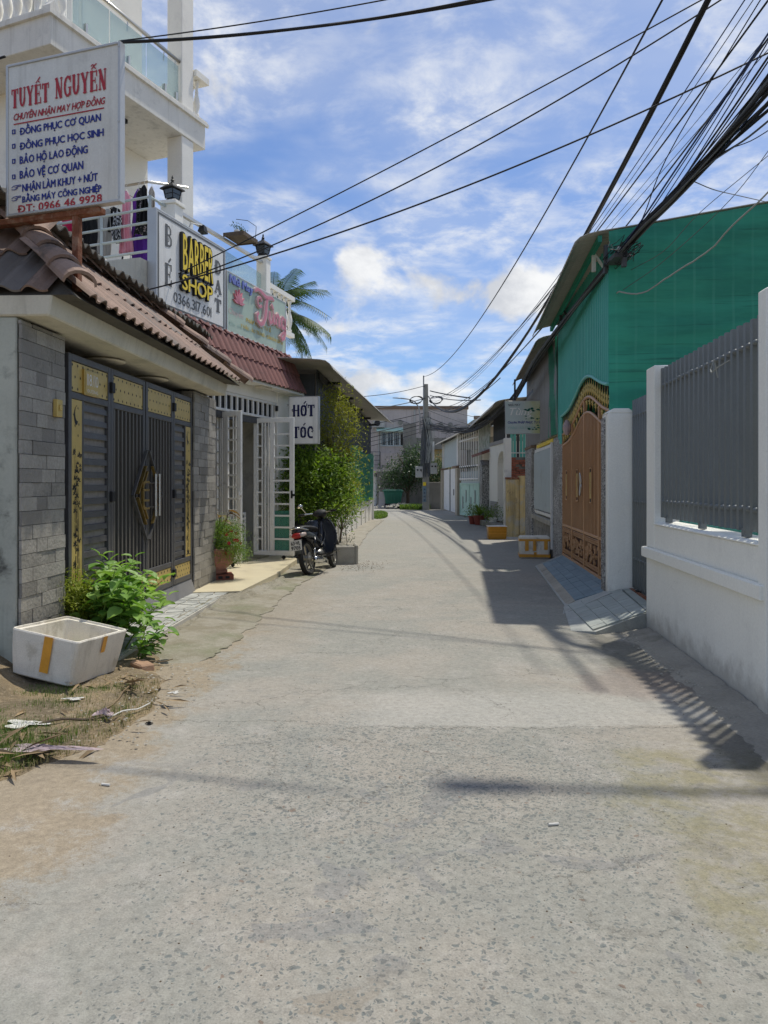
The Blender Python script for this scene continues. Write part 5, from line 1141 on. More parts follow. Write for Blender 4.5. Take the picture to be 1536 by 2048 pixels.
wedge('ramp_bed', 'paving_grey', r1, [(2.20, 9.15, .01), (2.05, 8.6, .0), (2.68, 8.9, .19), (3.1, 9.0, .22), (3.45, 13.4, .215), (3.14, 13.45, .20), (2.74, 13.42, .035), (2.68, 13.30, .03)])
patch('paving_tile', 'ramp_blue', r1, (2.33, 9.18, .066), (2.80, 13.25, .075), (3.24, 13.35, .232), (2.86, 9.13, .232), 20, 4, gap=.018, seed=2)
wedge('kerb_edge', 'concrete_pale', r1, [(2.21, 9.10, .012), (2.33, 9.15, .068), (2.80, 13.28, .076), (2.69, 13.32, .02)], -.015)
r2 = thing('entrance_ramp', 'pale sunlit tiled ramp before the narrow charcoal gate', 'ramp')
wedge('ramp_bed', 'paving_grey', r2, [(1.90, 7.62, .0), (2.10, 7.42, .03), (2.692, 7.70, .165), (3.05, 7.72, .20), (3.05, 9.02, .215), (2.80, 9.05, .20), (2.14, 8.95, .02)])
patch('paving_tile', 'ramp_pale', r2, (2.08, 7.47, .042), (2.20, 9.00, .040), (2.84, 9.02, .224), (2.70, 7.71, .180), 12, 4, gap=.018, seed=3); patch('paving_tile', 'ramp_pale', r2, (2.705, 7.72, .186), (2.86, 9.0, .229), (3.10, 9.0, .232), (3.0, 7.72, .20), 12, 2, gap=.018, seed=4)
# rubbly strip at the foot of the white wall
def strip(u, v):
    Y = 2.6 + v * 4.95; x = RX(Y) - .01 - u * (.34 + .08 * fnoise(0, Y, 2.3, 4)); h = .05 * (1 - u) ** 1.5
    return (x, Y, h + (.012 * fnoise(x, Y, 9, 2) + .008 * fnoise(x, Y, 25, 2)) * (1 - u * .6) - .012 * u ** 4)
MB().grid(strip, 16, 150).build('wall_foot', 'concrete', kind='structure')

# ---- roofs that overhang the lane: curled corrugated sheets
def awning(name, label, yn, yf, lipn, lipf, zn, zf, depth=4, rise=.15, curl=.17, mat='zinc', pitch=.105, beam='ribbed_dark', drop=.0):
    A = Vector((lipf, yf)); B = Vector((lipn, yn)); o, L = frame(name, label, 'roof', A, B)
    def fn(u, v):
        x = u * L; z0_ = zf + (zn - zf) * u
        prof = [(0, -curl), (.03, -curl * .62), (.09, -curl * .28), (.18, -curl * .06), (.32, .02), (.6, .06), (1.4, .02 + rise * 1.08), (depth, .02 + rise * (depth - .32))]
        k = v * (len(prof) - 1); i = min(int(k), len(prof) - 2); ff = k - i
        return (x, prof[i][0] + (prof[i + 1][0] - prof[i][0]) * ff, z0_ + prof[i][1] + (prof[i + 1][1] - prof[i][1]) * ff + .011 * math.cos(2 * math.pi * x / pitch))
    nu = int(L / pitch * 6); MB().grid(fn, nu, 21).build('roof_sheet', mat, o, solid=.010)
    m = MB(); m.rod((.05, .34, zf - .05), (L - .05, .34, zn - .05), .05, .08); m.build('purlin', beam, o)
    m = MB(); m.rod((.05, .98, zf + .04), (L - .05, .98, zn + .04), .05, .08); m.build('purlin', beam, o)
    return o, L
ro, Lr = awning('curled_roof', 'large curled corrugated roof overhanging the green clad house', 9.28, 14.0, 2.335, 2.77, 4.58, 4.40, 6.0, .15, .17, beam='netting')
for x in (1.2, Lr - .55): MB().rod((x, .50, 4.28), (x, .36, 4.50), .03).rod((x, .50, 4.28), (x, .9, 4.42), .04).bx(x - .02, x + .02, .33, .38, 4.26, 4.50).build('bracket', 'white_paint' if x > 2 else 'ribbed_dark', ro)
gn, f = rframe('green_house', 'house clad in turquoise ribbed sheet with green netting on its end', 'house', 9.36, 13.9); L = f(9.36)
gx0 = f(13.42); 
ribbed(MB(), L, 0, 4.5, .125, .038, 0, bot=lambda x: (2.70 + .36 * bell(x - gx0, f(11.0) - gx0)) if x > gx0 else 2.3).build('cladding', 'turquoise', gn)
MB().tube([(gx0 + (L - gx0) * i / 36, -.03, 2.69 + .36 * bell((L - gx0) * i / 36, f(11.0) - gx0)) for i in range(37)], .024, 8).build('arch_trim', 'turquoise_trim', gn, smooth=True)
MB().tube([(gx0 - .02, -.03, 2.20), (gx0 - .02, -.03, 2.72)], .035, 8).build('trim_post', 'turquoise_trim', gn)
e = ribbed(MB(), 6.5, 0, 4.9, .23, .065, 0, top=lambda x: 4.60 + .145 * x).build('end_cladding', 'turquoise_bright', gn); e.location = (L, .0, 0); e.rotation_euler = (0, 0, math.pi / 2)
g = MB().add([(L - .0, -.02, 2.2), (L - .04, .03, 2.2), (L - .04, .03, 4.5), (L, -.02, 4.5)], [(0, 1, 2, 3)]).build('corner_trim', 'turquoise_trim', gn)
box('gate_screen', 'netting_bright', gn, gx0, L, .30, .305, 1.9, 3.25)
for i in range(9): box('screen_bar', 'black', gn, gx0 + .2 + i * .45, gx0 + .26 + i * .45, .26, .29, 1.9, 3.2)
box('screen_bar', 'black', gn, gx0, L, .25, .28, 2.86, 2.91)
def netfn(u, v):
    y = -.06 + u * 6.3; zt = 4.61 + .148 * y; zb = 2.40 + .10 * u
    z_ = zb + (zt - zb) * v
    return (.02 * fnoise(y, z_, .9, 2) + .012 * math.sin(z_ * 13 + fnoise(y, z_, .8, 4) * 4) * .6 + .025 * math.sin(y * 27.3) * .25, y, z_)
net = tag(MB().grid(netfn, 90, 46).build('shade_netting', 'netting', smooth=True), 'dark green shade netting covering the end of the green house', 'net')
_p = Vector((RX(9.36), 9.36, 0)); _rz = gn.rotation_euler.z; net.rotation_euler = (0, 0, _rz); net.location = _p + Vector((.13 * math.cos(_rz), .13 * math.sin(_rz), 0))
ns, f3 = rframe('netting_strip', 'green netting strip hanging beside the sewing shop signboard', 'net', 13.92, 15.35, -.03); L3_ = f3(13.92)
MB().grid(lambda u, v: (u * L3_, .02 * math.sin(u * 9 + v * 3) + .02 * fnoise(u * 2, v * 3, 1.5, 2), 2.42 + v * 1.85), 20, 20).build('cloth', 'netting_bright', ns, smooth=True)

# ---- washed-stone house with a white slatted window
st, f = rframe('speckled_house', 'house front of speckled stone with a white slatted shutter', 'house', 13.46, 19.9); L = f(13.46)
box('pillar', 'washed_stone', st, f(14.62), L, -.02, .4, 0, 2.36, bev=.006); box('pillar', 'washed_stone', st, 0, f(18.3), -.05, .4, 0, 2.36, bev=.006); box('pillar_cap', 'coping', st, -.02, f(18.3) + .02, -.07, .4, 2.362, 2.42)
box('wall', 'tile_check', st, f(18.3), f(14.62), .0, .3, 0, .72); box('wall', 'white_wall', st, f(18.3), f(14.62), .06, .3, .725, 3)
tl = Piece('wall_tile', 'tile_check', MB().bx(.004, .326, -.010, 0, .004, .226))
for i in range(11):
    for j in range(3): tl.put(st, (f(18.3) + i * .33 + .01, 0, j * .23 + .02))
box('sill', 'concrete_pale', st, f(18.2), f(14.7), -.08, .06, .66, .76, bev=.006)
rect_frame('window_frame', 'white_paint', st, f(17.9), f(14.75), .80, 2.28, .07, -.02, .04, rails=(2.0, 1.05)); box('window_back', 'ribbed_grey', st, f(17.9), f(14.75), .045, .055, .82, 2.26)
SL = Piece('shutter_slat', 'pale_blue_paint', MB().bx(-.055, .055, -.045, -.025, 0, 1.30), bev=.004)
for i in range(20): SL.put(st, (f(17.9) + .14 + i * .152, 0, .90))
box('fascia', 'yellow_letter', st, f(17.4), f(14.62), -.03, .02, 2.30, 2.37); box('pipe', 'white_paint', st, f(14.72), f(14.66), -.06, -.02, .2, 2.3)
ribbed(MB(), f(13.95), 2.42, 4.25, .13, .02, .0).build('upper_cladding', 'ribbed_grey', st)
box('beam', 'black', st, 0, 1.6, -.02, .0, 3.72, 3.80); e = ribbed(MB(), 4, 2.3, 4.3, .2, .02, 0).build('end_cladding', 'ribbed_grey', st); e.location = (L - .45, .02, 0); e.rotation_euler = (0, 0, math.pi / 2)
awning('curled_roof', 'smaller curled corrugated roof beyond the green house', 14.25, 19.6, 2.85, 3.36, 4.28, 4.22, 4.5, .12, .17)
# ---- sewing shop sign standing out over the lane
s5, L5 = frame('sewing_signboard', 'pale bleached sewing shop signboard projecting over the lane', 'signboard', (2.745, 17.0), (3.56, 16.9))
box('cabinet', 'board_pale', s5, .01, L5 - .01, 0, .06, 2.62, 3.35); rect_frame('trim', 'alu', s5, 0, L5, 2.61, 3.36, .014, -.006, .064)
text('NHÀ MAY', 'ink_grey', s5, .07, .34, 3.24, 3.31, bold=.02); text('Tùng', 'sign_white', s5, .10, .62, 2.98, 3.20, bold=.0, shear=.3, y=-.003); text('Chuyên:', 'ink_blue', s5, .06, .27, 2.83, 2.90); text('PHÁP PHỤC TU SĨ', 'ink_blue', s5, .29, .79, 2.83, 2.915, bold=.02); text('Y HẬU - ÁO TRÀNG', 'ink_teal', s5, .06, .66, 2.71, 2.79, bold=.02)
lf = MB(); rl_ = random.Random(4)
for k in range(26):
    c = Vector((rl_.uniform(.44, .8), -.008, rl_.choice((rl_.uniform(2.70, 2.80), rl_.uniform(2.92, 3.02), rl_.uniform(3.12, 3.24))))); s_ = rl_.uniform(.02, .05)
    lf.add([c + Vector((-s_, 0, 0)), c + Vector((0, 0, s_ * .5)), c + Vector((s_, 0, 0)), c + Vector((0, 0, -s_ * .5))], [(0, 1, 2, 3)])
lf.build('printed_leaves', 'bin_green', s5); box('bracket', 'black', s5, .2, .24, .02, .05, 3.36, 3.85); box('bracket', 'alu', s5, L5, L5 + .05, .02, .05, 3.2, 3.25)
# ---- yellow stained wall, old brick, turquoise shutter
yw = thing('yellow_wall', 'stained yellow plaster wall end with peeling tan paint', 'wall', (3.43, 20.9, 0))
box('wall', 'yellow_plaster', yw, 0, .34, 0, .25, -.02, 1.60, bev=.01); box('pier', 'yellow_plaster', yw, .345, .57, -.03, .3, -.02, 1.70, bev=.01); box('coping', 'rust', yw, -.02, .34, -.02, .26, 1.602, 1.66, bev=.008)
op = thing('concrete_post', 'peeling whitish concrete post above the yellow wall', 'post', (3.42, 21.3, 0)); box('shaft', 'white_wall_dirty', op, 0, .20, 0, .2, -.02, 2.78, bev=.015)
bw = thing('brick_wall', 'fragment of old red brick wall with rough mortar behind the yellow wall', 'wall', (3.66, 21.8, 0)); box('core', 'grey_concrete', bw, 0, .8, .02, .2, 0, 2.25)
BR = Piece('brick', 'brick', MB().bx(0, .165, 0, .06, 0, .055)); rb = random.Random(3)
for j in range(10):
    for i in range(5):
        if rb.random() < .2: continue
        BR.put(bw, (i * .178 - (.08 if j % 2 else 0) * (i > 0) + .0, -.02 - rb.uniform(0, .02), 1.58 + j * .067), (0, 0, rb.uniform(-.04, .04)))
ts = thing('turquoise_shutter', 'turquoise slatted shutter above the brick wall', 'shutter', (3.66, 22.3, 2.22))
for i in range(8): box('slat', 'turquoise_trim' if i % 3 else 'ribbed_dark', ts, i * .095, i * .095 + .075, 0, .02, 0, .95)
box('rail', 'white_paint', ts, -.03, .80, -.03, .0, -.02, .02); box('rail', 'white_paint', ts, -.03, .80, -.03, .0, .16, .19); box('post', 'white_paint', ts, -.05, -.02, -.03, .0, -.1, .9)
# ---- white house with the arch
ah, La = frame('arch_house', 'white house front with a rounded archway and dark striped tile base', 'house', (4.93 - .0424 * 26.7, 26.7), (4.93 - .0424 * 23.2, 23.2))
ax0, ax1 = 26.7 - 25.45, 26.7 - 24.0
am = MB(); n = 12; zc, rz_, top = 2.05, .50, 2.80; cxm = (ax0 + ax1) / 2; rx_ = (ax1 - ax0) / 2
am.bx(0, ax0, 0, .35, .2, top); am.bx(ax1, La, 0, .35, .2, top)
pr = [(cxm - rx_ * math.cos(math.pi * i / n), zc + rz_ * math.sin(math.pi * i / n)) for i in range(n + 1)]
for i in range(n): am.hexa([(pr[i][0], 0, pr[i][1]), (pr[i + 1][0], 0, pr[i + 1][1]), (pr[i + 1][0], .35, pr[i + 1][1]), (pr[i][0], .35, pr[i][1]), (pr[i][0], 0, top), (pr[i + 1][0], 0, top), (pr[i + 1][0], .35, top), (pr[i][0], .35, top)])
am.build('arch_wall', 'white_wall', ah); box('porch_back', 'tank_grey', ah, -.2, La, 1.6, 1.7, 0, 2.9); box('porch_end', 'white_wall', ah, -.25, -.05, .0, 1.6, 0, 2.8)
stp = Piece('stripe_tile', 'tank_grey', MB().bx(0, ax0 + .01, -.02, 0, 0, .052)); st2 = Piece('stripe_tile', 'tank_grey', MB().bx(0, La - ax1, -.02, 0, 0, .052))
for j in range(11): stp.put(ah, (-.005, 0, .21 + j * .06)); st2.put(ah, (ax1, 0, .21 + j * .06))
box('step', 'concrete', ah, -1.0, La - .2, -.38, .0, 0, .19, bev=.02); box('coping', 'tank_grey', ah, -.03, La, -.04, .36, 2.80, 2.92)
ribbed(MB(), La + .8, 2.95, 4.0, .13, .02, .1).build('upper_cladding', 'ribbed_dark', ah)
awning('curled_roof', 'far grey awning roof above the archway house', 20.9, 31.0, 3.03, 3.36, 3.80, 3.80, 4, .10, .16, pitch=.16)
awning('curled_roof', 'lowest and farthest grey awning roof near the utility pole', 31.2, 42.2, 3.35, 2.88, 3.78, 3.74, 4, .05, .12, pitch=.2)
# ---- poster wall, red awning
pw, Lp = frame('poster_shopfront', 'small shop front with bleached poster boards and a red strip awning', 'shop', (3.86, 30.2), (3.83, 26.9))
for i in range(3): box('poster', 'poster', pw, i * 1.08 + .03, i * 1.08 + 1.05, -.04, 0, 2.72, 3.95)
MB().hexa([(0, -.32, 2.52), (Lp, -.32, 2.52), (Lp, -.02, 2.62), (0, -.02, 2.62), (0, -.34, 2.62), (Lp, -.34, 2.62), (Lp, 0, 2.74), (0, 0, 2.74)]).build('awning', 'rooftile_red', pw)
box('wall', 'white_wall_dirty', pw, 0, Lp, .1, .3, 0, 2.7); box('doorway', 'window_dark', pw, .9, 1.9, .06, .1, .1, 2.3); box('curtain', 'ink_red', pw, .45, .72, .0, .05, .3, 2.3)
MB().bx(2.05, 2.75, -.25, .08, 0, 2.15).prism([(2.0, 2.15), (2.8, 2.15), (2.4, 2.35)], -.27, .09).build('tiled_pillar', 'washed_stone', pw)
# ---- white grille over the mint gate
mg, Lm = frame('mint_gate', 'pale mint metal gate below a tall white window grille', 'gate', (3.45, 34.2), (3.83, 30.3))
rect_frame('leaf_frame', 'mint', mg, 0, Lm, .05, 1.5, .07, 0, .05, posts=((Lm / 2, .1, 1.45),)); box('leaf_panel', 'mint', mg, .05, Lm - .05, .03, .04, .1, 1.46)
for i, x in enumerate((.6, 1.3, 2.3, 3.1)): box('slot', 'tank_grey', mg, x, x + .08, .0, .02, .35 + (i % 2) * .3, .9 + (i % 2) * .3)
box('upper_panel', 'pale_blue_paint', mg, .05, Lm - .05, .06, .07, 1.5, 2.0); box('back_wall', 'tan_wall', mg, -.1, Lm + .1, 1.0, 1.1, 0, 3.5)
WG = Piece('grille_bar', 'white_paint', MB().bx(-.028, .028, 0, .03, 0, 1))
for i in range(9): WG.put(mg, (.12 + i * (Lm - .24) / 8, 0, 1.6), (0, 0, 0), (1, 1, 2.1))
for z_ in (3.35, 2.2, 1.65): box('grille_rail', 'white_paint', mg, 0, Lm, -.02, .0, z_, z_ + .06)
for i in range(8): BO.put(mg, (.32 + i * .43, -.02, 2.2), (0, 0, 0), (3, 1, 3))
wg, Lw = frame('white_workshop_gate', 'white sheet metal double gate under a panel between tan pillars', 'gate', (3.27, 41.6), (3.47, 34.4))
box('pillar', 'tan_wall', wg, -.15, .55, -.12, .2, 0, 2.2, bev=.01); box('pillar', 'tan_wall', wg, Lw - .75, Lw, -.12, .2, 0, 2.15, bev=.01); box('cap', 'coping', wg, -.2, .6, -.16, .24, 2.2, 2.3); box('cap', 'coping', wg, Lw - 1.6, Lw + .05, -.16, .24, 2.2, 2.3)
ribbed(MB(), Lw - 1.3, .08, 2.2, .22, .02, .0, x0=.55).build('gate_leaf', 'white_paint', wg); box('leaf_edge', 'ribbed_dark', wg, 3.6, 3.66, -.05, 0, .08, 2.25); box('leaf_edge', 'ribbed_dark', wg, 5.2, 5.25, -.05, 0, .9, 1.2)
ribbed(MB(), Lw - .9, 2.32, 3.75, .22, .02, .05, x0=.2).build('upper_panel', 'pale_blue_paint', wg); box('post', 'white_paint', wg, Lw - .7, Lw - .3, -.05, .1, 2.3, 3.8); box('post', 'white_paint', wg, .0, .18, -.05, .1, 2.3, 3.75)
# ================================================================ FAR END of the lane
fb = thing('end_building', 'pinkish grey two-storey building closing the end of the lane', 'building', (-.95, 50, 0), .02)
box('wall', 'pink_wall', fb, -7, 6.55, .2, 9, 0, 6.45); box('parapet', 'coping', fb, -7.1, 6.62, .12, .5, 6.452, 6.66)
wf = MB(); f0 = rect_frame('window_frame', 'pale_blue_paint', fb, .72, 2.42, 3.95, 4.95, .07, .12, .198, posts=((1.15, 4.02, 4.88), (1.60, 4.02, 4.88), (2.0, 4.02, 4.88)))
box('pane', 'window_dark', f0, .79, 2.36, .175, .19, 4.02, 4.88)
for i in range(9): box('grille_bar', 'alu', f0, .86 + i * .17, .88 + i * .17, .14, .16, 4.02, 4.88)
MB().hexa([(.45, -.35, 4.92), (2.75, -.35, 4.92), (2.75, .2, 5.10), (.45, .2, 5.10), (.45, -.35, 4.98), (2.75, -.35, 4.98), (2.75, .2, 5.2), (.45, .2, 5.2)]).build('canopy', 'mint', fb)
for x, z_ in ((2.05, 5.55), (2.95, 4.95), (4.1, 5.4), (4.75, 5.4), (5.4, 5.4)):
    v_ = MB().lathe([(.17, 0), (.17, .04), (.12, .05), (.12, .02)], (x, .14, z_), 14, 'y').build('round_vent', 'pole_concrete', fb); box('vent_cross', 'pole_concrete', v_, x - .012, x + .012, .13, .15, z_ - .15, z_ + .15); box('vent_cross', 'pole_concrete', v_, x - .15, x + .15, .131, .149, z_ - .012, z_ + .012)
box('balcony_floor', 'pink_wall', fb, -2.5, .70, -.7, .19, 2.15, 2.40); rb_ = MB()
for z_ in (2.7, 3.0, 3.3, 3.55): rb_.tube([(-2.5, -.68, z_), (.70, -.68, z_)], .02, 6)
for x in (-2.4, -.8, .69): rb_.tube([(x, -.68, 2.4), (x, -.68, 3.57)], .025, 6)
rb_.build('balcony_railing', 'cable_grey', fb); box('corner_pier', 'pink_wall', fb, .705, 1.9, -.05, .19, 0, 3.5)
box('shop_opening', 'window_dark', fb, -2.3, .60, .15, .19, 1.7, 2.1); text('118', 'cable_grey', fb, .8, 1.3, 2.5, 2.7, y=-.06)
for i in range(3): ribbed(MB(), .9, .1, 1.95, .15, .02, .1, x0=-1.7 + i * 1.0).build('shutter', 'ramp_blue', fb)
box('shutter_post', 'white_paint', fb, .25, .40, .02, .15, 0, 1.95); box('shutter', 'pale_blue_paint', fb, .42, 2.1, .06, .12, .1, 1.9)
for x, z_ in ((.2, 5.2), (3.4, 3.2)):
    ac = MB().bx(x, x + .8, -.16, .198, z_, z_ + .55).build('air_conditioner', 'meter', fb, bev=.02); MB().lathe([(.20, -.01), (.20, .0)], (x + .3, -.165, z_ + .28), 16, 'y').build('fan_grille', 'black', ac)
MB().tube([(3.0, .15, 0), (3.0, .15, 6.4)], .06, 6).tube([(.6, .15, 2.4), (.6, .15, 6.4)], .05, 6).build('drain_pipe', 'meter', fb)
for k in range(5): MB().tube([(-.6 + k * 1.3, .10, 5.9 - .1 * k), (.1 + k * 1.3, .06, 5.7 - .12 * k), (.7 + k * 1.3, .10, 5.8 - .1 * k)], .015, 4).build('wall_cable', 'cable', fb)
nb = thing('side_block', 'lower weathered greenish block right of the end building', 'building', (5.8, 48, 0))
box('wall', 'stained_render', nb, 0, 5, .0, 6, 0, 5.6); box('parapet', 'coping', nb, -.05, 5.05, -.06, .1, 5.602, 5.8)
cr = thing('concrete_canopy', 'dark weathered concrete canopy and beam behind the pole', 'canopy', (2.3, 46.5, 0)); box('beam', 'grey_concrete', cr, -1.1, 4.5, 0, 1.2, 3.6, 4.3); box('post', 'grey_concrete', cr, -1.1, -.3, .1, .5, 0, 5.2); box('wall', 'yellow_plaster', cr, .55, 2.2, .6, .8, .0, 3.6)
lw = thing('low_wall', 'stained concrete yard wall behind the far tree', 'wall', (-.45, 46.8, 0)); box('wall', 'grey_concrete', lw, 0, 3.0, 0, .15, 0, 2.15, bev=.02); box('coping', 'concrete', lw, -.05, 3.05, -.03, .18, 2.152, 2.22)
lr = thing('mossy_wall', 'mossy low concrete wall right of the utility pole', 'wall', (2.45, 42.6, 0)); box('wall', 'grey_concrete', lr, 0, 1.4, 0, .15, 0, 1.55, bev=.02); box('pier', 'yellow_plaster', lr, .98, 1.05, -.04, .0, 0, 1.5)
# neighbours that close the sky gaps to either side, seen only from other positions
lh = thing('left_row_house', 'plain rendered house on the side street beyond the dark workshop', 'house', (-9, 49, 0)); box('wall', 'white_wall_dirty', lh, -8, .8, 0, 8, 0, 5)

# ---- trees
def crown(r, centres, n, size, mat, parent, name='foliage', flat=.5, thin=.45):
    """leaf-sized faces grouped in loose clumps; centres: (x, y, z, rx, ry, rz, weight)"""
    tw_ = sum(c[6] for c in centres); mb = MB(); V = mb.v; Fc = mb.f
    for c in centres:
        m = int(n * c[6] / tw_); k = max(3, m // 26); clumps = []
        for _ in range(k):
            d = rnddir(r); q = r.uniform(.45, 1.0) ** .6
            clumps.append(Vector((c[0] + d.x * c[3] * q, c[1] + d.y * c[4] * q, c[2] + d.z * c[5] * q)))
        for _ in range(m):
            p = r.choice(clumps) + Vector((r.gauss(0, size * 2.0), r.gauss(0, size * 2.0), r.gauss(0, size * 1.5)))
            d = rnddir(r, -.6); up = Vector((r.uniform(-flat, flat), r.uniform(-flat, flat), 1)); s_ = size * r.uniform(.6, 1.3); q = cloth_leaf(p, d, up, s_, s_ * thin)
            o = len(V); V.extend(tuple(a) for a in q[:4]); Fc.append((o, o + 1, o + 2)); Fc.append((o, o + 2, o + 3))
    return mb.build(name, mat, parent)
def trunk(r, parent, base, top, r0, n=5, spread=.5, name='trunk'):
    base = Vector(base); top = Vector(top); mb = MB(); pts = [base + (top - base) * (i / 6) + Vector((r.uniform(-1, 1), r.uniform(-1, 1), 0)) * .05 * (i > 0) for i in range(7)]
    mb.tube(pts, [r0 * (1 - .11 * i) for i in range(7)], 8)
    for k in range(n):
        s = pts[r.randint(2, 5)]; d = rnddir(r, .2); mb.tube([s, s + d * spread * .5 + Vector((0, 0, .05)), s + d * spread + Vector((0, 0, spread * .3))], [r0 * .4, r0 * .3, r0 * .12], 5)
    return mb.build(name, 'bark', parent, smooth=True)
r = random.Random(21)
ft = thing('broadleaf_tree', 'dark drooping broadleaf tree overhanging rubbish beside the utility pole', 'tree', (1.4, 45.2, 0)); trunk(r, ft, (0, 0, 0), (.2, 0, 2.6), .12, 8, 1.1)
crown(r, [(-.3, 0, 2.0, 1.1, .8, .8, 3), (.5, 0, 2.9, .8, .7, .8, 2.5), (-.7, -.2, 1.3, .8, .6, .5, 1.5), (1.1, .1, 2.2, .7, .6, .9, 1.5)], 5200, .17, 'leaf_dark', ft, thin=.38)
ft = thing('broadleaf_tree', 'green tree behind the mossy wall right of the utility pole', 'tree', (2.9, 44.0, 0)); trunk(r, ft, (0, 0, 0), (.2, 0, 2.2), .1, 6, .8)
crown(r, [(0, 0, 2.1, .9, .6, .8, 2), (.4, 0, 1.6, .8, .6, .5, 1)], 2600, .16, 'leaf_dark', ft, thin=.38)
for j, (x, y, z_, s) in enumerate(((-7.5, 60, 3.5, 3.5), (9.5, 58, 3.0, 3.2))):
    ft = thing('broadleaf_tree', ['tall tree rising behind the row house on the left of the side street', 'tree rising behind the greenish block on the right'][j], 'tree', (x, y, 0)); trunk(r, ft, (0, 0, 0), (0, 0, z_), .3, 6, 2)
    crown(r, [(0, 0, z_ + .2, s * .8, s * .8, s * .5, 1)], 3000, .4, 'leaf_dark', ft)
# weeds and rubbish heap by the pole, grass patch at the workshop corner
def tufts(r, n, area, h, mat, name, label, cat, hfun=lambda x, y: 0, wd=.008, bend=.6):
    mb = MB(); V = mb.v; Fc = mb.f
    for _ in range(n):
        x, y = area(r); z0_ = hfun(x, y); L_ = h * r.uniform(.4, 1.1); a_ = r.uniform(0, 6.283); b_ = bend * r.uniform(.2, 1); dx, dy = math.cos(a_), math.sin(a_); w = wd * r.uniform(.6, 1.3); o = len(V)
        V.extend([(x - dy * w, y + dx * w, z0_), (x + dy * w, y - dx * w, z0_), (x + dx * L_ * b_ * .35 + dy * w * .7, y + dy * L_ * b_ * .35 - dx * w * .7, z0_ + L_ * .6), (x + dx * L_ * b_ * .35 - dy * w * .7, y + dy * L_ * b_ * .35 + dx * w * .7, z0_ + L_ * .6), (x + dx * L_ * b_, y + dy * L_ * b_, z0_ + L_ * (1 - .3 * b_))])
        Fc.extend([(o, o + 1, o + 2, o + 3), (o + 3, o + 2, o + 4)])
    ob = mb.build(name, mat, kind='stuff'); return tag(ob, label, cat)
def disc(cx, cy, rx, ry):
    def a_(r):
        t = r.uniform(0, 6.283); q = r.random() ** .6; return cx + rx * q * math.cos(t), cy + ry * q * math.sin(t)
    return a_
tufts(r, 2600, disc(-.25, 34.6, .42, 3.4), .16, 'grass', 'grass_patch', 'bright green grass patch at the corner of the dark workshop', 'grass', wd=.02)
tufts(r, 1800, disc(1.75, 42.4, .85, .8), .36, 'grass', 'weeds', 'weeds growing round the foot of the utility pole', 'weeds', wd=.03)
hp = MB(); 
for k in range(120):
    x, y = r.gauss(.8, .7), 44.0 + r.gauss(0, .7); s = r.uniform(.04, .16); z_ = max(0, .3 - .12 * abs(x - .9) - .1 * abs(y - 44)); hp.add([(x + s * a_, y + s * b_, z_ + s * c_) for a_, b_, c_ in ((1, 0, 0), (0, 1, .1), (-1, .2, 0), (0, -1, 0), (.2, 0, .8))], [(0, 1, 4), (1, 2, 4), (2, 3, 4), (3, 0, 4), (0, 3, 2, 1)])
tag(hp.build('rubble_heap', 'concrete_pale', kind='stuff'), 'heap of pale rubble between the bin and the utility pole', 'rubble')
tag(MB().grid(lambda u, v: (1.1 + u * .7, 43.2 + .1 * math.sin(v * 3), .12 + .16 * math.sin(math.pi * v) * (1 + .3 * math.sin(u * 9)) - .05), 8, 5).build('white_sack', 'sign_white'), 'white sack lying at the foot of the utility pole', 'sack')
# green wheeled bin
bn = thing('wheeled_bin', 'large dark green wheeled rubbish bin at the end of the lane', 'bin', (.52, 44.2, 0), .05)
MB().hexa([(-.42, -.4, .28), (.42, -.4, .28), (.42, .4, .28), (-.42, .4, .28), (-.56, -.5, 1.0), (.56, -.5, 1.0), (.56, .5, 1.0), (-.56, .5, 1.0)]).build('body', 'bin_green', bn, bev=.03); MB().bx(-.60, .60, -.54, .54, 1.0, 1.06).prism([(-.6, 1.06), (.6, 1.06), (.5, 1.12), (-.5, 1.12)], -.5, .5).build('lid', 'bin_green', bn, bev=.01)
for x in (-.36, .36): MB().lathe([(.13, -.04), (.13, .04)], (x, -.35, .14), 14, 'y').build('wheel', 'rubber', bn); MB().lathe([(.13, -.04), (.13, .04)], (x, .35, .14), 14, 'y').build('wheel', 'rubber', bn)
for x in (-.3, -.1, .1, .3): box('rib', 'bin_green', bn, x - .015, x + .015, -.50, -.44, .4, .95)
lb = thing('leaning_board', 'grey board leaning against the left side of the green bin', 'board', (.02, 44.0, 0)); MB().hexa([(-.36, -.1, .05), (.0, -.12, .02), (.02, -.06, .02), (-.34, -.04, .05), (-.30, .0, 1.0), (.06, -.02, .98), (.08, .04, .98), (-.28, .06, 1.0)]).build('panel', 'tank_grey', lb)

# ---- utility pole of the side street
up = thing('utility_pole', 'concrete utility pole wrapped in bundled cables at the end of the lane', 'pole', (2.33, 41.7, 0))
MB().hexa([(-.20, -.14, 0), (.20, -.14, 0), (.20, .14, 0), (-.20, .14, 0), (-.115, -.10, 7.0), (.115, -.10, 7.0), (.115, .10, 7.0), (-.115, .10, 7.0)]).build('shaft', 'pole_concrete', up, bev=.02)
MB().bx(-.17, -.10, -.16, -.10, 5.2, 7.45).build('steel_bar', 'lamp_grey', up)
rp = random.Random(8); cb = MB()
for k in range(34):
    x = rp.uniform(-.24, .24); y = -.17 - rp.uniform(0, .12); pts = []
    z_ = 2.1 + rp.uniform(-.4, .6)
    while z_ < 5.2 + rp.uniform(-.8, .5): pts.append((x + .07 * math.sin(z_ * 1.3 + k), y + .04 * math.sin(z_ * 2 + k), z_)); z_ += .28
    cb.tube(pts, rp.uniform(.012, .032), 5)
cb.build('cable_bundle', 'cable_grey', up)
cb = MB()
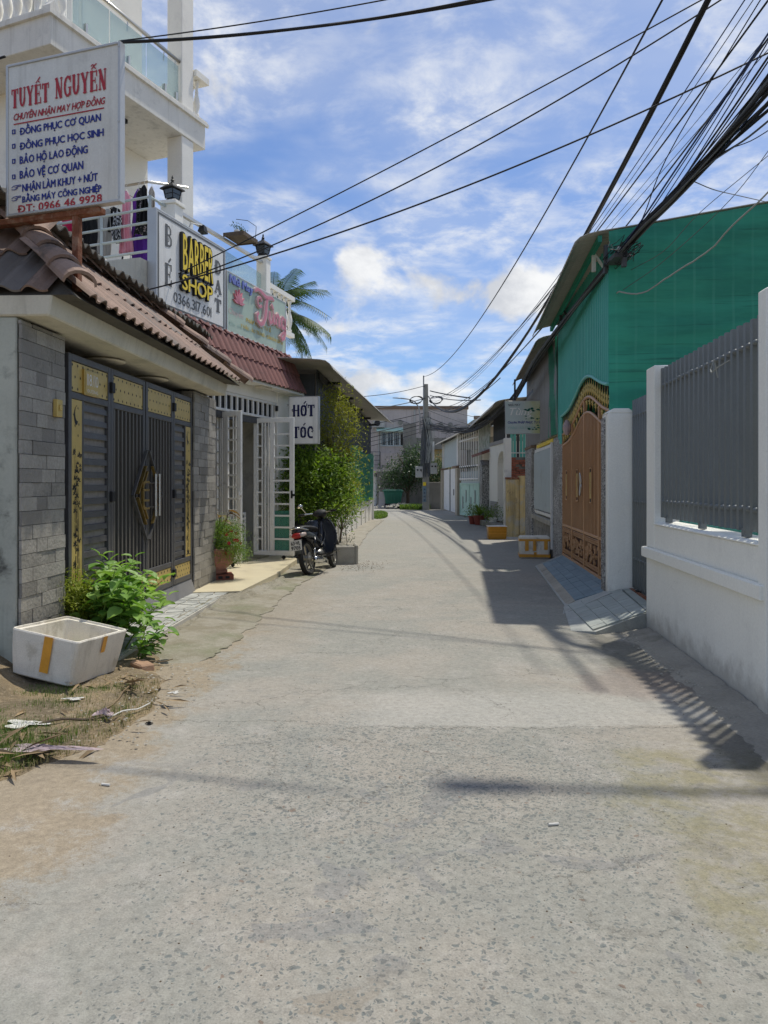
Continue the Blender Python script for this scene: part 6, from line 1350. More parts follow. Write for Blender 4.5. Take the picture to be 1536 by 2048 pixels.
for k in range(12):
    x = rp.uniform(-.2, .2); cb.tube([(x, -.32, 5.1), (x + rp.uniform(0, .3), -.38, 4.4), (x + .3 * rp.random(), -.34, 3.6), (rp.uniform(-.1, .25), -.3, 2.6)], .014, 5)
cb.build('cable_bundle', 'cable_pale', up)
for x, z_ in ((.42, 2.0), (-.38, 1.8)): 
    m_ = MB().bx(x - .20, x + .20, -.25, -.02, z_, z_ + .62).build('meter_box', 'meter', up, bev=.02)
    for d in (-.09, .09): MB().lathe([(.05, -.02), (.05, .0)], (x + d, -.255, z_ + .42), 10, 'y').build('meter_dial', 'black', m_)
box('pipe', 'sign_white', up, .32, .46, -.16, -.04, 2.7, 3.8); box('notice', 'yellow_letter', up, -.17, .0, -.165, -.158, 1.35, 1.55); box('notice', 'ramp_blue', up, -.19, .01, -.168, -.158, .45, 1.3)
for k, z_ in enumerate((.5, .7, .9, 1.1)): text('0' + str(k + 3), 'ink_navy', up, -.13, -.04, z_, z_ + .10, y=-.172)
MB().tube([(-.34, -.1, 4.2), (-.34, -.1, 5.2), (-.40, -.1, 5.7), (-.62, -.1, 6.02), (-.95, -.1, 6.15), (-1.4, -.1, 6.2)], .035, 8).build('lamp_arm', 'lamp_grey', up, smooth=True); MB().loft([((-1.35, -.1, 6.2), .03, .03, (0, 1, 0), (0, 0, 1)), ((-1.5, -.1, 6.21), .08, .035, (0, 1, 0), (0, 0, 1)), ((-1.85, -.1, 6.22), .06, .02, (0, 1, 0), (0, 0, 1))], 10).build('lamp_head', 'lamp_grey', up, smooth=True)
MB().bx(-.36, -.14, -.14, -.06, 4.5, 4.56).bx(-.36, -.14, -.14, -.06, 5.1, 5.16).build('clamp', 'lamp_grey', up)
for s_ in (-1, 1):
    lp = MB(); rc_ = .32
    for k in range(3): lp.tube([(s_ * .55 + rc_ * (1 + .08 * k) * math.cos(t), -.15 - .03 * k, 6.1 + rc_ * .62 * math.sin(t + .15 * k)) for t in [i * math.pi / 10 for i in range(21)]], .018, 5)
    for k in range(7):
        t = 3.3 + k * .35; lp.lathe([(.03, -.04), (.045, 0), (.03, .04)], (s_ * .55 + rc_ * math.cos(t), -.15, 6.1 + rc_ * .62 * math.sin(t)), 6)
    lp.build('cable_loop', 'cable', up)

# ---- street lamp pole on the near right (above and beside the picture), its lamp shades the road
npole = thing('utility_pole', 'near concrete utility pole with a lamp arm reaching over the lane', 'pole', (4.45, 5.6, 0))
MB().hexa([(-.16, -.13, 0), (.16, -.13, 0), (.16, .13, 0), (-.16, .13, 0), (-.10, -.09, 8.5), (.10, -.09, 8.5), (.10, .09, 8.5), (-.10, .09, 8.5)]).build('shaft', 'pole_concrete', npole, bev=.02)
MB().tube([(0, 0, 6.6), (-.25, .0, 6.95), (-1.0, .05, 7.1), (-1.85, .12, 7.15)], .04, 8).build('lamp_arm', 'lamp_grey', npole, smooth=True)
MB().loft([((-1.8, .12, 7.15), .05, .04, (0, 1, 0), (0, 0, 1)), ((-1.9, .13, 7.15), .09, .05, (0, 1, 0), (0, 0, 1)), ((-2.2, .15, 7.17), .085, .045, (0, 1, 0), (0, 0, 1)), ((-2.3, .16, 7.17), .05, .03, (0, 1, 0), (0, 0, 1))], 12).build('lamp_head', 'lamp_grey', npole, smooth=True)
for z_ in (6.0, 6.6, 7.2): box('crossarm', 'lamp_grey', npole, -.5, .5, -.15, -.10, z_, z_ + .08)

# ================================================================ overhead cables
def cable(pts, rad, mat, label, group, name='overhead_cable', wob=0, seed=0, n=8):
    """smooth line through 3-D points"""
    P = [Vector(p) for p in pts]; P = [P[0] * 2 - P[1]] + P + [P[-1] * 2 - P[-2]]; out = []; rs = random.Random(seed)
    for i in range(1, len(P) - 2):
        for k in range(n):
            t = k / n; a_, b_, c_, d_ = P[i - 1:i + 3]
            out.append(.5 * ((2 * b_) + (-a_ + c_) * t + (2 * a_ - 5 * b_ + 4 * c_ - d_) * t * t + (-a_ + 3 * b_ - 3 * c_ + d_) * t ** 3))
    out.append(P[-2])
    if wob: out = [o + Vector((rs.uniform(-1, 1), 0, rs.uniform(-1, 1))) * wob for o in out]
    return tag(MB().tube(out, rad, 5).build(name, mat, smooth=True), label, 'cable', group)
def span(a, m, b, n=18):
    """span from a to b (x, y, z) hanging through the direction of pixel m"""
    a, b = Vector(a), Vector(b); k = (m[0] - CX) / F; den = (b.x - a.x) - k * (b.y - a.y); t = (k * a.y - a.x) / den
    Y = a.y + (b.y - a.y) * t; zm = EYE + (HY - m[1]) / F * Y; lin = a.z + (b.z - a.z) * t; c = (zm - lin) / (t * (1 - t))
    return [Vector((a.x + (b.x - a.x) * u, a.y + (b.y - a.y) * u, a.z + (b.z - a.z) * u + c * u * (1 - u))) for u in [i / n for i in range(n + 1)]]
PT = Vector((2.2, 41.6, 7.4))
cable(span(PT, (1105, 400), at(1362, -70, 7.8)), .013, 'cable', 'single black line climbing from the far pole top across the sky', None, n=2)
# long line pairs over the lane
T = Vector((2.45, 41.5, 6.3))
big = span(T, (1065, 650), at(1445, -60, 7.2))
cable(big, .028, 'cable', 'thickest twisted black cable rising to the top right', None, n=2); cable([p + Vector((.03 * math.sin(p.y * 3), 0, .03 * math.cos(p.y * 3))) for p in big], .014, 'cable', 'thin strand twisted round the thickest black cable', None, n=2)
LB = 'thin service cables above the curled roofs'
for k, (m, e_, rd, mt) in enumerate((((1175, 470), (1505, -20), .0065, 'cable_blue'), ((1190, 468), (1550, -10), .011, 'cable'), ((1180, 475), (1530, -30), .005, 'cable_grey'), ((1205, 466), (1580, 30), .004, 'cable_grey'), ((1212, 470), (1600, 40), .005, 'cable_grey'), ((1246, 460), (1600, 0), .012, 'cable'))):
    cable(span(T + Vector((.1 * k, 0, -.12 * k)), m, at(e_[0] + 30, e_[1] - 50, 6.6 + .1 * k)), rd, mt, 'slim overhead cable above the curled roof edges', LB, n=2)
# the thick bundle: far pole - awnings - bracket on the green house - near pole
BK = Vector((2.83, 8.90, 4.27)); MID = Vector((2.98, 14.3, 3.96)); M2 = Vector((3.35, 20.5, 3.62)); M3 = Vector((3.3, 30, 3.62)); FP = Vector((2.5, 41.5, 4.6)); NP = Vector((4.35, 5.5, 6.1))
rb = random.Random(12); LG = 'black telephone cables bundled along the right eaves'
for k in range(26):
    o = lambda s: Vector((rb.uniform(-s, s), 0, rb.uniform(-s, s))); e_ = NP + Vector((rb.uniform(-.9, .2), rb.uniform(-.4, .4), rb.uniform(-.3, 1.5)))
    w_ = BK + o(.05); nx = BK + (e_ - BK) * .12 + o(.07) * .5
    w1 = at(1400, 335, 7.75) + o(.06); w1 = w1 if k < 20 else BK + (e_ - BK) * .3 + o(.1)
    if k < 20: e_ = w1 + (w1 - w_).normalized() * 3.0 + Vector((rb.uniform(-.1, .45), 0, rb.uniform(-.1, .75)))
    pts = [FP + o(.2), M3 + o(.07) + Vector((0, 0, rb.uniform(-.1, .1))), M2 + o(.06), MID + o(.05), w_, w1, e_]
    cable(pts, rb.choice((.006, .008, .010, .013, .016)), rb.choice(('cable', 'cable', 'cable', 'cable_grey', 'cable_blue')), 'one of the black cables bundled along the right eaves', LG)
# looser strands fanning away from the bundle
for k, (p0, p1) in enumerate((((1395, 345, 7.8), (1620, 170, 6.6)), ((1390, 352, 7.8), (1640, 150, 6.4)), ((1410, 330, 7.7), (1640, 190, 6.4)), ((1300, 445, 8.9), (1600, 20, 7.0)), ((1330, 410, 8.5), (1610, -40, 7.0)), ((1340, 400, 8.4), (1625, -10, 7.0)), ((1280, 470, 9.0), (1590, -20, 7.2)), ((1360, 370, 8.2), (1640, 60, 6.8)))):
    a_, b_ = at(*p0), at(*p1); m_ = (a_ + b_) / 2 + Vector((0, 0, -.04)); cable([BK, a_, m_, b_], [.010, .006, .005, .011, .007, .008, .006, .006][k], ['cable', 'cable_grey', 'cable', 'cable', 'cable_blue', 'cable', 'cable_blue', 'cable'][k], 'loose cable strand leaving the bundle towards the upper right', 'loose strands leaving the bundle')
cable([at(1238, 583, 9.1), at(1268, 588, 9.1), at(1296, 581, 9.05), at(1350, 545, 8.8), at(1420, 500, 8.5), at(1466, 450, 8.2), at(1545, 375, 7.8), at(1640, 250, 7.4)], .010, 'cable_pale', 'pale twisted cable sagging in front of the green netting', None, n=6, wob=.004)
cable([at(1170, 640, 11.2), at(1200, 610, 10.4), at(1238, 583, 9.1)], .009, 'cable_pale', 'pale cable stub clipped along the turquoise cladding', None)
cable([at(1246, 580, 9.2), at(1330, 520, 8.8), at(1460, 400, 8.0), at(1560, 270, 7.3)], .004, 'cable_grey', 'hair-thin line crossing the green netting upper part', None); cable([at(1262, 540, 9.2), at(1330, 500, 8.8), at(1400, 425, 8.4), at(1550, 300, 7.6)], .004, 'cable_grey', 'hair-thin line crossing the green netting lower part', None)
cable([at(1390, 364, 7.8), at(1430, 380, 8.6), at(1480, 392, 9.6), at(1560, 410, 10.5)], .006, 'cable_grey', 'thin line running right above the green house roof', None)
mess = MB(); rm = random.Random(5)
for k in range(16):
    c = BK + Vector((rm.uniform(-.1, .12), rm.uniform(-.3, .3), rm.uniform(-.1, .08))); mess.tube([c + Vector((.08 * math.cos(t * 1.3 + k), .12 * math.sin(t + k), .06 * math.sin(t * 2 + k))) for t in range(6)], .005, 4)
tag(mess.build('cable_tangle', 'cable'), 'tangle of cables tied at the corner of the green house', 'cables')
cbk = thing('cable_bracket', 'steel cable bracket on the corner of the green house', 'bracket', (2.83, 8.92, 4.15)); MB().bx(-.10, .10, -.03, .40, .03, .08).bx(.0, .05, -.03, .03, -.08, .12).bx(-.10, -.06, .36, .42, -.05, .30).build('arm', 'ribbed_dark', cbk); MB().lathe([(.03, 0), (.045, .03), (.03, .06)], (-.02, 0, .10), 8).build('insulator', 'meter', cbk)
# lines crossing from the left shops to the right
for k, (a_, m, b_, rd) in enumerate(((at(300, 575, 11.5), (760, 345), at(1430, -15, 8.6), .009), (at(300, 583, 11.2), (840, 352), at(1480, -25, 8.4), .010), (at(262, 588, 10.4), (900, 385), at(1640, 55, 7.9), .011))):
    cable(span(a_, m, b_), rd, 'cable', ['uppermost', 'middle', 'lowest'][k] + ' of the three lines crossing the sky from the shop signs', None, n=2)
for k, (a_, m, b_, rd) in enumerate(((at(243, 84, 5.7), (640, 52), at(1100, -25, 5.0), .011), (at(236, 86, 5.75), (620, 55), at(1040, -20, 5.0), .007), (at(238, 82, 5.7), (600, 30), at(920, -30, 5.2), .005))):
    cable(span(a_, m, b_), rd, 'cable', ['thick', 'medium', 'thin'][k] + ' black cable leaving the top corner of the tailor signboard', None, n=2)
cable([at(-60, 135, 6.2), at(10, 113, 5.95)], .010, 'cable', 'short cable at the left edge of the tailor signboard', None)
# lines of the far pole
for k, (m, b_, rd) in enumerate((((900, 790), (3.45, 30, 4.9), .03), ((910, 800), (3.6, 28, 4.6), .02), ((905, 822), (3.2, 24, 4.5), .024), ((930, 808), (3.1, 20, 4.3), .012), ((985, 760), (3.05, 14.6, 4.5), .010))):
    cable(span(T + Vector((.1, 0, .3 - .25 * k)), m, b_), rd, 'cable', 'sagging line from the far pole to the right eaves', 'sagging lines between the far pole and the right eaves', n=2)
for k, (e_, z0_, rd) in enumerate((((-3, 34, 5.4), 6.9, .016), ((-3, 36, 5.0), 6.2, .022), ((-6, 44, 4.4), 5.4, .018), ((-6, 45, 3.8), 5.0, .025), ((-7, 46, 3.3), 4.8, .02), ((-7, 46, 3.0), 4.6, .018), ((-7, 47, 2.7), 4.4, .016), ((8, 46, 4.6), 5.6, .02), ((8, 46, 4.2), 5.2, .018), ((9, 45, 5.0), 5.9, .016))):
    a_ = Vector((2.3, 41.6, z0_)); b_ = Vector(e_); cable([a_ + (b_ - a_) * t + Vector((0, 0, -.9 * t * (1 - t))) for t in (0, .2, .4, .6, .8, 1)], rd, 'cable_grey' if k % 2 else 'cable', 'line running from the far pole along the side street', 'side street lines of the far pole', n=3)
net_ = MB()
for k in range(22):
    x = rm.uniform(2.7, 4.6); z_ = rm.uniform(3.9, 4.8); net_.tube([(x, 43, z_), (x + rm.uniform(.2, .8), 43, z_ - rm.uniform(-.1, .3)), (x + rm.uniform(.5, 1.4), 43, z_ + rm.uniform(-.3, .3))], .010, 4)
tag(net_.build('cable_tangle', 'cable_grey'), 'thin tangle of lines in front of the far concrete canopy', 'cables')
# ================================================================ PLANTS
def leafmesh(L=.1, w=.07, name='leaf', mat='leaf_basil'):
    mb = MB(); n = 5; prof = [(0, .04), (.2, .75), (.42, 1), (.7, .72), (1, .03)]; vs = []
    for t, k in prof:
        zc = .10 * L * math.sin(t * 3.1) - .16 * L * t * t
        for s in (-1, -.5, 0, .5, 1): vs.append((s * w / 2 * k, t * L, zc + abs(s) * .13 * w * (1 + .3 * math.sin(t * 9)) + (.02 * w * math.sin(t * 14) if abs(s) == 1 else 0)))
    return mb.add(vs, [(j * 5 + i, j * 5 + i + 1, (j + 1) * 5 + i + 1, (j + 1) * 5 + i) for j in range(4) for i in range(4)])
LP = Piece('leaf', 'leaf_basil', leafmesh(), smooth=True)
def leaf_at(piece, parent, p, d, s, r, sag=0):
    rz = math.atan2(-d.x, d.y); rx = math.asin(max(-1, min(1, d.normalized().z)))
    return piece.put(parent, p, (rx + r.uniform(-.25, .25), r.uniform(-.35, .35), rz), (s, s, s))
r = random.Random(31)
pl = thing('leafy_plant', 'bushy bright green broad-leaved plant growing before the dark gate', 'plant', (-2.37, 6.38, 0))
st_ = MB(); cnt = 0; stems = []
for k in range(23):
    a_ = r.uniform(0, 6.283); q = r.random() ** .5; bx_, by = .16 * math.cos(a_) * q, .2 * math.sin(a_) * q
    tx = r.uniform(-.34, .44); ty = r.uniform(-.42, .50); hmax = .84 - .50 * max(0, (abs(tx - .06) - .20)) / .4 * 1.1; h = max(.22, hmax * r.uniform(.72, 1.02))
    pts = [Vector((bx_ + (tx - bx_) * t ** 1.3, by + (ty - by) * t ** 1.3, h * t ** .85)) for t in [i / 6 for i in range(7)]]
    st_.tube(pts, [.008 * (1 - .1 * i) for i in range(7)], 5); stems.append(pts)
st_.build('stems', 'leaf_pot', pl, smooth=True)
for pts in stems:
    top = pts[-1]; n = 13
    for j in range(n):
        if cnt >= 298: break
        t = 1 - (j // 2) * .115; i = min(5, int(t * 6)); p = pts[i].lerp(pts[i + 1], t * 6 - i) if t < 1 else top
        a_ = j * math.pi + (j // 2) * 1.5708 + r.uniform(-.4, .4); el = .55 if j < 2 else r.uniform(-.35, .35)
        d = Vector((math.cos(a_) * math.cos(el), math.sin(a_) * math.cos(el), math.sin(el))); s = (.6 if j < 2 else r.uniform(.8, 1.3)) * 1.5
        leaf_at(LP, pl, p + d * .02, d, s, r); cnt += 1
# a second stem cluster behind, fuller towards the gate
p3 = thing('leafy_plant', 'second clump of the broad-leaved plant standing behind the first against the gate', 'plant', (-2.46, 6.72, 0)); m_ = MB(); cnt = 0
for k in range(20):
    e_ = Vector((r.uniform(-.28, .42), r.uniform(-.3, .35), r.uniform(.30, .80))); e_.z *= 1 - .5 * max(0, abs(e_.x - .05) - .2); P3 = [Vector((e_.x * t ** 1.3, e_.y * t ** 1.3, e_.z * t ** .85)) for t in [i / 5 for i in range(6)]]
    m_.tube(P3, [.007 * (1 - .12 * i) for i in range(6)], 5)
    for j in range(12):
        if cnt >= 236: break
        t = 1 - (j // 2) * .13; i = min(4, int(t * 5)); p = P3[i].lerp(P3[i + 1], t * 5 - i) if t < 1 else P3[-1]
        a_ = j * math.pi + (j // 2) * 1.5708 + r.uniform(-.4, .4); el = .5 if j < 2 else r.uniform(-.4, .3)
        leaf_at(LP, p3, p + Vector((math.cos(a_), math.sin(a_), 0)) * .02, Vector((math.cos(a_) * math.cos(el), math.sin(a_) * math.cos(el), math.sin(el))), r.uniform(.8, 1.7), r); cnt += 1
m_.build('stems', 'leaf_pot', p3, smooth=True)
# low trailing shoots to the right
p2 = thing('leafy_plant', 'low shoot of broad leaves trailing over the concrete slab', 'plant', (-2.02, 6.12, 0)); m_ = MB(); st2_ = []
for k in range(5):
    e_ = Vector((r.uniform(-.12, .30), r.uniform(-.25, .45), r.uniform(.12, .40))); m_.tube([(0, 0, 0), e_ * .5 + Vector((0, 0, .06)), e_], [.006, .005, .003], 5)
    for j in range(8):
        t = .3 + .1 * j; a_ = j * math.pi + r.uniform(-.6, .6) + (j // 2); d = Vector((math.cos(a_), math.sin(a_), r.uniform(-.5, .3))).normalized(); leaf_at(LP, p2, e_ * t + Vector((0, 0, .04)), d, r.uniform(.8, 1.3), r)
m_.build('stems', 'leaf_pot', p2, smooth=True)
fs = thing('fine_shrub', 'yellow-green fine-leaved shrub left of the broad-leaved plant', 'shrub', (-2.66, 6.42, 0)); trunk(r, fs, (0, 0, 0), (0, 0, .30), .012, 5, .18, 'stems')
crown(r, [(0, -.12, .56, .15, .14, .12, 2), (0, 0, .40, .17, .16, .16, 2), (.12, .05, .50, .14, .14, .12, 1.4), (-.08, 0, .24, .14, .14, .14, 1)], 6500, .038, 'leaf_fine', fs, thin=.32)
hp_ = thing('heart_leaf_plant', 'small plant with heart-shaped leaves at the foot of the slate pillar', 'plant', (-2.58, 6.08, 0))
HL = Piece('leaf', 'leaf_basil', leafmesh(.15, .13), smooth=True); m_ = MB()
for a_, h_, s_, R_ in ((.4, .34, 1.1, .16), (2.2, .36, 1.0, .16), (3.9, .26, 1.25, .20), (5.4, .22, 1.0, .22), (1.3, .42, .7, .06), (4.6, .15, .9, .18)):
    e_ = Vector((R_ * math.cos(a_), R_ * math.sin(a_), h_)); m_.tube([(0, 0, 0), (e_.x * .3, e_.y * .3, h_ * .7), e_], .005, 5); leaf_at(HL, hp_, e_, Vector((math.cos(a_), math.sin(a_), -.45)).normalized(), s_, r)
m_.build('stems', 'leaf_pot', hp_, smooth=True)
iv = thing('creeper', 'small creeper leaf at the foot of the stained wall by the picture edge', 'plant', (-2.92, 5.40, 0)); m_ = MB()
for k in range(7): 
    a_ = r.uniform(3.6, 6); leaf_at(LP, iv, Vector((r.uniform(-.14, .08), r.uniform(-.04, .04), r.uniform(.22, .40))), Vector((math.cos(a_), math.sin(a_), -.3)).normalized(), r.uniform(.5, .8), r)
m_.tube([(0, 0, 0), (-.05, 0, .2), (.02, .02, .38)], .004, 5).build('stems', 'bark', iv)

# bush and tall yellowish shrub beside the shop
bu_ = thing('round_bush', 'dense green bush between the shop gate and the dark workshop', 'bush', (-1.22, 15.15, 0)); trunk(r, bu_, (-.3, .2, 0), (-.1, .1, 1.2), .045, 10, .6)
crown(r, [(-.35, .0, 1.50, .50, .6, .45, 2.2), (.15, .1, 1.45, .42, .6, .42, 2.4), (.1, -.2, 1.02, .62, .55, .28, 1.8), (.0, .1, 1.85, .40, .5, .22, 1.2), (-.5, 0, 1.95, .28, .4, .22, .8), (-.56, -.35, 1.4, .20, .3, .55, 1.0)], 11000, .09, 'leaf_bush', bu_, thin=.45)
bv = thing('round_bush', 'loose yellow-green bush trailing along the green shade net', 'bush', (-1.08, 18.4, 0)); trunk(r, bv, (0, 0, 0), (0, .3, 1.0), .03, 8, .5)
crown(r, [(.1, -.8, 1.35, .26, .6, .38, 2), (.14, .4, 1.25, .16, .5, .30, .7), (.10, -.6, .90, .22, .5, .18, .7), (.36, 1.6, 1.80, .16, .6, .06, .12)], 2300, .08, 'leaf_yellow', bv, thin=.42)
tl_ = thing('tall_shrub', 'tall feathery yellowish shrub rising above the green bush', 'shrub', (-1.02, 15.75, 0)); trunk(r, tl_, (0, 0, 0), (-.05, 0, 2.6), .035, 16, .5)
crown(r, [(-.02, 0, 3.40, .04, .06, .26, .5), (-.02, 0, 3.1, .13, .14, .18, .9), (.22, .05, 2.98, .14, .1, .07, .7), (-.14, 0, 2.70, .20, .2, .16, 1.1), (.26, 0, 2.62, .14, .14, .13, .9), (.30, 0, 2.15, .13, .13, .13, .6), (-.05, 0, 2.25, .26, .24, .20, 1.2), (-.30, 0, 2.45, .12, .12, .12, .5)], 3700, .08, 'leaf_yellow', tl_, flat=1, thin=.30)
vn = thing('creeper', 'thin dark creeper hanging down the white wall panel behind the motorbike', 'plant', (-1.15, 19.6, 0)); crown(r, [(.12, 0, .55, .05, .35, .3, 1), (.12, .5, .7, .05, .3, .15, .6)], 420, .06, 'leaf_dark', vn)
ws = thing('creeper', 'sparse weed on the kerb behind the concrete block', 'plant', (-.78, 15.2, 0)); crown(r, [(0, 0, .35, .12, .12, .25, 1)], 90, .05, 'leaf_dark', ws); MB().tube([(0, 0, 0), (.03, 0, .3), (0, .02, .55)], .006, 5).build('stems', 'bark', ws)

# coconut palm
pm = thing('coconut_palm', 'coconut palm rising behind the pale green signboard', 'palm', (-3.35, 22, 0))
MB().tube([(0, 0, 0), (.1, 0, 2), (.15, .1, 4), (.05, .1, 6.6)], [.2, .16, .14, .13], 10).build('trunk', 'bark', pm, smooth=True)
def frond(L, sag, seed):
    rf = random.Random(seed); mb = MB(); N = 16; pts = [Vector((0, L * t, L * (.42 * t - sag * t * t))) for t in [i / N for i in range(N + 1)]]
    mb.tube(pts, [.022 * (1 - .85 * i / N) for i in range(N + 1)], 4)
    for i in range(34):
        t = .12 + .87 * i / 34; k = min(N - 1, int(t * N)); p = pts[k].lerp(pts[k + 1], t * N - k); tg = (pts[k + 1] - pts[k]).normalized(); ll = .62 * math.sin(min(1, t * 1.25 + .12) * 2.6) ** .7 * rf.uniform(.85, 1.1) if t < .95 else .25
        for s_ in (-1, 1):
            d = (tg * .75 + Vector((s_ * .85, 0, -.25))).normalized(); e1 = p + d * ll * .5 + Vector((0, 0, -.05 * ll)); e2 = p + d * ll + Vector((0, 0, -.42 * ll)); w = tg * .020
            mb.add([p - w, p + w, e1 + w * 1.1, e1 - w * 1.1, e2], [(0, 1, 2, 3), (3, 2, 4)])
    return mb
FR = [Piece('frond', 'leaf_palm', frond(2.3, sg, i)) for i, sg in enumerate((.45, .75, 1.0))]
for k in range(42):
    a_ = k * 2.399; tilt = [.55, .25, -.1, -.5][k % 4] + r.uniform(-.12, .12); sc_ = r.uniform(.66, .86)
    FR[k % 3].put(pm, (.05, .1, 6.55), (tilt, r.uniform(-.3, .3), a_), (sc_, sc_, sc_))
m_ = MB()
for k in range(7): m_.lathe([(.02, -.11), (.09, -.04), (.10, .03), (.03, .11)], (.22 * math.cos(k), .22 * math.sin(k) + .1, 6.3 - .06 * (k % 2)), 8)
m_.build('coconuts', 'leaf_palm', pm, smooth=True)

# potted flowers on the porch
bkq = thing('hollow_brick', 'red hollow brick under the terracotta flower pot', 'brick', (-2.42, 10.98, .10), .3); MB().bx(-.20, .20, -.18, .18, 0, .075).build('brick', 'brick', bkq, bev=.004)
for i in range(3): box('hole', 'black', bkq, -.12 + i * .1, -.06 + i * .1, -.186, -.1805, .02, .055)
fp = thing('flower_pot', 'large terracotta pot of bushy red flowers on the shop porch', 'pot', (-2.50, 11.0, .176))
MB().lathe([(.16, 0), (.20, .02), (.20, .05), (.17, .06), (.27, .14), (.31, .26), (.30, .32), (.33, .34), (.33, .38), (.28, .38)], (0, 0, 0), 26).build('pot', 'terracotta', fp, smooth=True)
crown(r, [(.14, -.05, .56, .30, .28, .20, 2), (.22, -.1, .34, .30, .28, .16, 1.8), (-.1, .1, .58, .25, .22, .15, 1)], 9500, .036, 'leaf_pot', fp, thin=.3)
fl_ = MB()
for k in range(26):
    d = rnddir(r, -.4); c = Vector((.1 + .32 * d.x, -.08 + .30 * d.y, .46 + .20 * d.z)); 
    for j in range(5): q = cloth_leaf(c, Vector((math.cos(j * 1.26), -.3, math.sin(j * 1.26))), (0, -1, .2), .034, .03); fl_.add(q[:4], [(0, 1, 2, 3)])
fl_.build('flowers', 'flower_red', fp)
CLf = Piece('leaf', 'leaf_red', leafmesh(.2, .11), smooth=True); m_ = MB()
for k in range(17):
    a_ = r.uniform(0, 6.28); e_ = Vector((.20 * math.cos(a_), .2 * math.sin(a_) + .1, r.uniform(.72, .95))); m_.tube([(0, 0, .3), e_], .005, 4); leaf_at(CLf, fp, e_, Vector((math.cos(a_), math.sin(a_), -.2)).normalized(), r.uniform(.55, .95), r)
m_.build('stems', 'leaf_red', fp)
# pots on the right by the archway
def pot(x, y, label, mat, r0, h, leaves, mat2='leaf_pot'):
    g = thing('flower_pot', label, 'pot', (x, y, 0)); MB().lathe([(r0 * .7, 0), (r0 * .95, h * .85), (r0 * 1.08, h * .86), (r0 * 1.08, h), (r0 * .9, h)], (0, 0, 0), 16).build('pot', mat, g, smooth=False); leaves(g, r0, h); return g
def palmy(n, L):
    def f_(g, r0, h):
        m_ = MB()
        for k in range(n):
            a_ = k * 2.4; el = r.uniform(.1, 1.2); d = Vector((math.cos(a_) * math.cos(el), math.sin(a_) * math.cos(el), math.sin(el)))
            for j in range(3):
                dd = (d + rnddir(r) * .25).normalized(); p = Vector((0, 0, h)); e1 = p + dd * L * .6; e2 = p + dd * L + Vector((0, 0, -.25 * L)); w = dd.cross(Vector((0, 0, 1))).normalized() * .018; m_.add([p - w * .3, p + w * .3, e1 + w, e1 - w, e2], [(0, 1, 2, 3), (3, 2, 4)])
        m_.build('fronds', 'leaf_pot', g)
    return f_
def bushy(rx, n, mat='leaf_bush'):
    return lambda g, r0, h: crown(r, [(0, 0, h + rx * .7, rx, rx, rx * .8, 1)], n, .07, mat, g)
pot(3.25, 27.4, 'red pot with a small dark bush, leftmost of the pots by the archway', 'red_pot', .17, .30, bushy(.22, 350)); pot(3.42, 26.9, 'second red pot with upright spiky green fronds by the archway', 'red_pot', .22, .34, palmy(26, .62))
pot(3.66, 25.2, 'white square pot with a fine green plant by the archway step', 'sign_white', .14, .34, bushy(.22, 420, 'leaf_pot')); pot(3.88, 26.4, 'dark red pot of ferns against the tiled pillar', 'red_pot', .22, .32, bushy(.3, 500))
MB().tube([(0, 0, 0), (0, 0, .1)], .01, 4)

# ================================================================ FOAM BOXES
def foam_box(name, label, loc, rz, lx, ly, h, wall=.045, taper=.035, tilt=(0, 0), mat='foam', group='foam boxes standing in the lane'):
    g = thing(name, label, 'foam box', loc, rz, group); g.rotation_euler = (tilt[0], tilt[1], rz); n = 10
    def ring(k, z_, inset, cr):
        out = []; hx, hy = lx / 2 - taper * (1 - k) - inset, ly / 2 - taper * (1 - k) - inset
        for cx, cy, a0 in ((hx - cr, hy - cr, 0), (-hx + cr, hy - cr, 90), (-hx + cr, -hy + cr, 180), (hx - cr, -hy + cr, 270)):
            for j in range(4): t = math.radians(a0 + 30 * j); out.append((cx + cr * math.cos(t), cy + cr * math.sin(t), z_))
        # extra points along each side for a dented surface
        ext = []
        for i in range(len(out)):
            a_, b_ = Vector(out[i]), Vector(out[(i + 1) % len(out)]); ext.append(a_)
            if (b_ - a_).length > .1:
                for q in range(1, 9): ext.append(a_.lerp(b_, q / 9))
        return [p + Vector((fnoise(p.x + loc[0], p.z + p.y * 2, 5, 1), fnoise(p.y, p.z + p.x, 5, 4), 0)) * .007 for p in ext]
    rings = [ring(0, .0, .02, .03), ring(.05, .015, .0, .04)] + [ring(k, h * k, 0, .035) for k in (.2, .4, .6, .8, .97)] + [ring(1, h, .006, .03), ring(1, h, .016, .03), ring(1, h - .014, .018, .03), ring(1, h - .014, wall, .03)] + [ring(k, max(.05, h * k), wall, .03) for k in (.8, .4, .12)]
    m = len(rings[0]); mb = MB(); mb.add([p for rg in rings for p in rg], [(j * m + i, j * m + (i + 1) % m, (j + 1) * m + (i + 1) % m, (j + 1) * m + i) for j in range(len(rings) - 1) for i in range(m)] + [tuple(range(m - 1, -1, -1)), tuple(range((len(rings) - 1) * m, len(rings) * m))])
    mb.build('body', mat, g, smooth=False, bev=0)
    return g
def tape_strip(g, mat, P, lift=.004):
    """ribbon laid over given points (front edge pairs)"""
    n = len(P); return MB().add([p for pr_ in P for p in pr_], [(2 * i, 2 * i + 1, 2 * i + 3, 2 * i + 2) for i in range(n - 1)]).build('tape', mat, g)
fb1 = foam_box('foam_box', 'large open dirty white foam box with two strips of yellow tape', (-2.378, 5.597, .085), -.25, .56, .62, .335, taper=.03)
fb1.rotation_euler = (Matrix.Rotation(.15, 3, 'Y') @ Matrix.Rotation(-.25, 3, 'Z')).to_euler()
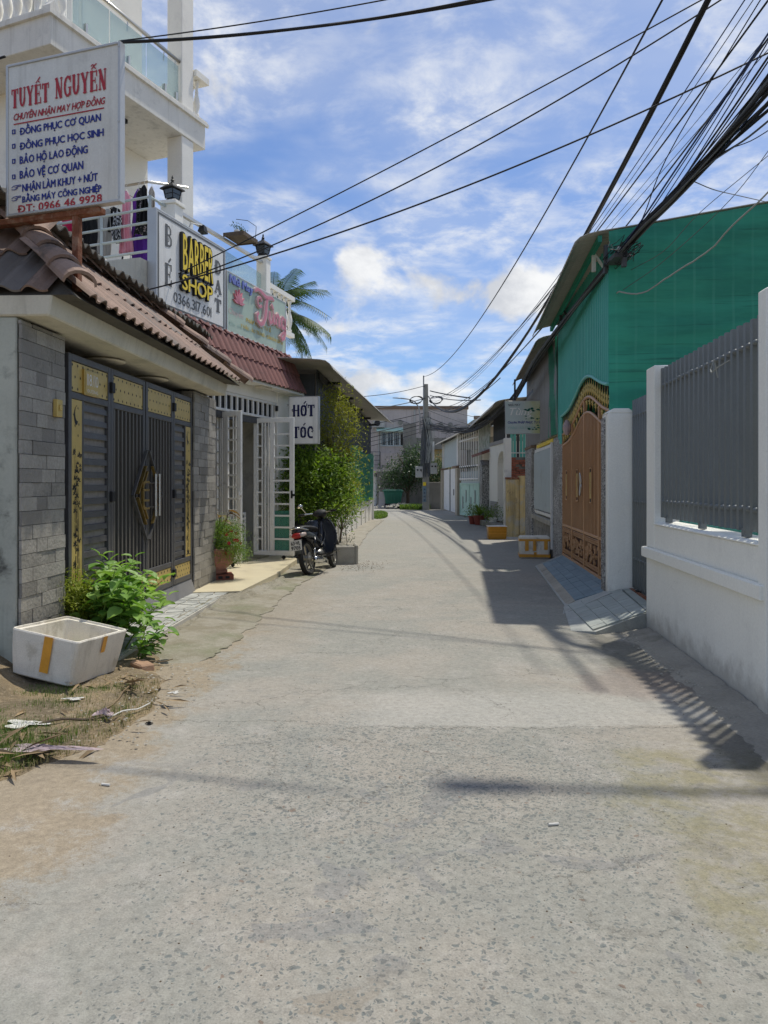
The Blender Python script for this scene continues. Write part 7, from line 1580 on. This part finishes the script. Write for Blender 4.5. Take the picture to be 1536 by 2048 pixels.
# front long side is local -y, right short side local +x
def sidept(u, v, lx=.56, ly=.62, h=.335, tp=.03): hy = ly / 2 - tp * (1 - v) + .009; return (u * lx, -hy, v * h)
tape_strip(fb1, 'tape', [(sidept(.03 - .05 * (1 - v), v), sidept(.16 - .05 * (1 - v), v)) for v in (.2, .4, .6, .8, .985)])
def sidept2(u, v): hx = .56 / 2 - .03 * (1 - v) + .009; return (hx, u * .62, v * .335)
tape_strip(fb1, 'tape', [(sidept2(-.02, v), sidept2(.055, v)) for v in (.62, .8, .985)])
fb2 = foam_box('foam_box', 'white foam box criss-crossed with brown tape before the speckled wall', (3.02, 15.1, 0), -.12, .60, .42, .42, taper=.012)
B2 = lambda u0, u1, v0, v1: MB().bx(u0 * .6, u1 * .6, -.218, -.212, v0 * .42, v1 * .42).build('tape', 'tape', fb2)
for a_ in ((-.5, .5, .82, .92), (-.5, .5, .06, .20), (-.32, -.20, .36, .82), (-.06, .05, .36, .82), (.30, .42, .42, .82), (-.03, .06, .07, .30)): B2(*a_)
MB().bx(.298, .304, -.2, .2, .06 * .42, .2 * .42).bx(.298, .304, -.2, .2, .34, .38).build('tape', 'tape', fb2); MB().bx(-.304, -.298, -.2, .2, .06 * .42, .2 * .42).bx(-.304, -.298, -.2, .2, .34, .38).build('tape', 'tape', fb2)
MB().hexa([(-.29, -.20, .418), (.29, -.20, .418), (.29, .20, .418), (-.29, .20, .418), (-.27, -.18, .435), (.27, -.18, .44), (.27, .18, .44), (-.27, .18, .435)]).build('lid', 'foam', fb2, bev=.006)
mk = MB(); 
for k in range(6): mk = strokes([[(.0 + r.uniform(-.02, .03), .25 + k * .02), (.04 + r.uniform(-.02, .02), .26 + k * .02)]], 'ink_grey', fb2, .006, y=-.222, mb=mk, build=False)
mk.build('marker_writing', 'ink_grey', fb2)
fb3 = foam_box('foam_box', 'foam box wrapped all over in orange-brown tape', (3.02, 20.1, 0), .0, .50, .36, .34, taper=.012, mat='tape_orange')
MB().bx(-.26, .26, -.19, .19, .34, .355).build('rim', 'foam_edge', fb3, bev=.004); MB().bx(-.24, .24, -.184, -.180, .15, .16).bx(-.24, .24, -.184, -.180, .24, .246).build('tape', 'tape', fb3)

# ================================================================ MOTORBIKE
mo = thing('motorbike', 'dark underbone motorbike with a white number plate parked against the bush', 'motorbike', (-1.21, 12.18, 0), math.atan2(1.15, .31))
# local x forward, y left, z up; leaning slightly left on its stand
mo.rotation_euler = (math.radians(-9), 0, math.atan2(1.15, .31))
WB = 1.22
def wheel(x, tw, steer=0, name='wheel'):
    w_ = MB()
    R0, R1 = .285, .235; ring = []
    prof = [(R1, -tw * .35), (R1 + .02, -tw * .5), (R0 - .02, -tw * .48), (R0 - .004, -tw * .22), (R0, 0), (R0 - .004, tw * .22), (R0 - .02, tw * .48), (R1 + .02, tw * .5), (R1, tw * .35)]
    n = 36; vs = []; fs = []
    for k in range(n):
        a_ = 2 * math.pi * k / n
        for rr2, yy in prof: vs.append((rr2 * math.cos(a_), yy, rr2 * math.sin(a_)))
    m = len(prof)
    for k in range(n):
        for j in range(m): fs.append((k * m + j, ((k + 1) % n) * m + j, ((k + 1) % n) * m + (j + 1) % m, k * m + (j + 1) % m))
    w_.add(vs, fs)
    for k in range(n):   # tread blocks
        a_ = 2 * math.pi * (k + .5) / n; c = Vector((R0 * math.cos(a_), 0, R0 * math.sin(a_))); t = Vector((-math.sin(a_), 0, math.cos(a_))); q = c.normalized()
        for s_ in (-1, 1): w_.add([c + t * .010 + Vector((0, s_ * .004, 0)), c - t * .010 + Vector((0, s_ * .004, 0)), c - t * .016 + Vector((0, s_ * tw * .42, 0)) - q * .006, c + t * .004 + Vector((0, s_ * tw * .42, 0)) - q * .006, c + q * .004], [(0, 1, 4), (1, 2, 4), (2, 3, 4), (3, 0, 4)])
    wo_ = w_.build(name, 'rubber', mo, smooth=False); wo_.location = (x, 0, .285); wo_.rotation_euler = (0, 0, steer)
    rm_ = MB(); vs = []; fs = []; prof = [(R1 + .012, -tw * .3), (R1 - .02, -tw * .25), (R1 - .02, tw * .25), (R1 + .012, tw * .3)]; m = 4
    for k in range(n):
        a_ = 2 * math.pi * k / n
        for rr2, yy in prof: vs.append((rr2 * math.cos(a_), yy, rr2 * math.sin(a_)))
    for k in range(n):
        for j in range(m): fs.append((k * m + j, ((k + 1) % n) * m + j, ((k + 1) % n) * m + (j + 1) % m, k * m + (j + 1) % m))
    rm_.add(vs, fs)
    for k in range(5):
        a_ = 2 * math.pi * k / 5 + .3; rm_.rod((.04 * math.cos(a_), 0, .04 * math.sin(a_)), ((R1 - .015) * math.cos(a_ + .12), 0, (R1 - .015) * math.sin(a_ + .12)), .042, .022, (0, 1, 0))
    rm_.lathe([(.055, -tw * .5), (.06, 0), (.055, tw * .5)], (0, 0, 0), 14, 'y'); rm_.build('rim', 'alloy', wo_)
    return wo_
wheel(0, .085); fw = wheel(WB, .075, .10)
MB().lathe([(.03, -.12), (.03, .12)], (0, 0, .285), 8, 'y').lathe([(.012, -.15), (.012, .15)], (WB, 0, .285), 8, 'y').build('axle', 'chrome', mo)
# rear bodywork: tail, side cowls, seat
def ring_(x, z_, a_, b_, tilt=0): return ((x, 0, z_), a_, b_, (0, 1, 0), (math.sin(tilt), 0, math.cos(tilt)))
MB().loft([ring_(-.30, .73, .055, .035), ring_(-.26, .72, .095, .06), ring_(-.1, .69, .115, .085), ring_(.12, .62, .115, .10), ring_(.32, .54, .11, .11), ring_(.50, .46, .09, .09), ring_(.62, .42, .06, .06)], 18).build('side_cowl', 'bike_black', mo, smooth=True)
MB().loft([ring_(-.28, .765, .07, .02), ring_(-.18, .785, .11, .035), ring_(.05, .77, .125, .045), ring_(.30, .745, .12, .05), ring_(.48, .725, .09, .045), ring_(.56, .70, .05, .03)], 16).build('seat', 'seat_black', mo, smooth=True)
for s_ in (-1, 1): MB().loft([((-.27, s_ * .085, .70), .012, .03, (0, 1, 0), (0, 0, 1)), ((-.05, s_ * .122, .665), .012, .045, (0, 1, 0), (0, 0, 1)), ((.2, s_ * .125, .60), .012, .04, (0, 1, 0), (0, 0, 1)), ((.46, s_ * .10, .50), .012, .02, (0, 1, 0), (0, 0, 1))], 8).build('stripe', 'bike_grey', mo, smooth=True)
tlp = MB().loft([((-.335, 0, .665), .07, .038, (0, 1, 0), (0, 0, 1)), ((-.30, 0, .668), .098, .048, (0, 1, 0), (0, 0, 1)), ((-.24, 0, .675), .10, .045, (0, 1, 0), (0, 0, 1))], 14).build('tail_light', 'plastic_red', mo, smooth=True)
for s_ in (-1, 1): MB().loft([((-.325, s_ * .078, .672), .022, .030, (0, 1, 0), (0, 0, 1)), ((-.28, s_ * .102, .676), .026, .034, (0, 1, 0), (0, 0, 1)), ((-.20, s_ * .112, .68), .02, .03, (0, 1, 0), (0, 0, 1))], 10).build('indicator', 'clear_lens', mo, smooth=True)
MB().tube([(.15, .12, .70), (-.12, .125, .74), (-.30, .10, .775), (-.365, .05, .785), (-.375, 0, .787), (-.365, -.05, .785), (-.30, -.10, .775), (-.12, -.125, .74), (.15, -.12, .70)], .011, 8).build('grab_rail', 'chrome', mo, smooth=True)
MB().loft([((-.34, 0, .38), .055, .012, (0, 1, 0), (.9, 0, .4)), ((-.33, 0, .50), .07, .012, (0, 1, 0), (1, 0, .1)), ((-.25, 0, .63), .075, .014, (0, 1, 0), (1, 0, 0))], 8).build('rear_mudguard', 'bike_grey', mo, smooth=True)
pt_ = MB().hexa([(-.405, -.095, .44), (-.405, .095, .44), (-.397, .095, .44), (-.397, -.095, .44), (-.375, -.095, .60), (-.375, .095, .60), (-.367, .095, .60), (-.367, -.095, .60)]).build('number_plate', 'plate_white', mo)
for body, z0_, z1_ in (('63·VL', .525, .585), ('9705', .45, .510)):
    vs, fs_ = glyphs(body, .03); ax = min(v[0] for v in vs); bx2 = max(v[0] for v in vs); az_ = min(v[1] for v in vs); bz2 = max(v[1] for v in vs)
    out_ = []
    for v in vs:
        yy = .08 - (v[0] - ax) / (bx2 - ax) * .16; zz_ = z0_ + (v[1] - az_) / (bz2 - az_) * (z1_ - z0_); out_.append((-.409 + (zz_ - .44) / .16 * .030 - .0, yy, zz_))
    MB().add(out_, fs_).build('lettering', 'black', pt_)
# engine, swingarm, shocks, exhaust, pegs, stand
MB().loft([((.38, 0, .30), .08, .07, (0, 1, 0), (0, 0, 1)), ((.50, 0, .31), .12, .10, (0, 1, 0), (0, 0, 1)), ((.64, 0, .30), .10, .08, (0, 1, 0), (0, 0, 1)), ((.78, 0, .33), .06, .06, (0, 1, 0), (0, 0, 1))], 12).build('engine', 'alloy', mo, smooth=True)
for s_ in (-1, 1):
    MB().rod((0, s_ * .10, .285), (.42, s_ * .07, .33), .022, .035).build('swingarm', 'bike_black', mo)
    MB().tube([(.02, s_ * .13, .30), (.10, s_ * .13, .46)], .015, 10).build('shock_absorber', 'chrome', mo, smooth=True); MB().tube([(.095, s_ * .13, .45), (.15, s_ * .13, .60)], .026, 10).build('shock_absorber', 'bike_black', mo, smooth=True)
MB().tube([(.62, -.10, .24), (.5, -.14, .20), (.35, -.155, .20)], .018, 8).build('exhaust_pipe', 'chrome', mo, smooth=True)
ex = MB().loft([((.36, -.16, .205), .03, .03, (0, 1, 0), (.1, 0, 1)), ((.28, -.163, .215), .045, .045, (0, 1, 0), (.1, 0, 1)), ((-.08, -.17, .25), .055, .055, (0, 1, 0), (.1, 0, 1)), ((-.12, -.17, .255), .045, .045, (0, 1, 0), (.1, 0, 1))], 14).build('silencer', 'chrome', mo, smooth=True)
MB().lathe([(.022, -.005), (.022, .0)], (-.122, -.17, .255), 10, 'x').build('exhaust_hole', 'black', mo)
MB().tube([(.22, -.12, .30), (.20, -.28, .305)], .013, 8).tube([(.45, -.1, .25), (.45, -.30, .255)], .015, 8).tube([(.45, .1, .25), (.45, .28, .255)], .015, 8).tube([(.20, .12, .30), (.20, .26, .305)], .013, 8).build('footpegs', 'rubber', mo); MB().tube([(.45, -.12, .20), (.36, -.21, .14), (.30, -.24, .19), (.22, -.17, .28)], .009, 6).build('peg_bracket', 'chrome', mo)
MB().tube([(.42, .10, .22), (.36, .22, .02)], .012, 6).build('side_stand', 'black', mo); MB().lathe([(.06, -.03), (.06, .03)], (.0, .09, .285), 12, 'y').lathe([(.085, -.0), (.085, .01)], (0, -.06, .285), 18, 'y').build('drum', 'alloy', mo)
# leg shield, front fork, headset
for s_ in (-1, 1):
    def ls(u, v, s_=s_):
        z_ = .28 + v * .60; wid = (.10 + .20 * math.sin(math.pi * min(1, .15 + v * .80)) ** .8) * (1 if v < .92 else .8); return (.70 + .20 * v ** 1.2 + .10 * (1 - abs(u * 2 - 1)) * 0 - .13 * (u ** 1.4), s_ * (.03 + wid * u), z_)
    MB().grid(ls, 10, 14).build('leg_shield', 'bike_blue', mo, smooth=True, solid=.012)
    MB().tube([ls(1, v / 12) for v in range(13)], .016, 7).build('shield_edge', 'bike_black', mo, smooth=True)
MB().loft([((.58, 0, .42), .06, .08, (0, 1, 0), (.7, 0, .7)), ((.70, 0, .52), .055, .06, (0, 1, 0), (.7, 0, .4)), ((.86, 0, .74), .06, .05, (0, 1, 0), (.9, 0, .2)), ((.92, 0, .90), .05, .05, (0, 1, 0), (1, 0, 0))], 12).build('spine', 'bike_black', mo, smooth=True)
hx, hz = .93, .98
hd_ = MB().loft([((hx - .10, 0, hz - .02), .03, .025, (0, 1, 0), (0, 0, 1)), ((hx - .06, 0, hz), .12, .055, (0, 1, 0), (0, 0, 1)), ((hx, 0, hz), .13, .075, (0, 1, 0), (0, 0, 1)), ((hx + .08, 0, hz - .02), .09, .065, (0, 1, 0), (0, 0, 1)), ((hx + .12, 0, hz - .03), .05, .04, (0, 1, 0), (0, 0, 1))], 16).build('handlebar_cowl', 'seat_black', mo, smooth=True)
MB().tube([(hx - .16, .33, hz + .015), (hx - .10, .24, hz + .02), (hx - .03, .1, hz + .01), (hx - .03, -.1, hz + .01), (hx - .10, -.24, hz + .02), (hx - .16, -.33, hz + .015)], .014, 8).build('handlebar', 'chrome', mo, smooth=True)
for s_ in (-1, 1):
    MB().tube([(hx - .17, s_ * .345, hz + .015), (hx - .115, s_ * .25, hz + .02)], .020, 8).build('grip', 'rubber', mo); MB().tube([(hx - .08, s_ * .33, hz + .0), (hx - .05, s_ * .2, hz + .005)], .007, 6).build('brake_lever', 'chrome', mo)
    MB().rod((WB - .02, s_ * .07, .30), (WB - .20, s_ * .06, .70), .035, .04).build('fork_leg', 'bike_grey', mo)
m_ = MB().tube([(hx - .10, .22, hz + .03), (hx - .12, .27, hz + .12), (hx - .13, .30, hz + .15)], .006, 6).build('mirror_stem', 'chrome', mo); MB().loft([((hx - .16, .31, hz + .17), .055, .035, (0, 1, 0), (0, 0, 1)), ((hx - .12, .31, hz + .17), .06, .038, (0, 1, 0), (0, 0, 1)), ((hx - .10, .31, hz + .17), .04, .025, (0, 1, 0), (0, 0, 1))], 14).build('mirror', 'chrome', mo, smooth=True)
fm_ = MB(); 
fm_.add([(WB + (.315) * math.cos(a_), yy, .285 + .315 * math.sin(a_) - abs(yy) * .3) for a_ in [math.radians(20 + 12 * k) for k in range(13)] for yy in (-.06, -.03, 0, .03, .06)], [(k * 5 + j, k * 5 + j + 1, (k + 1) * 5 + j + 1, (k + 1) * 5 + j) for k in range(12) for j in range(4)]); fm_.build('front_mudguard', 'bike_black', mo, smooth=True, solid=.006)
fr_ = MB(); fr_.add([(.325 * math.cos(a_), yy, .285 + .325 * math.sin(a_) - abs(yy) * .3) for a_ in [math.radians(60 + 11 * k) for k in range(9)] for yy in (-.06, -.03, 0, .03, .06)], [(k * 5 + j, k * 5 + j + 1, (k + 1) * 5 + j + 1, (k + 1) * 5 + j) for k in range(8) for j in range(4)]); fr_.build('inner_mudguard', 'rubber', mo, smooth=True)
MB().tube([(.55, -.1, .45), (.72, -.12, .6), (.85, -.05, .8)], .006, 5).tube([(.5, .1, .4), (.7, .1, .55), (.88, .05, .85)], .006, 5).tube([(.52, -.105, .62), (.60, -.11, .52), (.66, -.10, .42)], .007, 6).build('control_cables', 'chrome', mo)

# concrete block by the bike, bricks and slabs at the left edge
kb = thing('concrete_block', 'old square concrete planter block beside the motorbike', 'block', (-.72, 14.05, 0), .1); MB().bx(-.24, -.20, -.22, .22, -.02, .33).bx(.16, .22, -.24, .24, -.02, .36).bx(-.20, .16, -.24, -.19, -.02, .34).bx(-.20, .16, .19, .23, -.02, .32).build('block_wall', 'concrete_pale', kb, bev=.02); box('soil', 'soil', kb, -.2, .16, -.19, .19, 0, .27)
pg = tag(MB().hexa([(-3.18, 5.25, .02), (-2.98, 5.33, .02), (-2.96, 5.36, .02), (-3.16, 5.28, .02), (-3.02, 5.42, .30), (-2.82, 5.46, .28), (-2.81, 5.48, .28), (-3.0, 5.45, .30)]).build('leaning_slab', 'ribbed_grey'), 'thin grey slab leaning on the stained wall at the picture edge', 'slab')
sb_ = tag(MB().lathe([(.02, 0), (.15, .01), (.18, .06), (.12, .13), (.05, .18), (.02, .19)], (-3.10, 5.10, .03), 9).build('plastic_sack', 'pink_rag'), 'crumpled pinkish sack beside the foam box at the picture edge', 'sack')
bk1 = tag(MB().hexa([(-2.02, 5.98, .0), (-1.90, 5.88, .0), (-1.82, 5.98, .0), (-1.94, 6.08, .0), (-2.03, 5.97, .085), (-1.91, 5.88, .07), (-1.83, 5.98, .06), (-1.94, 6.08, .08)]).build('brick_lump', 'brick_tan', bev=.012), 'broken tan brick lying right of the large foam box', 'brick')
# brown clay half brick by the yellow wall and gate litter
# ---- litter on the verge
def rag(name, label, x, y, rx, ry, mat, h=.03, seed=0, n=9):
    rg = random.Random(seed)
    def fn(u, v):
        a_ = u * 2 * math.pi; q = v * (1 + .35 * math.sin(a_ * 3 + seed) + .2 * math.sin(a_ * 5 + seed * 2))
        return (x + rx * q * math.cos(a_), y + ry * q * math.sin(a_), .065 * (x < -1.62) + .004 + h * abs(fnoise(x + u * 3, y + v * 2, 2.5, seed)) * 1.6 * (1.1 - v))
    return tag(MB().grid(fn, 26, n).build(name, mat), label, 'litter')
rag('paper_scrap', 'crumpled white paper lying among grass at the left edge', -2.14, 4.46, .11, .07, 'paper', .02, 1)
rag('plastic_scrap', 'long pale pinkish plastic film on the grass edge', -1.83, 4.05, .24, .05, 'pink_rag', .02, 2); rag('plastic_scrap', 'small pinkish rag on the dirt right of the grass', -1.74, 4.66, .06, .05, 'pink_rag', .05, 3)
rag('paper_scrap', 'small white paper scrap on the sand right of the foam box', -1.50, 5.36, .035, .03, 'paper', .01, 4); rag('paper_scrap', 'small pale paper flake on the dirt below the foam box', -2.06, 4.98, .06, .03, 'paper', .012, 5)
rag('black_scrap', 'small dark burnt scrap lying on the sand', -1.46, 4.66, .02, .016, 'black', .03, 6); rag('black_scrap', 'small flat black scrap by the dry twigs', -1.46, 5.02, .035, .02, 'ribbed_dark', .01, 7)
cg = tag(MB().tube([(-.0, 0, .0), (.045, .006, .0)], .006, 8).build('cigarette_end', 'paper'), 'cigarette end on the concrete at the right centre', 'litter'); cg.location = (.72, 3.28, .007)
cg = tag(MB().tube([(-.0, 0, .0), (.045, -.012, .0)], .006, 8).build('cigarette_end', 'paper'), 'cigarette end on the sand at the left', 'litter'); cg.location = (-1.40, 3.72, .007)
# dry twigs, palm leaf strips
def twig(x0, y0, x1, y1, w, label, mat='dry_leaf', z_=.07):
    m_ = MB(); n = 6; rg = random.Random(int(x0 * 1000)); P = [Vector((x0 + (x1 - x0) * i / n + rg.uniform(-.008, .008), y0 + (y1 - y0) * i / n + rg.uniform(-.008, .008), z_ + .012 * math.sin(i))) for i in range(n + 1)]
    m_.tube(P, [w * (1 - .5 * abs(i / n - .4)) for i in range(n + 1)], 5); return tag(m_.build('dry_twig', mat), label, 'twig', 'dry twigs and leaf strips on the verge')
twig(-1.80, 5.5, -1.76, 4.75, .007, 'long thin dry stalk running down from the foam box'); twig(-1.70, 4.62, -1.55, 4.95, .006, 'pale straight twig beside the pinkish rag', 'paper', .05)
twig(-2.05, 4.45, -1.72, 4.62, .009, 'dark dry stalk curving below the pinkish rag', 'bark'); twig(-2.0, 6.0, -1.75, 6.2, .006, 'thin twig pointing out from the broken brick', 'dry_leaf', .05)
DL = Piece('dry_leaf', 'dry_leaf', MB().add([(0, 0, 0), (.012, .06, .012), (.010, .14, .006), (0, .2, .0), (-.012, .13, .012), (-.012, .06, .004)], [(0, 1, 2, 3, 4, 5)]))
for k in range(70):
    y = r.uniform(3.6, 5.6); x = verge_edge(y) - r.random() ** 1.5 * .9 + .08
    if k < 18: x, y = r.gauss(-2.05, .10), r.gauss(3.95, .10)
    elif k < 34: x, y = r.gauss(-1.85, .10), r.gauss(5.3, .14)
    o = DL.put(None, (x, y, (.062 if x < verge_edge(y) - .1 else .03) + r.uniform(0, .02)), (r.uniform(-.3, .3), r.uniform(-.4, .4), r.uniform(0, 6.28)), (r.uniform(.5, 1.3),) * 3)
    tag(o, 'dry curled leaf strip lying on the grassy verge', 'leaf', 'dry leaf strips scattered on the verge')
vh = lambda x, y: .045 if x < verge_edge(y) - .1 else .01
def gl(r):
    while True:
        x, y = r.gauss(-2.22, .24), r.gauss(4.0, .26)
        if x < verge_edge(y) - .04: return x, y
tufts(r, 9000, gl, .055, 'grass', 'grass_tuft', 'green grass at the left edge of the picture', 'grass', vh, .0016)
def ga(r):
    while True:
        x, y = r.uniform(-2.9, -1.6), r.uniform(3.7, 5.4)
        if x < verge_edge(y) - .06 and fnoise(x, y, 2.6, 9) > .08: return x, y
tufts(r, 3200, ga, .05, 'grass', 'grass_tuft', 'sparse short grass on the dirt below the foam box', 'grass', vh, .0014); tufts(r, 1500, lambda r: (lambda y: (verge_edge(y) - abs(r.gauss(0, .25)), y))(r.uniform(3.7, 5.6)), .05, 'dry_grass', 'dry_straw', 'dry straw scattered over the dirt verge', 'straw', vh, .002, .95)
tufts(r, 900, disc(-2.35, 5.2, .45, .12), .05, 'grass', 'grass_tuft', 'grass blades at the foot of the foam box', 'grass', vh, .0016)
# crumbs and grit on the road, rubble at the wall foot
def grit(n, area, smin, smax, mat, name, label, hf=lambda x, y: .0):
    mb = MB()
    for _ in range(n):
        x, y = area(r); s = r.uniform(smin, smax); z_ = hf(x, y); a_ = r.uniform(0, 6.28); mb.add([(x + s * math.cos(a_ + t) * r.uniform(.6, 1.2), y + s * math.sin(a_ + t) * r.uniform(.6, 1.2), z_) for t in (0, 1.3, 2.6, 3.9, 5.1)] + [(x, y, z_ + s * .6)], [(i, (i + 1) % 5, 5) for i in range(5)])
    tag(mb.build(name, mat, kind='stuff'), label, 'grit')
grit(420, lambda r: (r.uniform(-1.6, 2.2), 2.2 + 7 * r.random() ** 1.3), .002, .006, 'soil', 'road_grit', 'dark crumbs scattered over the road')
grit(500, lambda r: (lambda y: (RX(y) - abs(r.gauss(0, .16)) - .02, y))(r.uniform(4.6, 7.5)), .004, .014, 'concrete_pale', 'wall_rubble', 'small rubble along the foot of the white wall', lambda x, y: .012)
grit(300, lambda r: (r.gauss(-1.7, .25), r.uniform(4.2, 6.2)), .003, .012, 'concrete_pale', 'verge_rubble', 'pale crumbs on the dirt verge', lambda x, y: .02 if x > verge_edge(y) else .05)
grit(150, lambda r: (-.42 + r.gauss(0, .2), 13.3 + r.gauss(0, .45)), .006, .018, 'bark', 'debris', 'dark plant debris on the road behind the motorbike', lambda x, y: .036)
